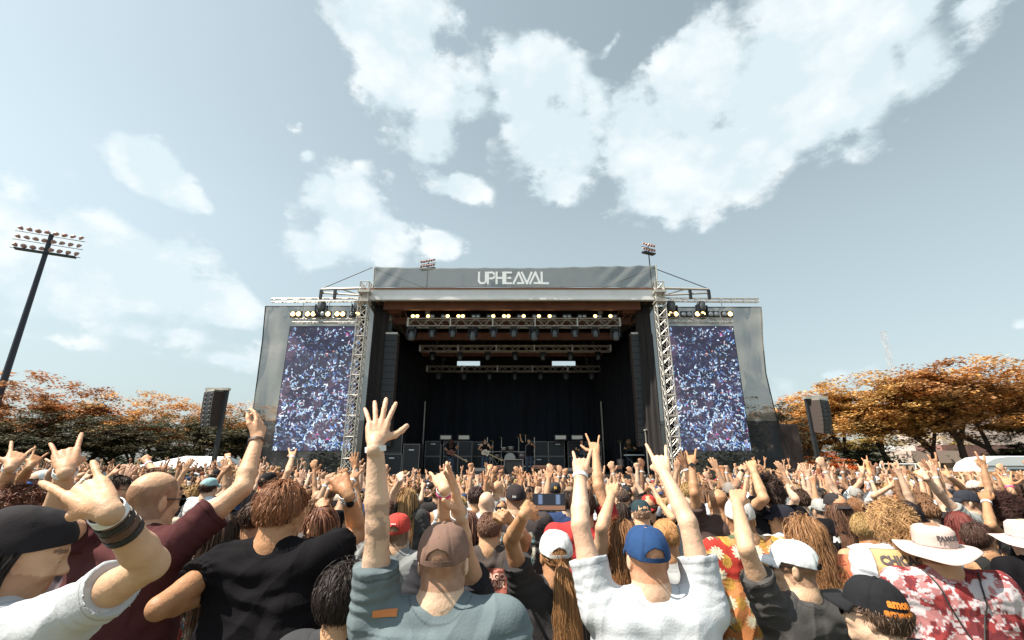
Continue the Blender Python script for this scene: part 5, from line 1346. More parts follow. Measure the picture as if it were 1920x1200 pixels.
def dress_head(root, k, sp, origin, lod):
    """hair, hat and glasses; lod 0 near .. 2 far"""
    M = rm4(k['HM'], k['H'] - origin, k['sc']); fine = lod == 0
    hat = sp.get('hat'); hk = sp.get('hair')
    if hk and hk not in ('bald', 'buzz') and not (hat and hk == 'crop' and lod == 0):
        n, w = ((5200, .0017) if hk not in ('afro', 'curly') else (4800, .0021)) if lod == 0 else ((1300, .0042) if lod == 1 else (320, .011))
        cov = bool(hat); s_ = sp.get('hseed', 1 + (sp.get('seed', 0) % 3))
        me = cached(('hair', hk, lod, cov, s_), lambda: hair_mesh(hk, s_, n, w, covered=cov))
        o = link('hair', me, M_hair, root, sp.get('hcol', (.10, .05, .03))); o.matrix_local = M
    if hat in ('cap', 'capback', 'closed', 'trucker'):
        st = {'cap': 'cap', 'capback': 'cap', 'closed': 'closed', 'trucker': 'trucker'}[hat]
        d, br, stp, bt = cached(('cap', st, fine), lambda: cap_parts(st, fine))
        Ml = M @ Matrix.Translation((0, 0, sp.get('hatz', .0))) @ Matrix.Rotation(R(sp.get('hattilt', 4)), 4, 'X')
        if hat == 'capback': Ml = M @ Matrix.Rotation(math.pi, 4, 'Z') @ Matrix.Rotation(R(-6), 4, 'X')
        c = sp.get('hatcol', (.02, .02, .025)); o = link('cap', d, M_cap, root, c); o.matrix_local = Ml
        if lod == 0: solid(o, .0025)
        q = link('brim', br, M_cap, o, sp.get('brimcol', c)); solid(q, .004)
        if lod < 2: link('button', bt, M_cap, o, c)
        if hat in ('cap', 'capback', 'trucker') and lod < 2: q = link('strap', stp, M_cap, o, sp.get('strapcol', c))
        root['_cap'] = 1; return o
    if hat == 'beanie':
        o = link('knit_hat', cached('beanie', beanie_mesh), M_cap, root, sp.get('hatcol', (.012, .012, .014))); o.matrix_local = M; return o
    if hat == 'boonie':
        c, b = cached('boonie', boonie_parts); o = link('sun_hat', c, M_cap, root, sp['hatcol']); o.matrix_local = M @ Matrix.Rotation(R(sp.get('hattilt', 4)), 4, 'X'); solid(o, .003)
        q = link('brim', b, M_cap, o, sp['hatcol']); solid(q, .003); return o
    return None
def glasses(root, k, origin, dark=True):
    M = rm4(k['HM'], k['H'] - origin, k['sc']); m = MB()
    for s in (-1, 1): m.tube((s * .072, .088, .006), (s * .080, -.01, .008), .0025, n=5); 
    m.tube((-.072, .09, .010), (.072, .09, .010), .003, n=5)
    fr = m.build('sunglasses', M_black, root); fr.matrix_local = M
    for s in (-1, 1):
        l = MB().lathe((s * .035, .100, .000), [(0, .006), (.020, .003), (.026, -.002), (.026, -.004)], 14, axis='Y', M=None); q = l.build('lens', M_black, fr, smooth=True)
def bands(root, k, origin, sp):
    for q in 'LR':
        a = k[q]
        bd = (a['spec'] or {}).get('band') if isinstance(a['spec'], dict) else None
        if not bd: continue
        d = unit(a['W'] - a['E']); M3 = np.array(Vector(d).to_track_quat('Z', 'Y').to_matrix()); m = (.85 + .15 * k['b']) * k['sc'] * sp.get('arm', 1.)
        off_ = 0.018
        for b in bd:
            c = {'white': (.78, .81, .84), 'black': (.015, .015, .018), 'brown': (.10, .05, .035), 'pink': (.75, .10, .30), 'silver': (.45, .45, .45)}.get(b.replace('watch', ''), (.015, .015, .018))
            w = .019 if b == 'white' else .014; r0 = (.0285 + off_ * .062) * m + .0035
            P = a['W'] - d * off_
            mb = MB().lathe((0, 0, 0), [(r0, -w / 2), (r0 + .0022, -w / 2), (r0 + .0022, w / 2), (r0, w / 2), (r0, -w / 2)], 24)
            o = mb.build('watch' if 'watch' in b else 'wristband', M_band if False else mat('band_' + b, c, .5), root, smooth=False); o.matrix_local = rm4(M3, P - origin)
            if 'watch' in b:
                s = -a['n'] - d * (-a['n'] @ d); s = unit(s); lm = M3.T @ s
                MB().lathe(tuple(lm * (r0 + .004)), [(0, .006), (.017, .005), (.019, -.004), (0, -.004)], 14, M=Vector(lm).to_track_quat('Z', 'Y').to_matrix()).build('watch_face', M_black, o)
            off_ += w + .004
_tr = {}
def legs_mesh():
    fl = Field([V3(-.25, -.2, 0), V3(.25, .2, 1.0)], .05, .02)
    for s in (-1, 1):
        fl.cap(V3(s * .09, 0, .90), V3(s * .115, .02, .50), .098, .068, k=.04); fl.cap(V3(s * .115, .02, .50), V3(s * .125, 0, .12), .066, .052, k=.03)
    fl.cap(V3(-.08, 0, .92), V3(.08, 0, .92), .11, k=.05); fl.below(V3(0, 0, .10), V3(0, 0, -1)); V, F = fl.mesh(); return mesh_np('trousers', V, F, True)
def shoe_mesh():
    fl = Field([V3(-.06, -.1, 0), V3(.06, .2, .1)], .06, .014)
    fl.cap(V3(0, -.05, .045), V3(0, .14, .035), .045, .038, k=.02); fl.cap(V3(0, -.04, .05), V3(0, -.03, .12), .045, .045, k=.02); fl.below(V3(0, 0, .0), V3(0, 0, -1)); V, F = fl.mesh(); return mesh_np('shoe', V, F, True)
def lower_body(root, pelvis_local, yaw):
    lm, sm_ = cached('legs', legs_mesh), cached('shoe', shoe_mesh); z = pelvis_local[2] / .95
    o = link('trousers', lm, M_jean, root, (1, 1, 1)); o.matrix_local = Matrix.Translation((pelvis_local[0], pelvis_local[1], 0)) @ Matrix.Rotation(-yaw, 4, 'Z') @ Matrix.Diagonal((1, 1, z, 1))
    for s in (-1, 1):
        q = link('shoe', sm_, M_shoe, root); q.matrix_local = Matrix.Translation((pelvis_local[0], pelvis_local[1], 0)) @ Matrix.Rotation(-yaw, 4, 'Z') @ Matrix.Translation((s * .125, 0, 0))
def subset(V, F, keepv):
    kf = keepv[F].all(1); F = F[kf]; used, inv = np.unique(F, return_inverse=True); return V[used], inv.reshape(F.shape), used
def make_person(sp, h=.006, lod=0, lib=False):
    k = skeleton(sp); P = k['P']; origin = V3(P[0], P[1], 0 if sp.get('abs') else ground_z(P[1]))
    V, F, col = person_body(k, h, sp)
    me = mesh_np('person', V - origin, F, True, col)
    root = link('person', me, M_skin, None, sp.get('skin', SKIN[0])); root.location = tuple(origin)
    shirt = None
    if sp.get('shirt', 'tee') != 'none':
        V2, F2, uvw = person_shirt(k, h if lod else h, sp)
        c2 = np.ones((len(V2), 3)) if 'print' not in sp else sp['print'](uvw, V2)
        if lod == 0 and sp.get('shirt', 'tee') == 'tee':
            for q in 'LR':
                a = k[q]; dd = a['E'] - a['S']; L = np.linalg.norm(dd) * sp.get('sleeve', .58); al = (V2 - a['S']) @ unit(dd); nr = np.linalg.norm(V2 - a['S'] - np.outer(al, unit(dd)), axis=1) < .1
                c2[nr & (np.abs(al - L + .022) < .003)] *= .62; c2[nr & (al > L - .004)] *= .8
            rel = V2 - k['C7'] - k['up'] * .03; c2[(np.abs(np.linalg.norm(rel, axis=1) - .098 * (k['b'] * .5 + .5)) < .003) & (rel @ k['up'] < .02)] *= .72
            c2 *= (.90 + .2 * fbm(V2, 3, 3))[:, None]
        nm = {'tee': 't_shirt', 'tank': 'tank_top'}[sp.get('shirt', 'tee')]
        shirt = link(nm, mesh_np(nm, V2 - origin, F2, True, c2), M_fab, root, sp.get('col', (.02, .02, .022)))
    k['shirt'] = shirt; k['root'] = root; k['origin'] = origin
    lower_body(root, P - origin, R(sp.get('yaw', 0)))
    if not lib:
        k['hat'] = dress_head(root, k, sp, origin, lod); bands(root, k, origin, sp)
        if sp.get('glasses'): glasses(root, k, origin)
        tag(root, sp['label'], 'person', sp.get('group', 'festival crowd'))
    return root, k
from mathutils.bvhtree import BVHTree
def project(me, k, u0, z0, color=None, lift=.004, parent=None, name='lettering', frontal=False, hatobj=None, M=None):
    """lay a flat mesh (x across, y up) on the back of a shirt; verts ray-cast onto the cloth"""
    sh = k['shirt']; bvh = BVHTree.FromPolygons([v.co[:] for v in sh.data.vertices], [p.vertices[:] for p in sh.data.polygons])
    o = Vector(k['origin']); r, f, ax, SC = (Vector(k[q]) for q in ('r', 'f', 'ax', 'SC')); fl = -1 if frontal else 1
    bad = []
    for i, v in enumerate(me.vertices):
        p = SC - o + r * (u0 + v.co.x) * fl + ax * (z0 - .05 - v.co.y) - f * .6 * fl; hit = bvh.ray_cast(p, f * fl)
        if hit[0] is None: hit = bvh.find_nearest(p + f * .5 * fl); 
        v.co = hit[0] - f * lift * fl
    me.update(); ob = link(name, me, M_print, sh, color or (1, 1, 1))
    if 'col' not in me.attributes:
        a = me.attributes.new('col', 'FLOAT_COLOR', 'POINT'); a.data.foreach_set('color', np.ones(len(me.vertices) * 4, np.float32))
    return ob
def dense_text(lines, size, **kw):
    me = text_mesh(lines, size, **kw); bm = bmesh.new(); bm.from_mesh(me); bmesh.ops.triangulate(bm, faces=bm.faces)
    for _ in range(2):
        ed = [e for e in bm.edges if e.calc_length() > .02]
        if ed: bmesh.ops.subdivide_edges(bm, edges=ed, cuts=1)
    bm.to_mesh(me); bm.free(); return me
def panel(w, h_, fn, n=40):
    x = np.linspace(-w / 2, w / 2, n); y = np.linspace(-h_ / 2, h_ / 2, n); X, Y = np.meshgrid(x, y, indexing='ij'); V = np.stack([X, Y, 0 * X], -1).reshape(-1, 3)
    I = np.arange(n * n).reshape(n, n); F = np.stack([I[:-1, :-1], I[1:, :-1], I[1:, 1:], I[:-1, 1:]], -1).reshape(-1, 4)
    return mesh_np('print', V, F, True, fn(V[:, 0] / w * 2, V[:, 1] / h_ * 2))

# ---------------------------------------------------------------- shirt prints
def pal(c): return np.array(c, float)
def print_camo(uvw, V):
    q = np.floor(uvw * 120) / 120; n = fbm(q, 19, 3); n2 = fbm(q + 5, 22, 2); c = np.tile(pal((.27, .045, .045)), (len(V), 1))
    c[n > .52] = (.52, .46, .48); c[(n <= .50) & (n2 > .56)] = (.16, .035, .04); c[(n > .56) & (n2 > .52)] = (.40, .17, .17); return c
def motif(uvw, V, base, items, cell=.11, seed=1):
    u, z = uvw[:, 0], uvw[:, 2]; c = np.tile(pal(base), (len(V), 1)); red = fbm(uvw + 2, 6, 2) > .60; c[red] = (.36, .04, .03)
    for kind, col, off in items:
        a, b = u / cell + off, z / cell + off * .7; ia, ib = np.floor(a), np.floor(b); h1 = (np.sin(ia * 12.9 + ib * 78.2 + seed + off) * 43758.5) % 1; h2 = (np.sin(ia * 39.3 + ib * 11.1 + seed + off) * 24634.6) % 1
        x, y = (a - ia - .3 - .4 * h1) * cell, (b - ib - .3 - .4 * h2) * cell; r_, th = np.hypot(x, y), np.arctan2(y, x) + h1 * 6
        if kind == 'star': m = r_ < .036 * (.45 + .55 * np.abs(np.cos(th * 5.5)))
        elif kind == 'leaf': m = (np.abs(x * np.cos(h1 * 6) + y * np.sin(h1 * 6)) < .030) & (np.abs(-x * np.sin(h1 * 6) + y * np.cos(h1 * 6)) < .008)
        else: m = (x / .024) ** 2 + (y / .034) ** 2 < 1
        cc = np.tile(pal(col), (len(V), 1))
        if kind == 'oval': cc[((x + y) % .012 < .003) | ((x - y) % .012 < .003)] *= .5
        c[m] = cc[m]
    return c
def print_pine(uvw, V): return motif(uvw, V, (.58, .23, .09), [('leaf', (.10, .13, .07), .37), ('oval', (.60, .33, .08), .15), ('star', (.66, .62, .46), .6)])
def print_floral(uvw, V):
    c = motif(uvw, V, (.02, .03, .05), [('star', (.55, .04, .04), .2), ('leaf', (.6, .65, .62), .5), ('leaf', (.10, .2, .25), .8), ('star', (.7, .7, .65), .7)], .08, 5); return c
def print_orangedots(uvw, V): return motif(uvw, V, (.03, .02, .02), [('star', (.7, .25, .06), .3), ('star', (.75, .7, .6), .7), ('oval', (.2, .3, .35), .1)], .06, 9)
def art_print(seed, a, b, c_):
    def fn(x, y):
        P = np.stack([x, y, 0 * x + seed], 1); n = fbm(P, 3, 3); m = fbm(P + 4, 7, 2); c = np.tile(pal(a), (len(x), 1)); c[n > .52] = b; c[m > .60] = c_; c[(np.abs(x) > .94) | (np.abs(y) > .94)] = a; return c
    return fn
def poster(x, y):
    c = np.tile(pal((.62, .42, .20)), (len(x), 1)); c[(np.abs(x) > .95) | (np.abs(y) > .95)] = (.10, .09, .09)
    n = np.floor((x + 2) * 9); hb = (np.sin(n * 7.7) * .5 + .5) * .8 - 1.0
    c[(y < hb + .35) & (np.abs(x) > .35)] = (.20, .21, .24); c[(np.abs(x) < .3 * (1 - y) * .6) & (y < .1)] = (.70, .68, .62); c[(np.hypot(x, (y + .1) * 1.4) < .2)] = (.45, .5, .55); c[(np.hypot(x, (y + .1) * 1.4) < .13)] = (.7, .6, .35); return c

BLK = (.010, .009, .011); CHR = (.045, .04, .04); WHT = (.56, .58, .62); GRY = (.30, .31, .31); MAR = (.085, .030, .032); BRN = (.20, .09, .045); DBR = (.06, .03, .018); BLO = (.46, .29, .12)
A = lambda e, w, f=None, g='fist', **kw: dict(e=e, w=w, g=g, **({'f': f} if f else {}), **kw)
HERO = [
 # --- nearest people, left to right
 dict(id='beanie', head=(44, 1040, 1.5), yaw=30, hyaw=58, pitch=14, col=WHT, hat='beanie', hatcol=(.016, .013, .016), hair='long', hcol=(.02, .014, .012), hseed=2, s=1.05, skin=SKIN[3], beard=(.5, .4, .35), h=.005,
      label='man at far left in white t-shirt and black beanie, seen in profile, forearm up', R=A((283, 1058, 1.13), (195, 952, .98), (132, 893, 'f'), 'horns', s=(118, 1185, 1.28), palm='away', hl=.12, band=['white', 'black', 'brown', 'black']), hs=.85, arm=.84, sr=.72),
 dict(id='bald', head=(290, 938, 2.25), yaw=18, hyaw=22, pitch=4, col=MAR, hair=None, stubble=(.30, .24, .22), stub_t=.75, hairline=.05, crownbald=True, b=1.3, s=1.05, glasses=True, h=.006,
      label='bald man in maroon t-shirt with dark sunglasses, one arm stretched up with open hand', L=A((98, 985, 'n'), (124, 878, 'n'), (126, 818, 'f'), 'horns', band=['white']), R=A((455, 915, 'n'), (483, 822, 'f'), (492, 768, 'f'), 'relaxed', palm='in', band=['brown']), lean=(-.10, 0)),
 dict(id='blacktee', head=(530, 960, 2.2), yaw=4, hyaw=16, col=BLK, hair='short', hcol=(.27, .115, .055), hseed=3, b=1.18, s=1.04, h=.006,
      label='brown-haired man in black t-shirt, left hand on hip, right fist raised beside the tall arm', L=A((298, 1140, 'n'), (392, 1116, 'f'), (425, 1122, 'f'), 'relaxed', band=['blackwatch'], lift=False), sleeve=.48, R=A((672, 1000, 'f'), (650, 922, 'n'), (618, 868, 'f'), 'fist', band=['white', 'silverwatch'])),
 dict(id='tancap', head=(832, 1050, 1.80), yaw=-2, hyaw=2, col=(.15, .188, .205), hat='cap', hatcol=(.225, .135, .105), hair='crop', hcol=(.12, .07, .05), b=1.2, s=1.04, h=.005, arm=.97, tattoo='L', wr=1.2,
      label='man in tan-brown cap and teal-grey t-shirt, long left arm straight up with spread hand', L=A((708, 985, 'n'), (704, 832, 'f'), (716, 757, 'f'), 'spread', band=['white']), shL=(.0, .0, 0)),
 dict(id='darkhead', head=(650, 1125, 1.85), yaw=8, col=(.05, .05, .055), hair='messy', hcol=(.022, .014, .012), s=.93, label='dark curly-haired head low between the black t-shirt man and the tan cap', h=.006),
 dict(id='bands', head=(842, 1040, 2.3), yaw=0, b=.78, sleeve=.4, col=(.03, .03, .035), hair='short', hcol=(.20, .12, .08), label='brown-haired person just behind the tan cap, both hands raised with wristbands', h=.006,
      L=A((838, 975, 'n'), (832, 912, 'n'), (822, 872, 'f'), 'horns', band=['white', 'pink']), R=A((868, 1020, 'n'), (860, 958, 'n'), (846, 880, 'n'), 'open', palm='in', band=['white'])),
 dict(id='ponytail', head=(1042, 1040, 2.5), yaw=2, hyaw=-6, col=(.045, .042, .044), hat='cap', hatcol=(.74, .77, .78), hair='pony', hcol=(.34, .17, .07), s=.94, b=.92, label='woman in white cap with long ponytail and dark t-shirt holding up a phone', h=.006,
      L=A((958, 1012, 'n'), (985, 962, 'n'), (1012, 938, 'f'), 'grip', palm='away')),
 dict(id='bluecap', head=(1213, 1045, 2.15), yaw=0, hyaw=-3, col=(.56, .58, .62), hat='cap', hatcol=(.022, .065, .18), hair='crop', hcol=(.25, .14, .08), b=1.2, s=1.04, h=.005, arm=.96, wr=.6,
      label='man in royal blue cap and white t-shirt raising both hands in horns signs', L=A((1088, 985, 'n'), (1088, 888, 'f'), (1093, 842, 'f'), 'horns', band=['white']), R=A((1290, 980, 'n'), (1246, 888, 'f'), (1228, 832, 'f'), 'horns')),
 dict(id='pine', head=(1388, 972, 2.9), yaw=-6, hyaw=20, print=print_pine, col=(1, 1, 1), hat='cap', hatcol=(.62, .60, .58), hair='crop', hcol=DBR, b=1.25, h=.006, label='heavy man in orange pineapple-print shirt and pale patterned cap', wr=.6),
 dict(id='whitecap', head=(1487, 1062, 2.55), yaw=-14, hyaw=-58, col=(.075, .07, .068), hat='cap', hatcol=(.76, .78, .80), strapcol=(.02, .02, .02), hair='crop', hcol=DBR, glasses=True, b=1.12, s=1.02, h=.006, wr=1.3,
      label='man in white cap and sunglasses turned left, charcoal t-shirt, arm up with pointing hand', L=A((1400, 1030, 'n'), (1383, 945, 'f'), (1386, 900, 'f'), 'point')),
 dict(id='coral', head=(1512, 1005, 2.75), yaw=6, hyaw=8, col=(.60, .17, .09), hair='wavy', hcol=(.36, .18, .08), s=.97, b=1.05, label='long wavy brown-haired person in coral t-shirt behind the white cap', h=.007),
 dict(id='trucker', head=(1638, 1150, 2.0), yaw=-20, hyaw=-40, pitch=-4, col=(.06, .06, .06), hat='trucker', hatcol=(.014, .014, .017), hair='short', hcol=(.10, .06, .04), glasses=True, h=.005, s=.97, label='person at the bottom edge in black trucker cap with orange lettering, turned left'),
 dict(id='boonie', head=(1752, 1024, 2.75), yaw=14, hyaw=18, print=print_camo, col=(1, 1, 1), hat='boonie', hatcol=(.60, .46, .42), hair='crop', hcol=DBR, b=1.25, s=1.02, h=.0055, label='man in wide pale sun hat and red-and-white camouflage shirt with drawstring bag', wr=.8),
 dict(id='poster', head=(1672, 985, 2.45), yaw=10, hyaw=6, col=(.56, .60, .64), hair='curly', hcol=(.44, .25, .11), hseed=2, b=1.12, label='curly blond-haired person in white t-shirt with square poster print on the back', h=.006),
 dict(id='profile', head=(1626, 992, 3.2), yaw=20, hyaw=72, pitch=-14, col=(.40, .41, .42), shirt='tank', hair='crop', hcol=BLO, stubble=(.7, .55, .35), label='young man with cropped blond hair looking down to the right, grey tank top', h=.006),
 dict(id='rededge', head=(1925, 1010, 2.3), yaw=10, col=BLK, hat='boonie', hatcol=(.62, .48, .46), label='person cut off by the right edge in a pale pink sun hat', h=.008),
 # --- second rows
 dict(id='curlyl', head=(40, 962, 2.0), yaw=15, col=(.03, .03, .03), hair='curly', hcol=(.16, .06, .035), label='person with curly auburn hair behind the beanie man at far left', h=.008),
 dict(id='leftband', head=(-40, 985, 2.0), yaw=15, col=(.05, .04, .05), hair='short', hcol=DBR, label='person at the left edge with pale raised forearm and white wristband', h=.007, R=A((-5, 945, 'n'), (22, 872, 'n'), (42, 832, 'f'), 'hornsout', band=['white'])),
 dict(id='leftpt', head=(20, 930, 3.1), yaw=20, col=(.03, .03, .03), hair='short', hcol=DBR, label='dark-haired person at far left pointing horns hand to the right', h=.008, R=A((40, 900, 'n'), (58, 872, 'n'), (78, 842, 'f'), 'hornsout')),
 dict(id='bluewhite', head=(78, 905, 3.6), yaw=20, col=(.3, .3, .3), hat='capback', hatcol=(.60, .66, .68), brimcol=(.04, .14, .42), hair='short', hcol=DBR, label='person at left in pale cap with bright blue brim', h=.010, R=A((95, 890, 'n'), (110, 870, 'n'), (118, 852, 'f'), 'hornsout')),
 dict(id='pinkband', head=(288, 900, 4.2), yaw=10, col=(.10, .03, .03), hair='long', hcol=BRN, label='person by white tent with raised fist and pink wristband', h=.009, L=A((292, 888, 'n'), (277, 868, 'f'), (265, 846, 'f'), 'fist', band=['pink', 'white'])),
 dict(id='facer', head=(222, 918, 3.7), yaw=25, hyaw=70, col=(.25, .04, .03), hair='short', hcol=(.05, .03, .02), glasses=True, label='dark-haired man in sunglasses facing right in front of the bald man', h=.009),
 dict(id='whitefistl', head=(150, 968, 2.7), yaw=10, col=(.2, .16, .18), hair='short', hcol=DBR, label='person between beanie and bald man lifting a fist with white band', h=.007, R=A((172, 1010, 'n'), (152, 975, 'f'), (150, 945, 'f'), 'fist', band=['white'])),
 dict(id='cyancap', head=(392, 915, 5.2), yaw=8, col=(.72, .75, .78), hat='cap', hatcol=(.30, .48, .50), hair='short', hcol=DBR, label='person in pale cyan cap and white t-shirt right of the bald man', h=.010),
 dict(id='darkcapl', head=(412, 893, 6.3), yaw=20, hyaw=40, col=(.55, .36, .26), hat='cap', hatcol=BLK, hair='short', hcol=DBR, label='man in black cap turned right left of the outstretched arm', h=.011, R=A((432, 878, 'n'), (428, 858, 'f'), None, 'fist', band=['white'])),
 dict(id='capmid', head=(503, 905, 5.2), yaw=10, col=BLK, hat='cap', hatcol=BLK, hair='short', hcol=DBR, label='person in black cap just above the brown-haired man', h=.010, R=A((540, 885, 'n'), (548, 857, 'f'), (548, 840, 'f'), 'horns', band=['white'])),
 dict(id='orange', head=(478, 975, 3.3), yaw=5, col=(.62, .19, .10), hair='short', hcol=DBR, b=1.15, label='person in bright orange t-shirt left of the brown-haired man', h=.009),
 dict(id='flor', head=(415, 1000, 2.9), yaw=0, print=print_floral, col=(1, 1, 1), hair='long', hcol=DBR, label='person in dark shirt with red flowers under the outstretched arm', h=.008),
 dict(id='mask', head=(600, 985, 3.1), yaw=0, hyaw=-160, pitch=5, col=(.10, .09, .09), hair='long', hcol=(.22, .09, .05), s=.94, label='brown-haired woman looking back beside the fist with pink band', h=.009, L=A((625, 985, 'n'), (608, 955, 'f'), (592, 925, 'f'), 'fist', band=['pink'])),
 dict(id='redcap', head=(745, 998, 3.3), yaw=2, col=(.24, .25, .25), hat='cap', hatcol=(.52, .06, .045), hair='crop', hcol=(.01, .01, .01), b=1.1, label='man in bright red cap and grey striped t-shirt with bag strap', h=.008, L=A((705, 1030, 'n'), (700, 985, 'f'), None, 'fist')),
 dict(id='brownhead', head=(720, 962, 4.6), yaw=5, col=(.35, .34, .33), hair='short', hcol=(.12, .055, .035), label='dark brown-haired man right of the tall arm', h=.010),
 dict(id='raisedl', head=(765, 935, 5.4), yaw=5, col=(.05, .05, .05), hair='long', hcol=(.42, .25, .11), label='blond woman with bent raised arm and silver bracelet', h=.010, L=A((738, 925, 'n'), (752, 898, 'n'), (748, 880, 'f'), 'cup', band=['silver'])),
 dict(id='tour', head=(918, 995, 3.5), yaw=2, hyaw=10, col=(.075, .06, .055), hair='crop', hcol=(.23, .12, .08), b=1.1, label='cropped-haired man in black tour t-shirt with list of white text', h=.007, R=A((985, 1010, 'n'), (955, 975, 'n'), (935, 962, 'n'), 'fist', band=['white', 'pink'])),
 dict(id='longbr', head=(875, 985, 3.9), yaw=0, col=BLK, hair='long', hcol=(.20, .09, .06), s=.95, label='brown long-haired woman left of the tour t-shirt man', h=.009),
 dict(id='dhair', head=(893, 935, 5.5), yaw=0, col=(.55, .53, .5), hair='short', hcol=(.05, .025, .02), label='dark-haired man in pale t-shirt left of two bald heads', h=.010),
 dict(id='bald2', head=(913, 945, 5.0), yaw=0, hyaw=10, col=(.72, .74, .76), hair=None, b=1.1, label='bald pale-skinned man in white t-shirt left of the black cap', h=.009),
 dict(id='bald3', head=(934, 918, 7.0), yaw=10, hyaw=30, col=(.3, .3, .3), hair=None, label='second bald man, smaller, just left of the black cap', h=.011, L=A((915, 905, 'n'), (918, 880, 'f'), None, 'fist')),
 dict(id='artcap', head=(967, 936, 4.3), yaw=0, hyaw=-5, col=(.06, .05, .05), hat='closed', hatcol=(.030, .022, .024), hair='crop', hcol=DBR, b=1.35, s=1.03, label='broad man in dark cap with small white emblem and black graphic t-shirt', h=.008),
 dict(id='mcap', head=(1041, 920, 7.0), yaw=-4, hyaw=4, col=(.05, .08, .12), hat='closed', hatcol=(.03, .032, .04), hair='crop', hcol=DBR, label='person in navy cap with yellow letter M', h=.011),
 dict(id='mcapl', head=(1016, 913, 7.6), yaw=4, hyaw=14, col=(.62, .58, .52), hair='crop', hcol=BRN, label='brown cropped head left of the navy cap with letter M', h=.011),
 dict(id='redtee', head=(1092, 950, 3.5), yaw=0, col=(.42, .045, .045), hair='short', hcol=DBR, b=1.15, label='person in red t-shirt with white letters, arm straight up with horns hand', h=.007, R=A((1122, 912, 'n'), (1117, 852, 'f'), (1110, 814, 'f'), 'hornsout')),
 dict(id='curlyw', head=(1168, 1012, 3.0), yaw=0, col=(.55, .38, .30), shirt='tank', hair='wavy', hcol=(.30, .14, .06), s=.95, b=.92, label='woman with long curly brown hair left of the blue cap, arm raised', h=.007, L=A((1128, 990, 'n'), (1146, 930, 'f'), (1150, 895, 'f'), 'relaxed')),
 dict(id='blondbun', head=(1248, 1010, 2.9), yaw=0, col=(.5, .5, .5), hair='bun', hcol=(.52, .27, .11), s=.93, label='woman with ginger-blond bun right of the blue cap', h=.008),
 dict(id='tealcap', head=(1202, 964, 4.3), yaw=0, col=(.70, .73, .76), hat='closed', hatcol=(.022, .045, .055), hattilt=-12, hair='crop', hcol=(.5, .3, .2), label='man in plain dark teal cap and white t-shirt above the blue cap', h=.009),
 dict(id='redc', head=(1217, 950, 5.2), yaw=0, hyaw=20, pitch=-10, col=BLK, hat='capback', hatcol=(.45, .04, .03), hair='short', hcol=DBR, label='person in red cap with white letter C', h=.010, R=A((1262, 972, 'n'), (1240, 945, 'f'), None, 'fist')),
 dict(id='blkw', head=(1165, 935, 6.0), yaw=0, hyaw=-20, col=BLK, hair='crop', hcol=(.15, .1, .08), label='man in black t-shirt behind raised pale arms right of the red t-shirt', h=.010),
 dict(id='watcharm', head=(1345, 943, 4.1), yaw=-4, hyaw=-8, col=(.085, .055, .05), hair=None, stubble=(.5, .42, .38), crownbald=True, b=1.15, label='shaved-headed man in brown t-shirt, arm up with wristwatch', h=.008, L=A((1302, 925, 'n'), (1297, 870, 'f'), (1296, 842, 'f'), 'horns', band=['blackwatch'])),
 dict(id='blondbald', head=(1290, 925, 5.2), yaw=0, col=(.65, .68, .70), hair='crop', hcol=BLO, b=1.1, label='blond cropped man in pale t-shirt left of the watch arm', h=.010),
 dict(id='fistup', head=(1440, 922, 3.9), yaw=6, hyaw=10, col=BLK, hair='curly', hcol=(.055, .03, .022), b=1.12, s=1.03, label='man with short dark curls in black t-shirt, pale arm up with fist', h=.008, L=A((1432, 935, 'n'), (1412, 880, 'f'), (1405, 853, 'f'), 'fist')),
 dict(id='watch2', head=(1372, 925, 5.0), yaw=0, col=(.7, .7, .72), hat='cap', hatcol=(.25, .22, .20), hair='crop', hcol=DBR, label='person in grey-brown cap lifting a fist with dark watch behind the pointing arm', h=.009, R=A((1380, 912, 'n'), (1391, 884, 'f'), (1398, 866, 'f'), 'fist', band=['blackwatch'])),
 dict(id='bkcapl', head=(1466, 975, 3.7), yaw=-10, hyaw=-55, col=(.45, .46, .46), hat='cap', hatcol=(.018, .018, .028), hair='short', hcol=(.16, .08, .05), label='man in black cap turned left wearing light grey t-shirt', h=.008),
 dict(id='orangearm', head=(1500, 940, 5.0), yaw=-5, col=(.30, .28, .28), hair='short', hcol=DBR, label='tanned person reaching forward with bent orange-lit arm', h=.010, L=A((1492, 935, 'n'), (1478, 918, 'f'), None, 'relaxed')),
 dict(id='mtee', head=(1568, 950, 4.0), yaw=4, hyaw=-2, col=BLK, hat='capback', hatcol=(.035, .028, .03), hair='wavy', hcol=(.18, .09, .055), b=1.1, label='long-haired man in backwards black cap and black t-shirt with jagged white lettering', h=.008),
 dict(id='greycap', head=(1540, 957, 4.6), yaw=0, col=(.70, .74, .78), hat='cap', hatcol=(.38, .38, .36), hair='crop', hcol=(.06, .05, .05), label='man in grey cap and white t-shirt with thin bag strap', h=.009),
 dict(id='tail', head=(1603, 955, 4.4), yaw=6, col=(.3, .25, .25), hair='pony', hcol=(.24, .11, .05), s=.95, label='woman with brown ponytail right of the black t-shirt with lettering', h=.009),
 dict(id='blackhair1', head=(1652, 965, 4.2), yaw=6, col=(.04, .04, .04), hair='short', hcol=(.012, .01, .012), s=.96, label='glossy short black hair head left of the straight black hair', h=.009),
 dict(id='blackhair2', head=(1700, 962, 3.9), yaw=8, col=(.05, .04, .04), hair='long', hcol=(.018, .012, .018), s=.97, label='woman with straight black hair above the sun hat', h=.008),
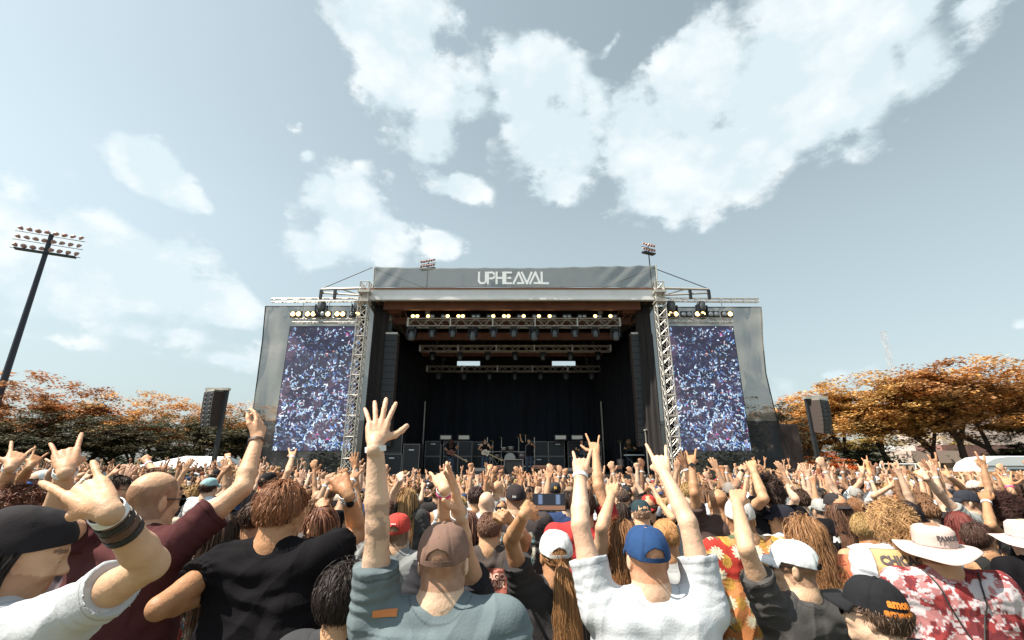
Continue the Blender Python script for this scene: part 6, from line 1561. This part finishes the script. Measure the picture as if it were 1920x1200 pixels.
 dict(id='reach', head=(1607, 912, 6.6), yaw=5, col=(.6, .62, .62), hair='crop', hcol=DBR, stubble=(.3, .22, .18), label='man with dark cropped hair spreading both arms in the right crowd', h=.010, R=A((1640, 930, 'n'), (1670, 912, 'f'), (1685, 900, 'f'), 'spread'), L=A((1612, 905, 'n'), (1617, 883, 'f'), (1614, 868, 'f'), 'horns')),
 dict(id='pinkcap', head=(1640, 905, 7.2), yaw=0, col=(.5, .45, .45), hat='cap', hatcol=(.68, .62, .58), hair='crop', hcol=BLO, label='person in cream cap with arm up left of the outstretched arms', h=.011, L=A((1632, 890, 'n'), (1626, 870, 'f'), (1620, 856, 'f'), 'horns')),
 dict(id='navycap', head=(1812, 942, 3.9), yaw=-28, hyaw=-62, col=(.30, .31, .30), hat='cap', hatcol=(.028, .030, .042), hair='crop', hcol=(.12, .06, .04), b=1.1, label='man in navy cap facing left, long bare arm reaching toward the stage', h=.008, L=A((1768, 932, 'n'), (1735, 894, 'n'), (1715, 874, 'f'), 'point', band=['black'])),
 dict(id='tanarm', head=(1832, 918, 5.0), yaw=-10, hyaw=-20, col=(.2, .2, .22), hat='capback', hatcol=(.5, .45, .42), hair='short', hcol=DBR, label='person behind the navy cap with tanned arm and white wristband', h=.010, L=A((1802, 912, 'n'), (1778, 892, 'n'), (1765, 876, 'f'), 'horns', band=['white'])),
 dict(id='redlong', head=(1800, 985, 3.3), yaw=8, hyaw=30, col=(.52, .34, .25), shirt='tank', hair='long', hcol=(.22, .05, .04), s=.95, b=.9, label='woman with long dark red hair and bare shoulders behind the sun hat', h=.008),
 dict(id='braid', head=(1838, 1010, 2.9), yaw=10, hyaw=80, pitch=-18, col=(.03, .03, .03), shirt='tank', hair='short', hcol=(.08, .04, .03), s=.94, label='dark blond person bending right in black tank top beside the sun hat', h=.008),
 dict(id='afro', head=(1886, 962, 3.2), yaw=-6, hyaw=-10, col=(.02, .02, .022), shirt='tank', hair='afro', hcol=(.055, .022, .018), b=1.0, skin=SKIN[2], label='bare-shouldered person with big dark curly hair raising one hand at right', h=.008, L=A((1858, 985, 'n'), (1849, 940, 'f'), (1842, 912, 'f'), 'relaxed', band=['white'])),
 dict(id='pinkr', head=(1915, 925, 3.6), yaw=-8, col=(.05, .05, .06), hair='short', hcol=DBR, label='person at the right edge, forearm up with pink wristband and horns hand', h=.008, L=A((1912, 955, 'n'), (1892, 912, 'f'), (1884, 885, 'f'), 'hornsout', band=['pink'])),
 dict(id='sunface', head=(1774, 920, 6.4), yaw=0, hyaw=170, col=(.6, .6, .62), hat='capback', hatcol=(.4, .3, .25), glasses=True, hair='short', hcol=DBR, label='man in sunglasses facing the camera far right', h=.010),
 dict(id='dottop', head=(1908, 1040, 2.5), yaw=0, print=print_orangedots, col=(1, 1, 1), shirt='tank', hair='short', hcol=BLK, s=.86, label='short person in dark top with orange dots at the right edge', h=.008),
]
random.seed(3)
KS = {}
TUNED = {'beanie', 'bald', 'blacktee', 'tancap', 'darkhead', 'bluecap', 'whitecap', 'trucker', 'boonie', 'ponytail', 'bands'}
for i, sp in enumerate(HERO):
    if sp['id'] not in TUNED:
        a_, b_, c_ = sp['head']; sp['head'] = (a_, b_, c_ * (1 + .38 * ((a_ - 960) / 960) ** 2))
    sp.setdefault('seed', i); sp.setdefault('skin', SKIN[(i * 7) % 4]); h = sp.get('h', .008)
    KS[sp['id']] = make_person(sp, h, 0 if h <= .0085 else 1)[1]

# ---- lettering and graphics on the clothes
T = lambda s, sz, **kw: dense_text(s, sz, **kw)
project(T('METALLICA', .066, bold=.004, shear=.2), KS['mtee'], .01, .14, (.78, .78, .76))
k = KS['tour']; project(panel(.26, .15, art_print(3, (.35, .10, .07), (.55, .22, .16), (.12, .05, .04))), k, 0, .16, name='print')
project(T('CHICAGO\nOPEN AIR', .052, bold=.002), k, 0, .155, (.72, .45, .36), lift=.009)
for x, z, t in ((-.07, .31, 'KORN'), (.07, .30, 'OZZY')): project(T(t, .036, bold=.001), k, x, z, (.68, .66, .64))
for x in (-.085, 0, .085):                                          # the rest of the list is illegible in the photo: pale dashes
    for z in (.36, .385, .41): project(panel(.05 + .02 * math.sin(x * 90 + z * 70), .009, lambda a_, b_: np.tile(pal((.55, .53, .52)), (len(a_), 1)), 6), k, x, z, name='print_line')
k = KS['artcap']; project(panel(.34, .34, art_print(8, (.045, .04, .04), (.12, .24, .26), (.45, .42, .34))), k, 0, .27, name='print')
k = KS['poster']; project(panel(.32, .26, poster), k, -.03, .12, name='print'); project(T('CHICAGO\nOPEN AIR', .058, bold=.003), k, -.03, .07, (.10, .09, .09), lift=.009)
k = KS['redtee']; project(T('KE\nCE\nB&', .085, bold=.004), k, .05, .22, (.76, .72, .70))
k = KS['watcharm']; project(T('OP\n72', .09, bold=.004), k, .08, .28, (.68, .68, .68))
k = KS['tancap']; project(panel(.075, .02, lambda x, y: np.tile(pal((.62, .22, .07)), (len(x), 1)), 8), k, -.17, .0, name='orange_mark')
def hat_text(k, txt, size, col, ang=180., z=.055, dz=.0, r=1.02):
    me = T(txt, size, bold=size * .05); hat = k['hat']
    for v in me.vertices:
        a = R(ang) - v.co.x / .095; zz = z + v.co.y
        q = math.cos(math.asin(min(1, max(0, (zz - .02) / .098)) ** 1.05)) ** .68
        v.co = Vector((.0865 * math.sin(a) * q * r, .108 * math.cos(a) * q * r - .010 - .0, zz + dz))
    me.update(); o = link('lettering', me, M_print, hat, col); a_ = me.attributes.new('col', 'FLOAT_COLOR', 'POINT'); a_.data.foreach_set('color', np.ones(len(me.vertices) * 4, np.float32)); return o
hat_text(KS['trucker'], 'amon\namarth', .038, (.85, .25, .03), 215, .055, r=1.045)
hat_text(KS['artcap'], 'OG', .022, (.7, .7, .7), 196, .036, r=1.04); hat_text(KS['mcap'], 'M', .05, (.75, .42, .06), 178, .052, r=1.05)
hat_text(KS['redc'], 'C', .055, (.75, .72, .7), 20, .052, r=1.05); hat_text(KS['redcap'], '—', .035, (.75, .6, .58), 180, .075, r=1.05)
hat_text(KS['boonie'], 'FAMOUS', .030, (.05, .04, .045), 165, .062, r=1.16)

# drawstring bag of the sun-hat man
k = KS['boonie']; bg_ = empty('drawstring_bag', tuple(k['SC'] + k['ax'] * .36 - k['f'] * .17)); tag(bg_, 'black drawstring bag hanging on the back of the camouflage shirt', 'bag')
fl = Field([V3(-.12, -.04, -.2), V3(.12, .04, .12)], .06, .006); fl.cap(V3(-.09, 0, -.12), V3(.09, 0, -.12), .055, k=.03); fl.cap(V3(0, 0, .08), V3(0, 0, -.12), .022, .08, k=.05); V, F = fl.mesh(); N = normals(V, F)
V = V + N * (.010 * (np.sin(np.arctan2(V[:, 0], V[:, 1]) * 14 + V[:, 2] * 20) * np.clip((V[:, 2] + .14) * 6, 0, 1)))[:, None] + N * ((fbm(V, 14, 2) - .5) * .014)[:, None]
link('bag_body', mesh_np('bag_body', V, F, True, np.ones((len(V), 3))), M_fab, bg_, (.02, .018, .022))
sh = KS['boonie']['shirt']; bvh = BVHTree.FromPolygons([v.co[:] for v in sh.data.vertices], [p.vertices[:] for p in sh.data.polygons])
for q in 'LR':
    a0 = Vector(k['SC'] + k['ax'] * .28 - k['f'] * .14); a1 = Vector(k[q]['S'] + (k['SC'] - k[q]['S']) * .45 + k['up'] * .07); pts = []
    for t in range(15):
        p = a0.lerp(a1, t / 14) - Vector(k['origin']); h_ = bvh.find_nearest(p - Vector(k['f']) * .05 + Vector((0, 0, .02 if t > 9 else 0)))
        pts.append(h_[0] + h_[1] * .006 + Vector(k['origin']) - bg_.location if t else a0 - bg_.location)
    MB().path(pts, .004, 5).build('cord', M_cable, bg_)
def strap_over(idp, side, nm, lab, w=.012):
    k = KS[idp]; sh = k['shirt']; bvh = BVHTree.FromPolygons([v.co[:] for v in sh.data.vertices], [p.vertices[:] for p in sh.data.polygons])
    a = k['SC'] + k['r'] * side * .10 + k['up'] * .03; b = k['SC'] - k['r'] * side * .16 + k['ax'] * .45; pts = []
    for t in range(22):
        p = Vector(a + (b - a) * t / 21 - k['origin'] - k['f'] * .4); h_ = bvh.ray_cast(p, Vector(k['f']))
        if h_[0] is not None: pts.append(h_[0] - Vector(k['f']) * .006)
    m = MB()
    for i in range(len(pts) - 1): m.tube(pts[i], pts[i + 1], w, n=4)
    o = m.build(nm, M_cable); o.location = tuple(k['origin']); tag(o, lab, 'strap')
strap_over('fistup', -1, 'bag_strap', 'dark bag strap across the back of the curly-haired black t-shirt man', .008)
strap_over('redcap', -1, 'bag_strap', 'black bag strap across the back of the red cap man', .012)
strap_over('greycap', 1, 'bag_strap', 'thin black strap across the white t-shirt of the grey cap man', .005)

def phone(loc, rot, label, s=1.0):
    e = empty('smartphone', loc); e.rotation_euler = rot; e.scale = (s, s, s); tag(e, label, 'phone')
    MB().box((0, 0, 0), (.155, .009, .076)).build('case', M_black, e, bevel=.004)
    me = panel(.145, .066, lambda x, y: np.where(((np.abs(np.abs(x) - .55) < .13) & (y > -.3))[:, None], pal((.10, .14, .24)), np.where((y < -.45)[:, None], pal((.20, .10, .06)), pal((.012, .012, .018)))), 24)
    o = link('screen', me, mat('phone_screen', attr=True, rough=.2, emit=.35), e); o.rotation_euler = (R(90), 0, 0); o.location = (0, -.0062, 0)
    return e
w_ = KS['ponytail']['L']; p = w_['W'] + w_['D'] * .12; phone((p[0] + .06, p[1] - .005, p[2] + .005), (R(-6), 0, R(-4)), 'phone held sideways by the woman in the white cap')

# ---------------------------------------------------------------- the rest of the crowd: a small library of poses, then copies
P_UP = lambda g, x=.15, y=.25, z=.95, wx=-.05, wy=.1, wz=1., **kw: dict(e=(x, y, z), w=(wx, wy, wz), g=g, abs=True, **kw)
POSES = [  # left arm, right arm, what the label says
 (P_UP('horns'), None, 'horns hand up'), (None, P_UP('horns'), 'horns hand up'), (P_UP('fist', .3, .3, .8), None, 'fist up'), (None, P_UP('fist', .2, .2, .9), 'fist up'),
 (P_UP('horns', .3, .3, .9), P_UP('horns', .25, .3, .9, .1), 'both horns hands up'), (P_UP('open', .5, .4, .7, -.3), P_UP('open', .5, .4, .7, -.3), 'both hands up'), (None, P_UP('open', .3, .3, .9, .1, .2), 'open hand up'), (P_UP('spread', .25, .35, .9, .2), None, 'open hand up'),
 (None, P_UP('point', .6, .5, .5, -.1, .7, .8), 'pointing'), (P_UP('hornsout', .7, .6, .35, -.2, .8, .9), None, 'reaching forward'), (None, P_UP('hornsout', .8, .5, .2, -.5, .4, 1.), 'bent arm lifted'), (P_UP('fist', .8, .4, .15, -.4, .3, 1.), None, 'bent fist lifted'),
 (P_UP('cup', .4, .6, .1, -.8, .6, .7), P_UP('cup', .4, .6, .1, -.8, .6, .7), 'clapping'), (None, None, 'arms down'), (None, None, 'arms lowered'), (P_UP('relaxed', .3, .2, .9, -.2, .3, .8), None, 'loose hand up'),
 (P_UP('horns', .05, .1, 1., .0, .2, 1.), P_UP('fist', .5, .4, .6, .0, .3, 1.), 'horns and fist up'), (None, P_UP('horns', .05, .5, .8, .15, .9, .9), 'stretched horns hand'),
]
def make_lib(h, clip=None):
    out = []
    for i, (l, r_, txt) in enumerate(POSES):
        g = random.Random(i * 5); sp = dict(head=(0, 0, 1.69), abs=True, yaw=g.uniform(-8, 8), hyaw=g.uniform(-16, 16), pitch=g.uniform(-4, 8), b=1.0 + .05 * (i % 4), seed=i, wr=1.3, arm=1.05, shirt='tank' if i in (7, 14) else 'tee', L=l, R=r_, hs=1.0 if h < .02 else 1.1)
        k = skeleton(sp); V, F, c = person_body(k, h, sp); V2, F2, _ = person_shirt(k, h, sp)
        out.append((k, V, F, c, V2, F2, txt, sp['shirt'])); 
    return out
LIB1 = make_lib(.0115); LIB2 = make_lib(.018)
def lib_meshes(L): return [(k, mesh_np('person', V, F, True, c), mesh_np('t_shirt' if st == 'tee' else 'tank_top', V2, F2, True, np.ones((len(V2), 3))), txt, st) for k, V, F, c, V2, F2, txt, st in L]
ML = [lib_meshes(LIB1), lib_meshes(LIB2)]
SHIRTS = [(BLK, 'black', 40), ((.035, .032, .033), 'charcoal', 14), (WHT, 'white', 13), (GRY, 'grey', 9), ((.30, .045, .04), 'red', 4), ((.03, .05, .12), 'navy', 6), ((.09, .10, .05), 'olive', 4), ((.60, .20, .08), 'orange', 3), ((.30, .46, .50), 'pale blue', 4), ((.16, .05, .06), 'maroon', 4), ((.62, .50, .40), 'beige', 4)]
HAIRS = [((.045, .025, .018), 'dark', 30), ((.20, .10, .05), 'brown', 30), ((.50, .32, .14), 'blond', 22), ((.34, .12, .05), 'auburn', 8), ((.32, .29, .27), 'grey', 6)]
HATC = [((.02, .02, .024), 'black', 14), ((.38, .04, .035), 'red', 4), ((.70, .72, .74), 'white', 5), ((.03, .05, .12), 'navy', 4), ((.30, .29, .27), 'grey', 4), ((.30, .20, .13), 'tan', 3)]
def wpick(rn, L): 
    t = rn.random() * sum(x[-1] for x in L)
    for x in L:
        t -= x[-1]
        if t <= 0: return x
    return L[-1]
rn = random.Random(77)
taken = [(v['H'][0], v['H'][1]) for v in KS.values()]
cand = []; HT = list(taken)
y = 3.0
while y < 20.3:
    step = .60 + (.04 if y > 8 else 0); xm = y * 1.17 + .8; x = -xm + rn.random() * .5
    while x < xm:
        px_, py_ = x + rn.uniform(-.15, .15), y + rn.uniform(-.2, .2)
        ok = all((px_ - a) ** 2 + ((py_ - b) * 1.0) ** 2 > .36 ** 2 for a, b in taken if abs(b - py_) < .6)
        if y < 4.6 and ok: ok = all((px_ - a) ** 2 + (py_ - b) ** 2 > .44 ** 2 for a, b in taken if abs(b - py_) < .6)
        if px_ > 18.0 and py_ > 19.: ok = False
        if ok and py_ < 5.5: ok = not any(py_ < b < py_ + 2.6 and abs(a / b - px_ / py_) < .38 / py_ for a, b in HT)
        if ok: cand.append((px_, py_)); taken.append((px_, py_))
        x += step
    y += .66 if y < 9 else .74
for y in np.arange(21.6, 28, .8):
    for x in np.arange(10.5, 30, .66):
        for s in (-1, 1):
            if s > 0 and (y > 23.4 or x > 18): continue
            if abs(x) < y * 1.17: cand.append((s * x + rn.uniform(-.15, .15), y + rn.uniform(-.2, .2)))
cand.sort(key=lambda c: c[1])
NIND = 300 - len(HERO) - 5
def zone(x, y):
    px = 960 + FPX * x / (y * .956)
    for lim, t in ((90, 'far left edge'), (200, 'under dark trees'), (300, 'left tent end'), (390, 'right tent end'), (470, 'below left mast'), (560, 'left of left screen'), (650, 'below left screen'),
                   (710, 'below left tower'), (790, 'below flight cases'), (860, 'below left guitarist'), (925, 'below bass player'), (985, 'below drum kit'), (1045, 'below the singer'), (1110, 'below right amplifiers'), (1180, 'below keyboard rig'), (1245, 'left of right tower'), (1300, 'below right tower'),
                   (1370, 'below right screen'), (1440, 'below right wing'), (1500, 'by white board'), (1570, 'below right mast'), (1640, 'before dark trees'), (1720, 'before steel rack'), (1800, 'before tan building'), (1870, 'before the caravan'), (9999, 'far right edge')):
        if px < lim: return t
def rowword(y): return 'nearest rows' if y < 4.4 else 'near rows' if y < 5.8 else 'middle rows' if y < 7.4 else 'farther rows' if y < 9 else 'farthest rows'
used_lab = {}
RAND = []
for (x, y) in cand[:NIND]:
    lib = ML[0] if y < 7.0 else ML[1]; lod = 1 if y < 7 else 2
    pi = rn.randrange(len(POSES)); pi = rn.choice([13, 14]) if rn.random() < (.12 if y < 7.5 else .3) else pi
    k, mb_, ms_, txt, st = lib[pi]; sc_, sn, _ = wpick(rn, SHIRTS); hc, hn, _ = wpick(rn, HAIRS); sf = rn.uniform(.74, 1.0); skin = tuple(c * sf for c in rn.choice(SKIN[:4] + SKIN))
    s = rn.uniform(.885, .99); yaw = rn.uniform(-.22, .22) - math.atan2(x, 34 - y) * .9
    root = link('person', mb_, M_skin, None, skin); root.location = (x, y, ground_z(y)); root.scale = (s, s, s); root.rotation_euler = (0, 0, yaw)
    link(ms_.name.split('.')[0], ms_, M_fab, root, sc_)
    t = rn.random(); hat = None; hair = None; desc = ''
    if t < .30:
        c = wpick(rn, HATC); hat = rn.choice(['cap', 'cap', 'capback', 'closed', 'boonie' if rn.random() < .3 else 'cap']); desc = f'{c[1]} {"sun hat" if hat == "boonie" else "backwards cap" if hat == "capback" else "cap"}'; hair = rn.choice(['short', 'short', 'long', None])
    elif t < .37: desc = 'shaved head'
    else: hair = wpick(rn, [('short', 40), ('long', 26), ('wavy', 16), ('curly', 8), ('pony', 8), ('bun', 6), ('messy', 10)])[0]; desc = f'{dict(short="short", long="long straight", wavy="long wavy", curly="curly", pony="ponytailed", bun="bunned", messy="tousled")[hair]} {hn} hair'
    sp = dict(hat=hat, hair=hair, hcol=hc, hatcol=c[0] if hat else None, hseed=1)
    dress_head(root, k, sp, V3(0, 0, 0), lod)
    o = link('trousers', cached('legs', legs_mesh), M_jean, root, (1, 1, 1))
    if rn.random() < .4:
        q = 'L' if POSES[pi][0] else 'R' if POSES[pi][1] else None
        if q:
            a = k[q]; M3 = np.array(Vector(unit(a['W'] - a['E'])).to_track_quat('Z', 'Y').to_matrix()); me = cached('wb', lambda: (lambda m: m)(MB().lathe((0, 0, 0), [(.030, -.011), (.034, -.011), (.034, .011), (.030, .011)], 12)))
            me = cached('wbm', lambda: (lambda d: (d.from_pydata([tuple(v) for v in me.v], [], me.f), d)[1])(bpy.data.meshes.new('wristband')))
            o = link('wristband', me, M_band, root); o.matrix_local = rm4(M3, a['W'] - unit(a['W'] - a['E']) * .02)
    RAND.append((root, x, y, f'{sn} {"tank top" if st == "tank" else "t-shirt"}', desc, txt))
RAND.sort(key=lambda r: r[1] / r[2])
for root, x, y, a, b, c in RAND:
    lab = f'{a}, {b}, {c}, {rowword(y)} {zone(x, y)}'
    n = used_lab.get(lab, 0); used_lab[lab] = n + 1
    if n: lab = f'{ORD[n]} ' + lab
    elif len(lab.split()) < 15: lab = 'person in ' + lab
    tag(root, lab, 'person', 'festival crowd')
# farther people: one mesh
LIB3 = make_lib(.024)
hm = cached(('hair', 'short', 2, False, 1), lambda: hair_mesh('short', 1, 260, .013)); hl = cached(('hair', 'long', 2, False, 1), lambda: hair_mesh('long', 1, 260, .013))
def arr(me):
    v = np.empty(len(me.vertices) * 3, np.float32); me.vertices.foreach_get('co', v); f = np.empty(len(me.loops), np.int32); me.loops.foreach_get('vertex_index', f); c = np.empty(len(me.vertices) * 4, np.float32); me.attributes['col'].data.foreach_get('color', c)
    return v.reshape(-1, 3).astype(float), f.reshape(-1, 4), c.reshape(-1, 4)[:, :3]
HA = [arr(hm), arr(hl)]; P3 = []
cb = beanie_mesh(); CA = arr(cb)
for k, V, F, c, V2, F2, txt, st in LIB3:
    a, b, u = subset(V, F, V[:, 2] > 1.15); a2, b2, u2 = subset(V2, F2, V2[:, 2] > 1.0); P3.append((k, a, b, c[u], a2, b2))
VV, FF, CC = [], [], []; base = 0
def addm(V, F, c, M, t):
    global base
    VV.append(V @ M.T + t); FF.append(F + base); CC.append(c); base += len(V)
for (x, y) in cand[NIND:]:
    pi = rn.randrange(len(POSES)); pi = rn.choice([13, 14, 8, 9]) if rn.random() < (.50 if y < 12 else .62 if y < 15 else .76) else pi; k, a, b, c, a2, b2 = P3[pi]; s = rn.uniform(.85, .955); M = rotz(rn.uniform(-.2, .2) - math.atan2(x, 34 - y) * .9) * s; t = V3(x, y, ground_z(y))
    addm(a, b, c * pal(rn.choice(SKIN)) * rn.uniform(.65, .95), M, t); addm(a2, b2, np.tile(pal(wpick(rn, SHIRTS)[0]), (len(a2), 1)), M, t)
    if rn.random() < .9:
        hv, hf, hc_ = HA[0 if rn.random() < .6 else 1]; hv = (hv @ k['HM'].T) + k['H']; addm(hv, hf, hc_ * pal(wpick(rn, HAIRS)[0]), M, t)
    if rn.random() < .32:
        hv, hf, hc_ = CA; hv = (hv @ k['HM'].T) + k['H']; addm(hv, hf, hc_ * pal(wpick(rn, HATC)[0]), M, t)
M_crowd = mat('crowd_colours', rough=.75, attr=True)
o = link('crowd', mesh_np('crowd', np.concatenate(VV), np.concatenate(FF), True, np.concatenate(CC)), M_crowd)
tag(o, 'packed mass of people with raised hands between the middle rows and the stage', 'crowd', kind='stuff')
print('CROWD', len(cand), len(o.data.vertices))

# ---------------------------------------------------------------- the band
def band(px, y, yaw, sp, label, name='person'):
    x = at(px, 860, y).x; sp = dict(sp); sp.update(head=(x, y, 1.69), abs=True, yaw=yaw, label=label, group='band on stage'); sp.setdefault('hyaw', yaw)
    root, k = make_person(sp, .015, 1); root.location.z += DECK; return k
def guitar(k, col, label, ang=22):
    c = k['SC'] + k['ax'] * .42 + k['f'] * .17; e = empty('electric_guitar', (c[0], c[1], c[2] + DECK)); e.rotation_euler = (0, R(-ang), math.atan2(k['r'][1], k['r'][0])); tag(e, label, 'guitar')
    body = [(.0, .10), (.10, .17), (.20, .12), (.26, .17), (.34, .14), (.30, .05), (.34, -.04), (.30, -.15), (.18, -.11), (.05, -.18), (-.06, -.14), (-.09, 0)]
    s = 1; MB().prism([(-(a - .1) , b) for a, b in body], -.02, .025).build('body', mat('guitar_' + label.split()[0], col, .35), e, bevel=.008)
    MB().box((-.55, .03, .0), (.62, .02, .05)).build('neck', mat('maple', (.55, .38, .2), .5), e); MB().prism([(-.86, -.03), (-1.02, -.05), (-1.04, .05), (-.86, .035)], .01, .03).build('headstock', mat('maple'), e)
    for x in (.0, -.12): MB().box((x, .03, 0), (.04, .012, .09)).build('pickup', M_dark, e)
    return e
PG = dict(L=dict(e=(.45, .35, -.7), w=(.2, .75, .35), g='grip', abs=True), R=dict(e=(.55, -.05, -.8), w=(-.45, .8, -.1), g='grip', abs=True))
k = band(845, 25.4, 178, dict(PG, col=BLK, hair='long', hcol=(.10, .04, .03), beard=(.3, .2, .15)), 'long-haired guitarist in black on the left side of the stage'); guitar(k, (.20, .07, .04), 'brown electric guitar held by the left guitarist', 28)
k = band(909, 25.3, 175, dict(PG, col=BLK, shirt='tank', hair='short', hcol=(.05, .03, .02), beard=(.3, .2, .15)), 'bearded bass player in black sleeveless shirt left of the drums'); guitar(k, (.72, .60, .48), 'pale bass guitar held by the bearded bass player', 24)
k = band(992, 25.6, 190, dict(col=BLK, hair='crop', hcol=DBR, L=dict(e=(.5, .6, -.3), w=(-.5, .8, .4), g='fist', abs=True), R=dict(e=(.8, .1, .5), w=(.15, .1, 1.), g='fist', abs=True)), 'singer in black with one arm raised right of the drums')
k = band(1092, 26.0, 182, dict(PG, col=(.015, .02, .03), hair='short', hcol=BLK, beard=(.3, .2, .15)), 'right guitarist in dark clothes behind the raised hands'); guitar(k, (.03, .04, .06), 'dark electric guitar held by the right guitarist', 20)
k = band(1181, 26.3, 185, dict(col=(.03, .03, .03), hair='wavy', hcol=(.40, .24, .12), L=dict(e=(.3, .5, -.6), w=(-.1, .9, .1), g='relaxed', abs=True), R=dict(e=(.3, .5, -.6), w=(-.1, .9, .1), g='relaxed', abs=True)), 'blond long-haired keyboard player at the right of the stage')
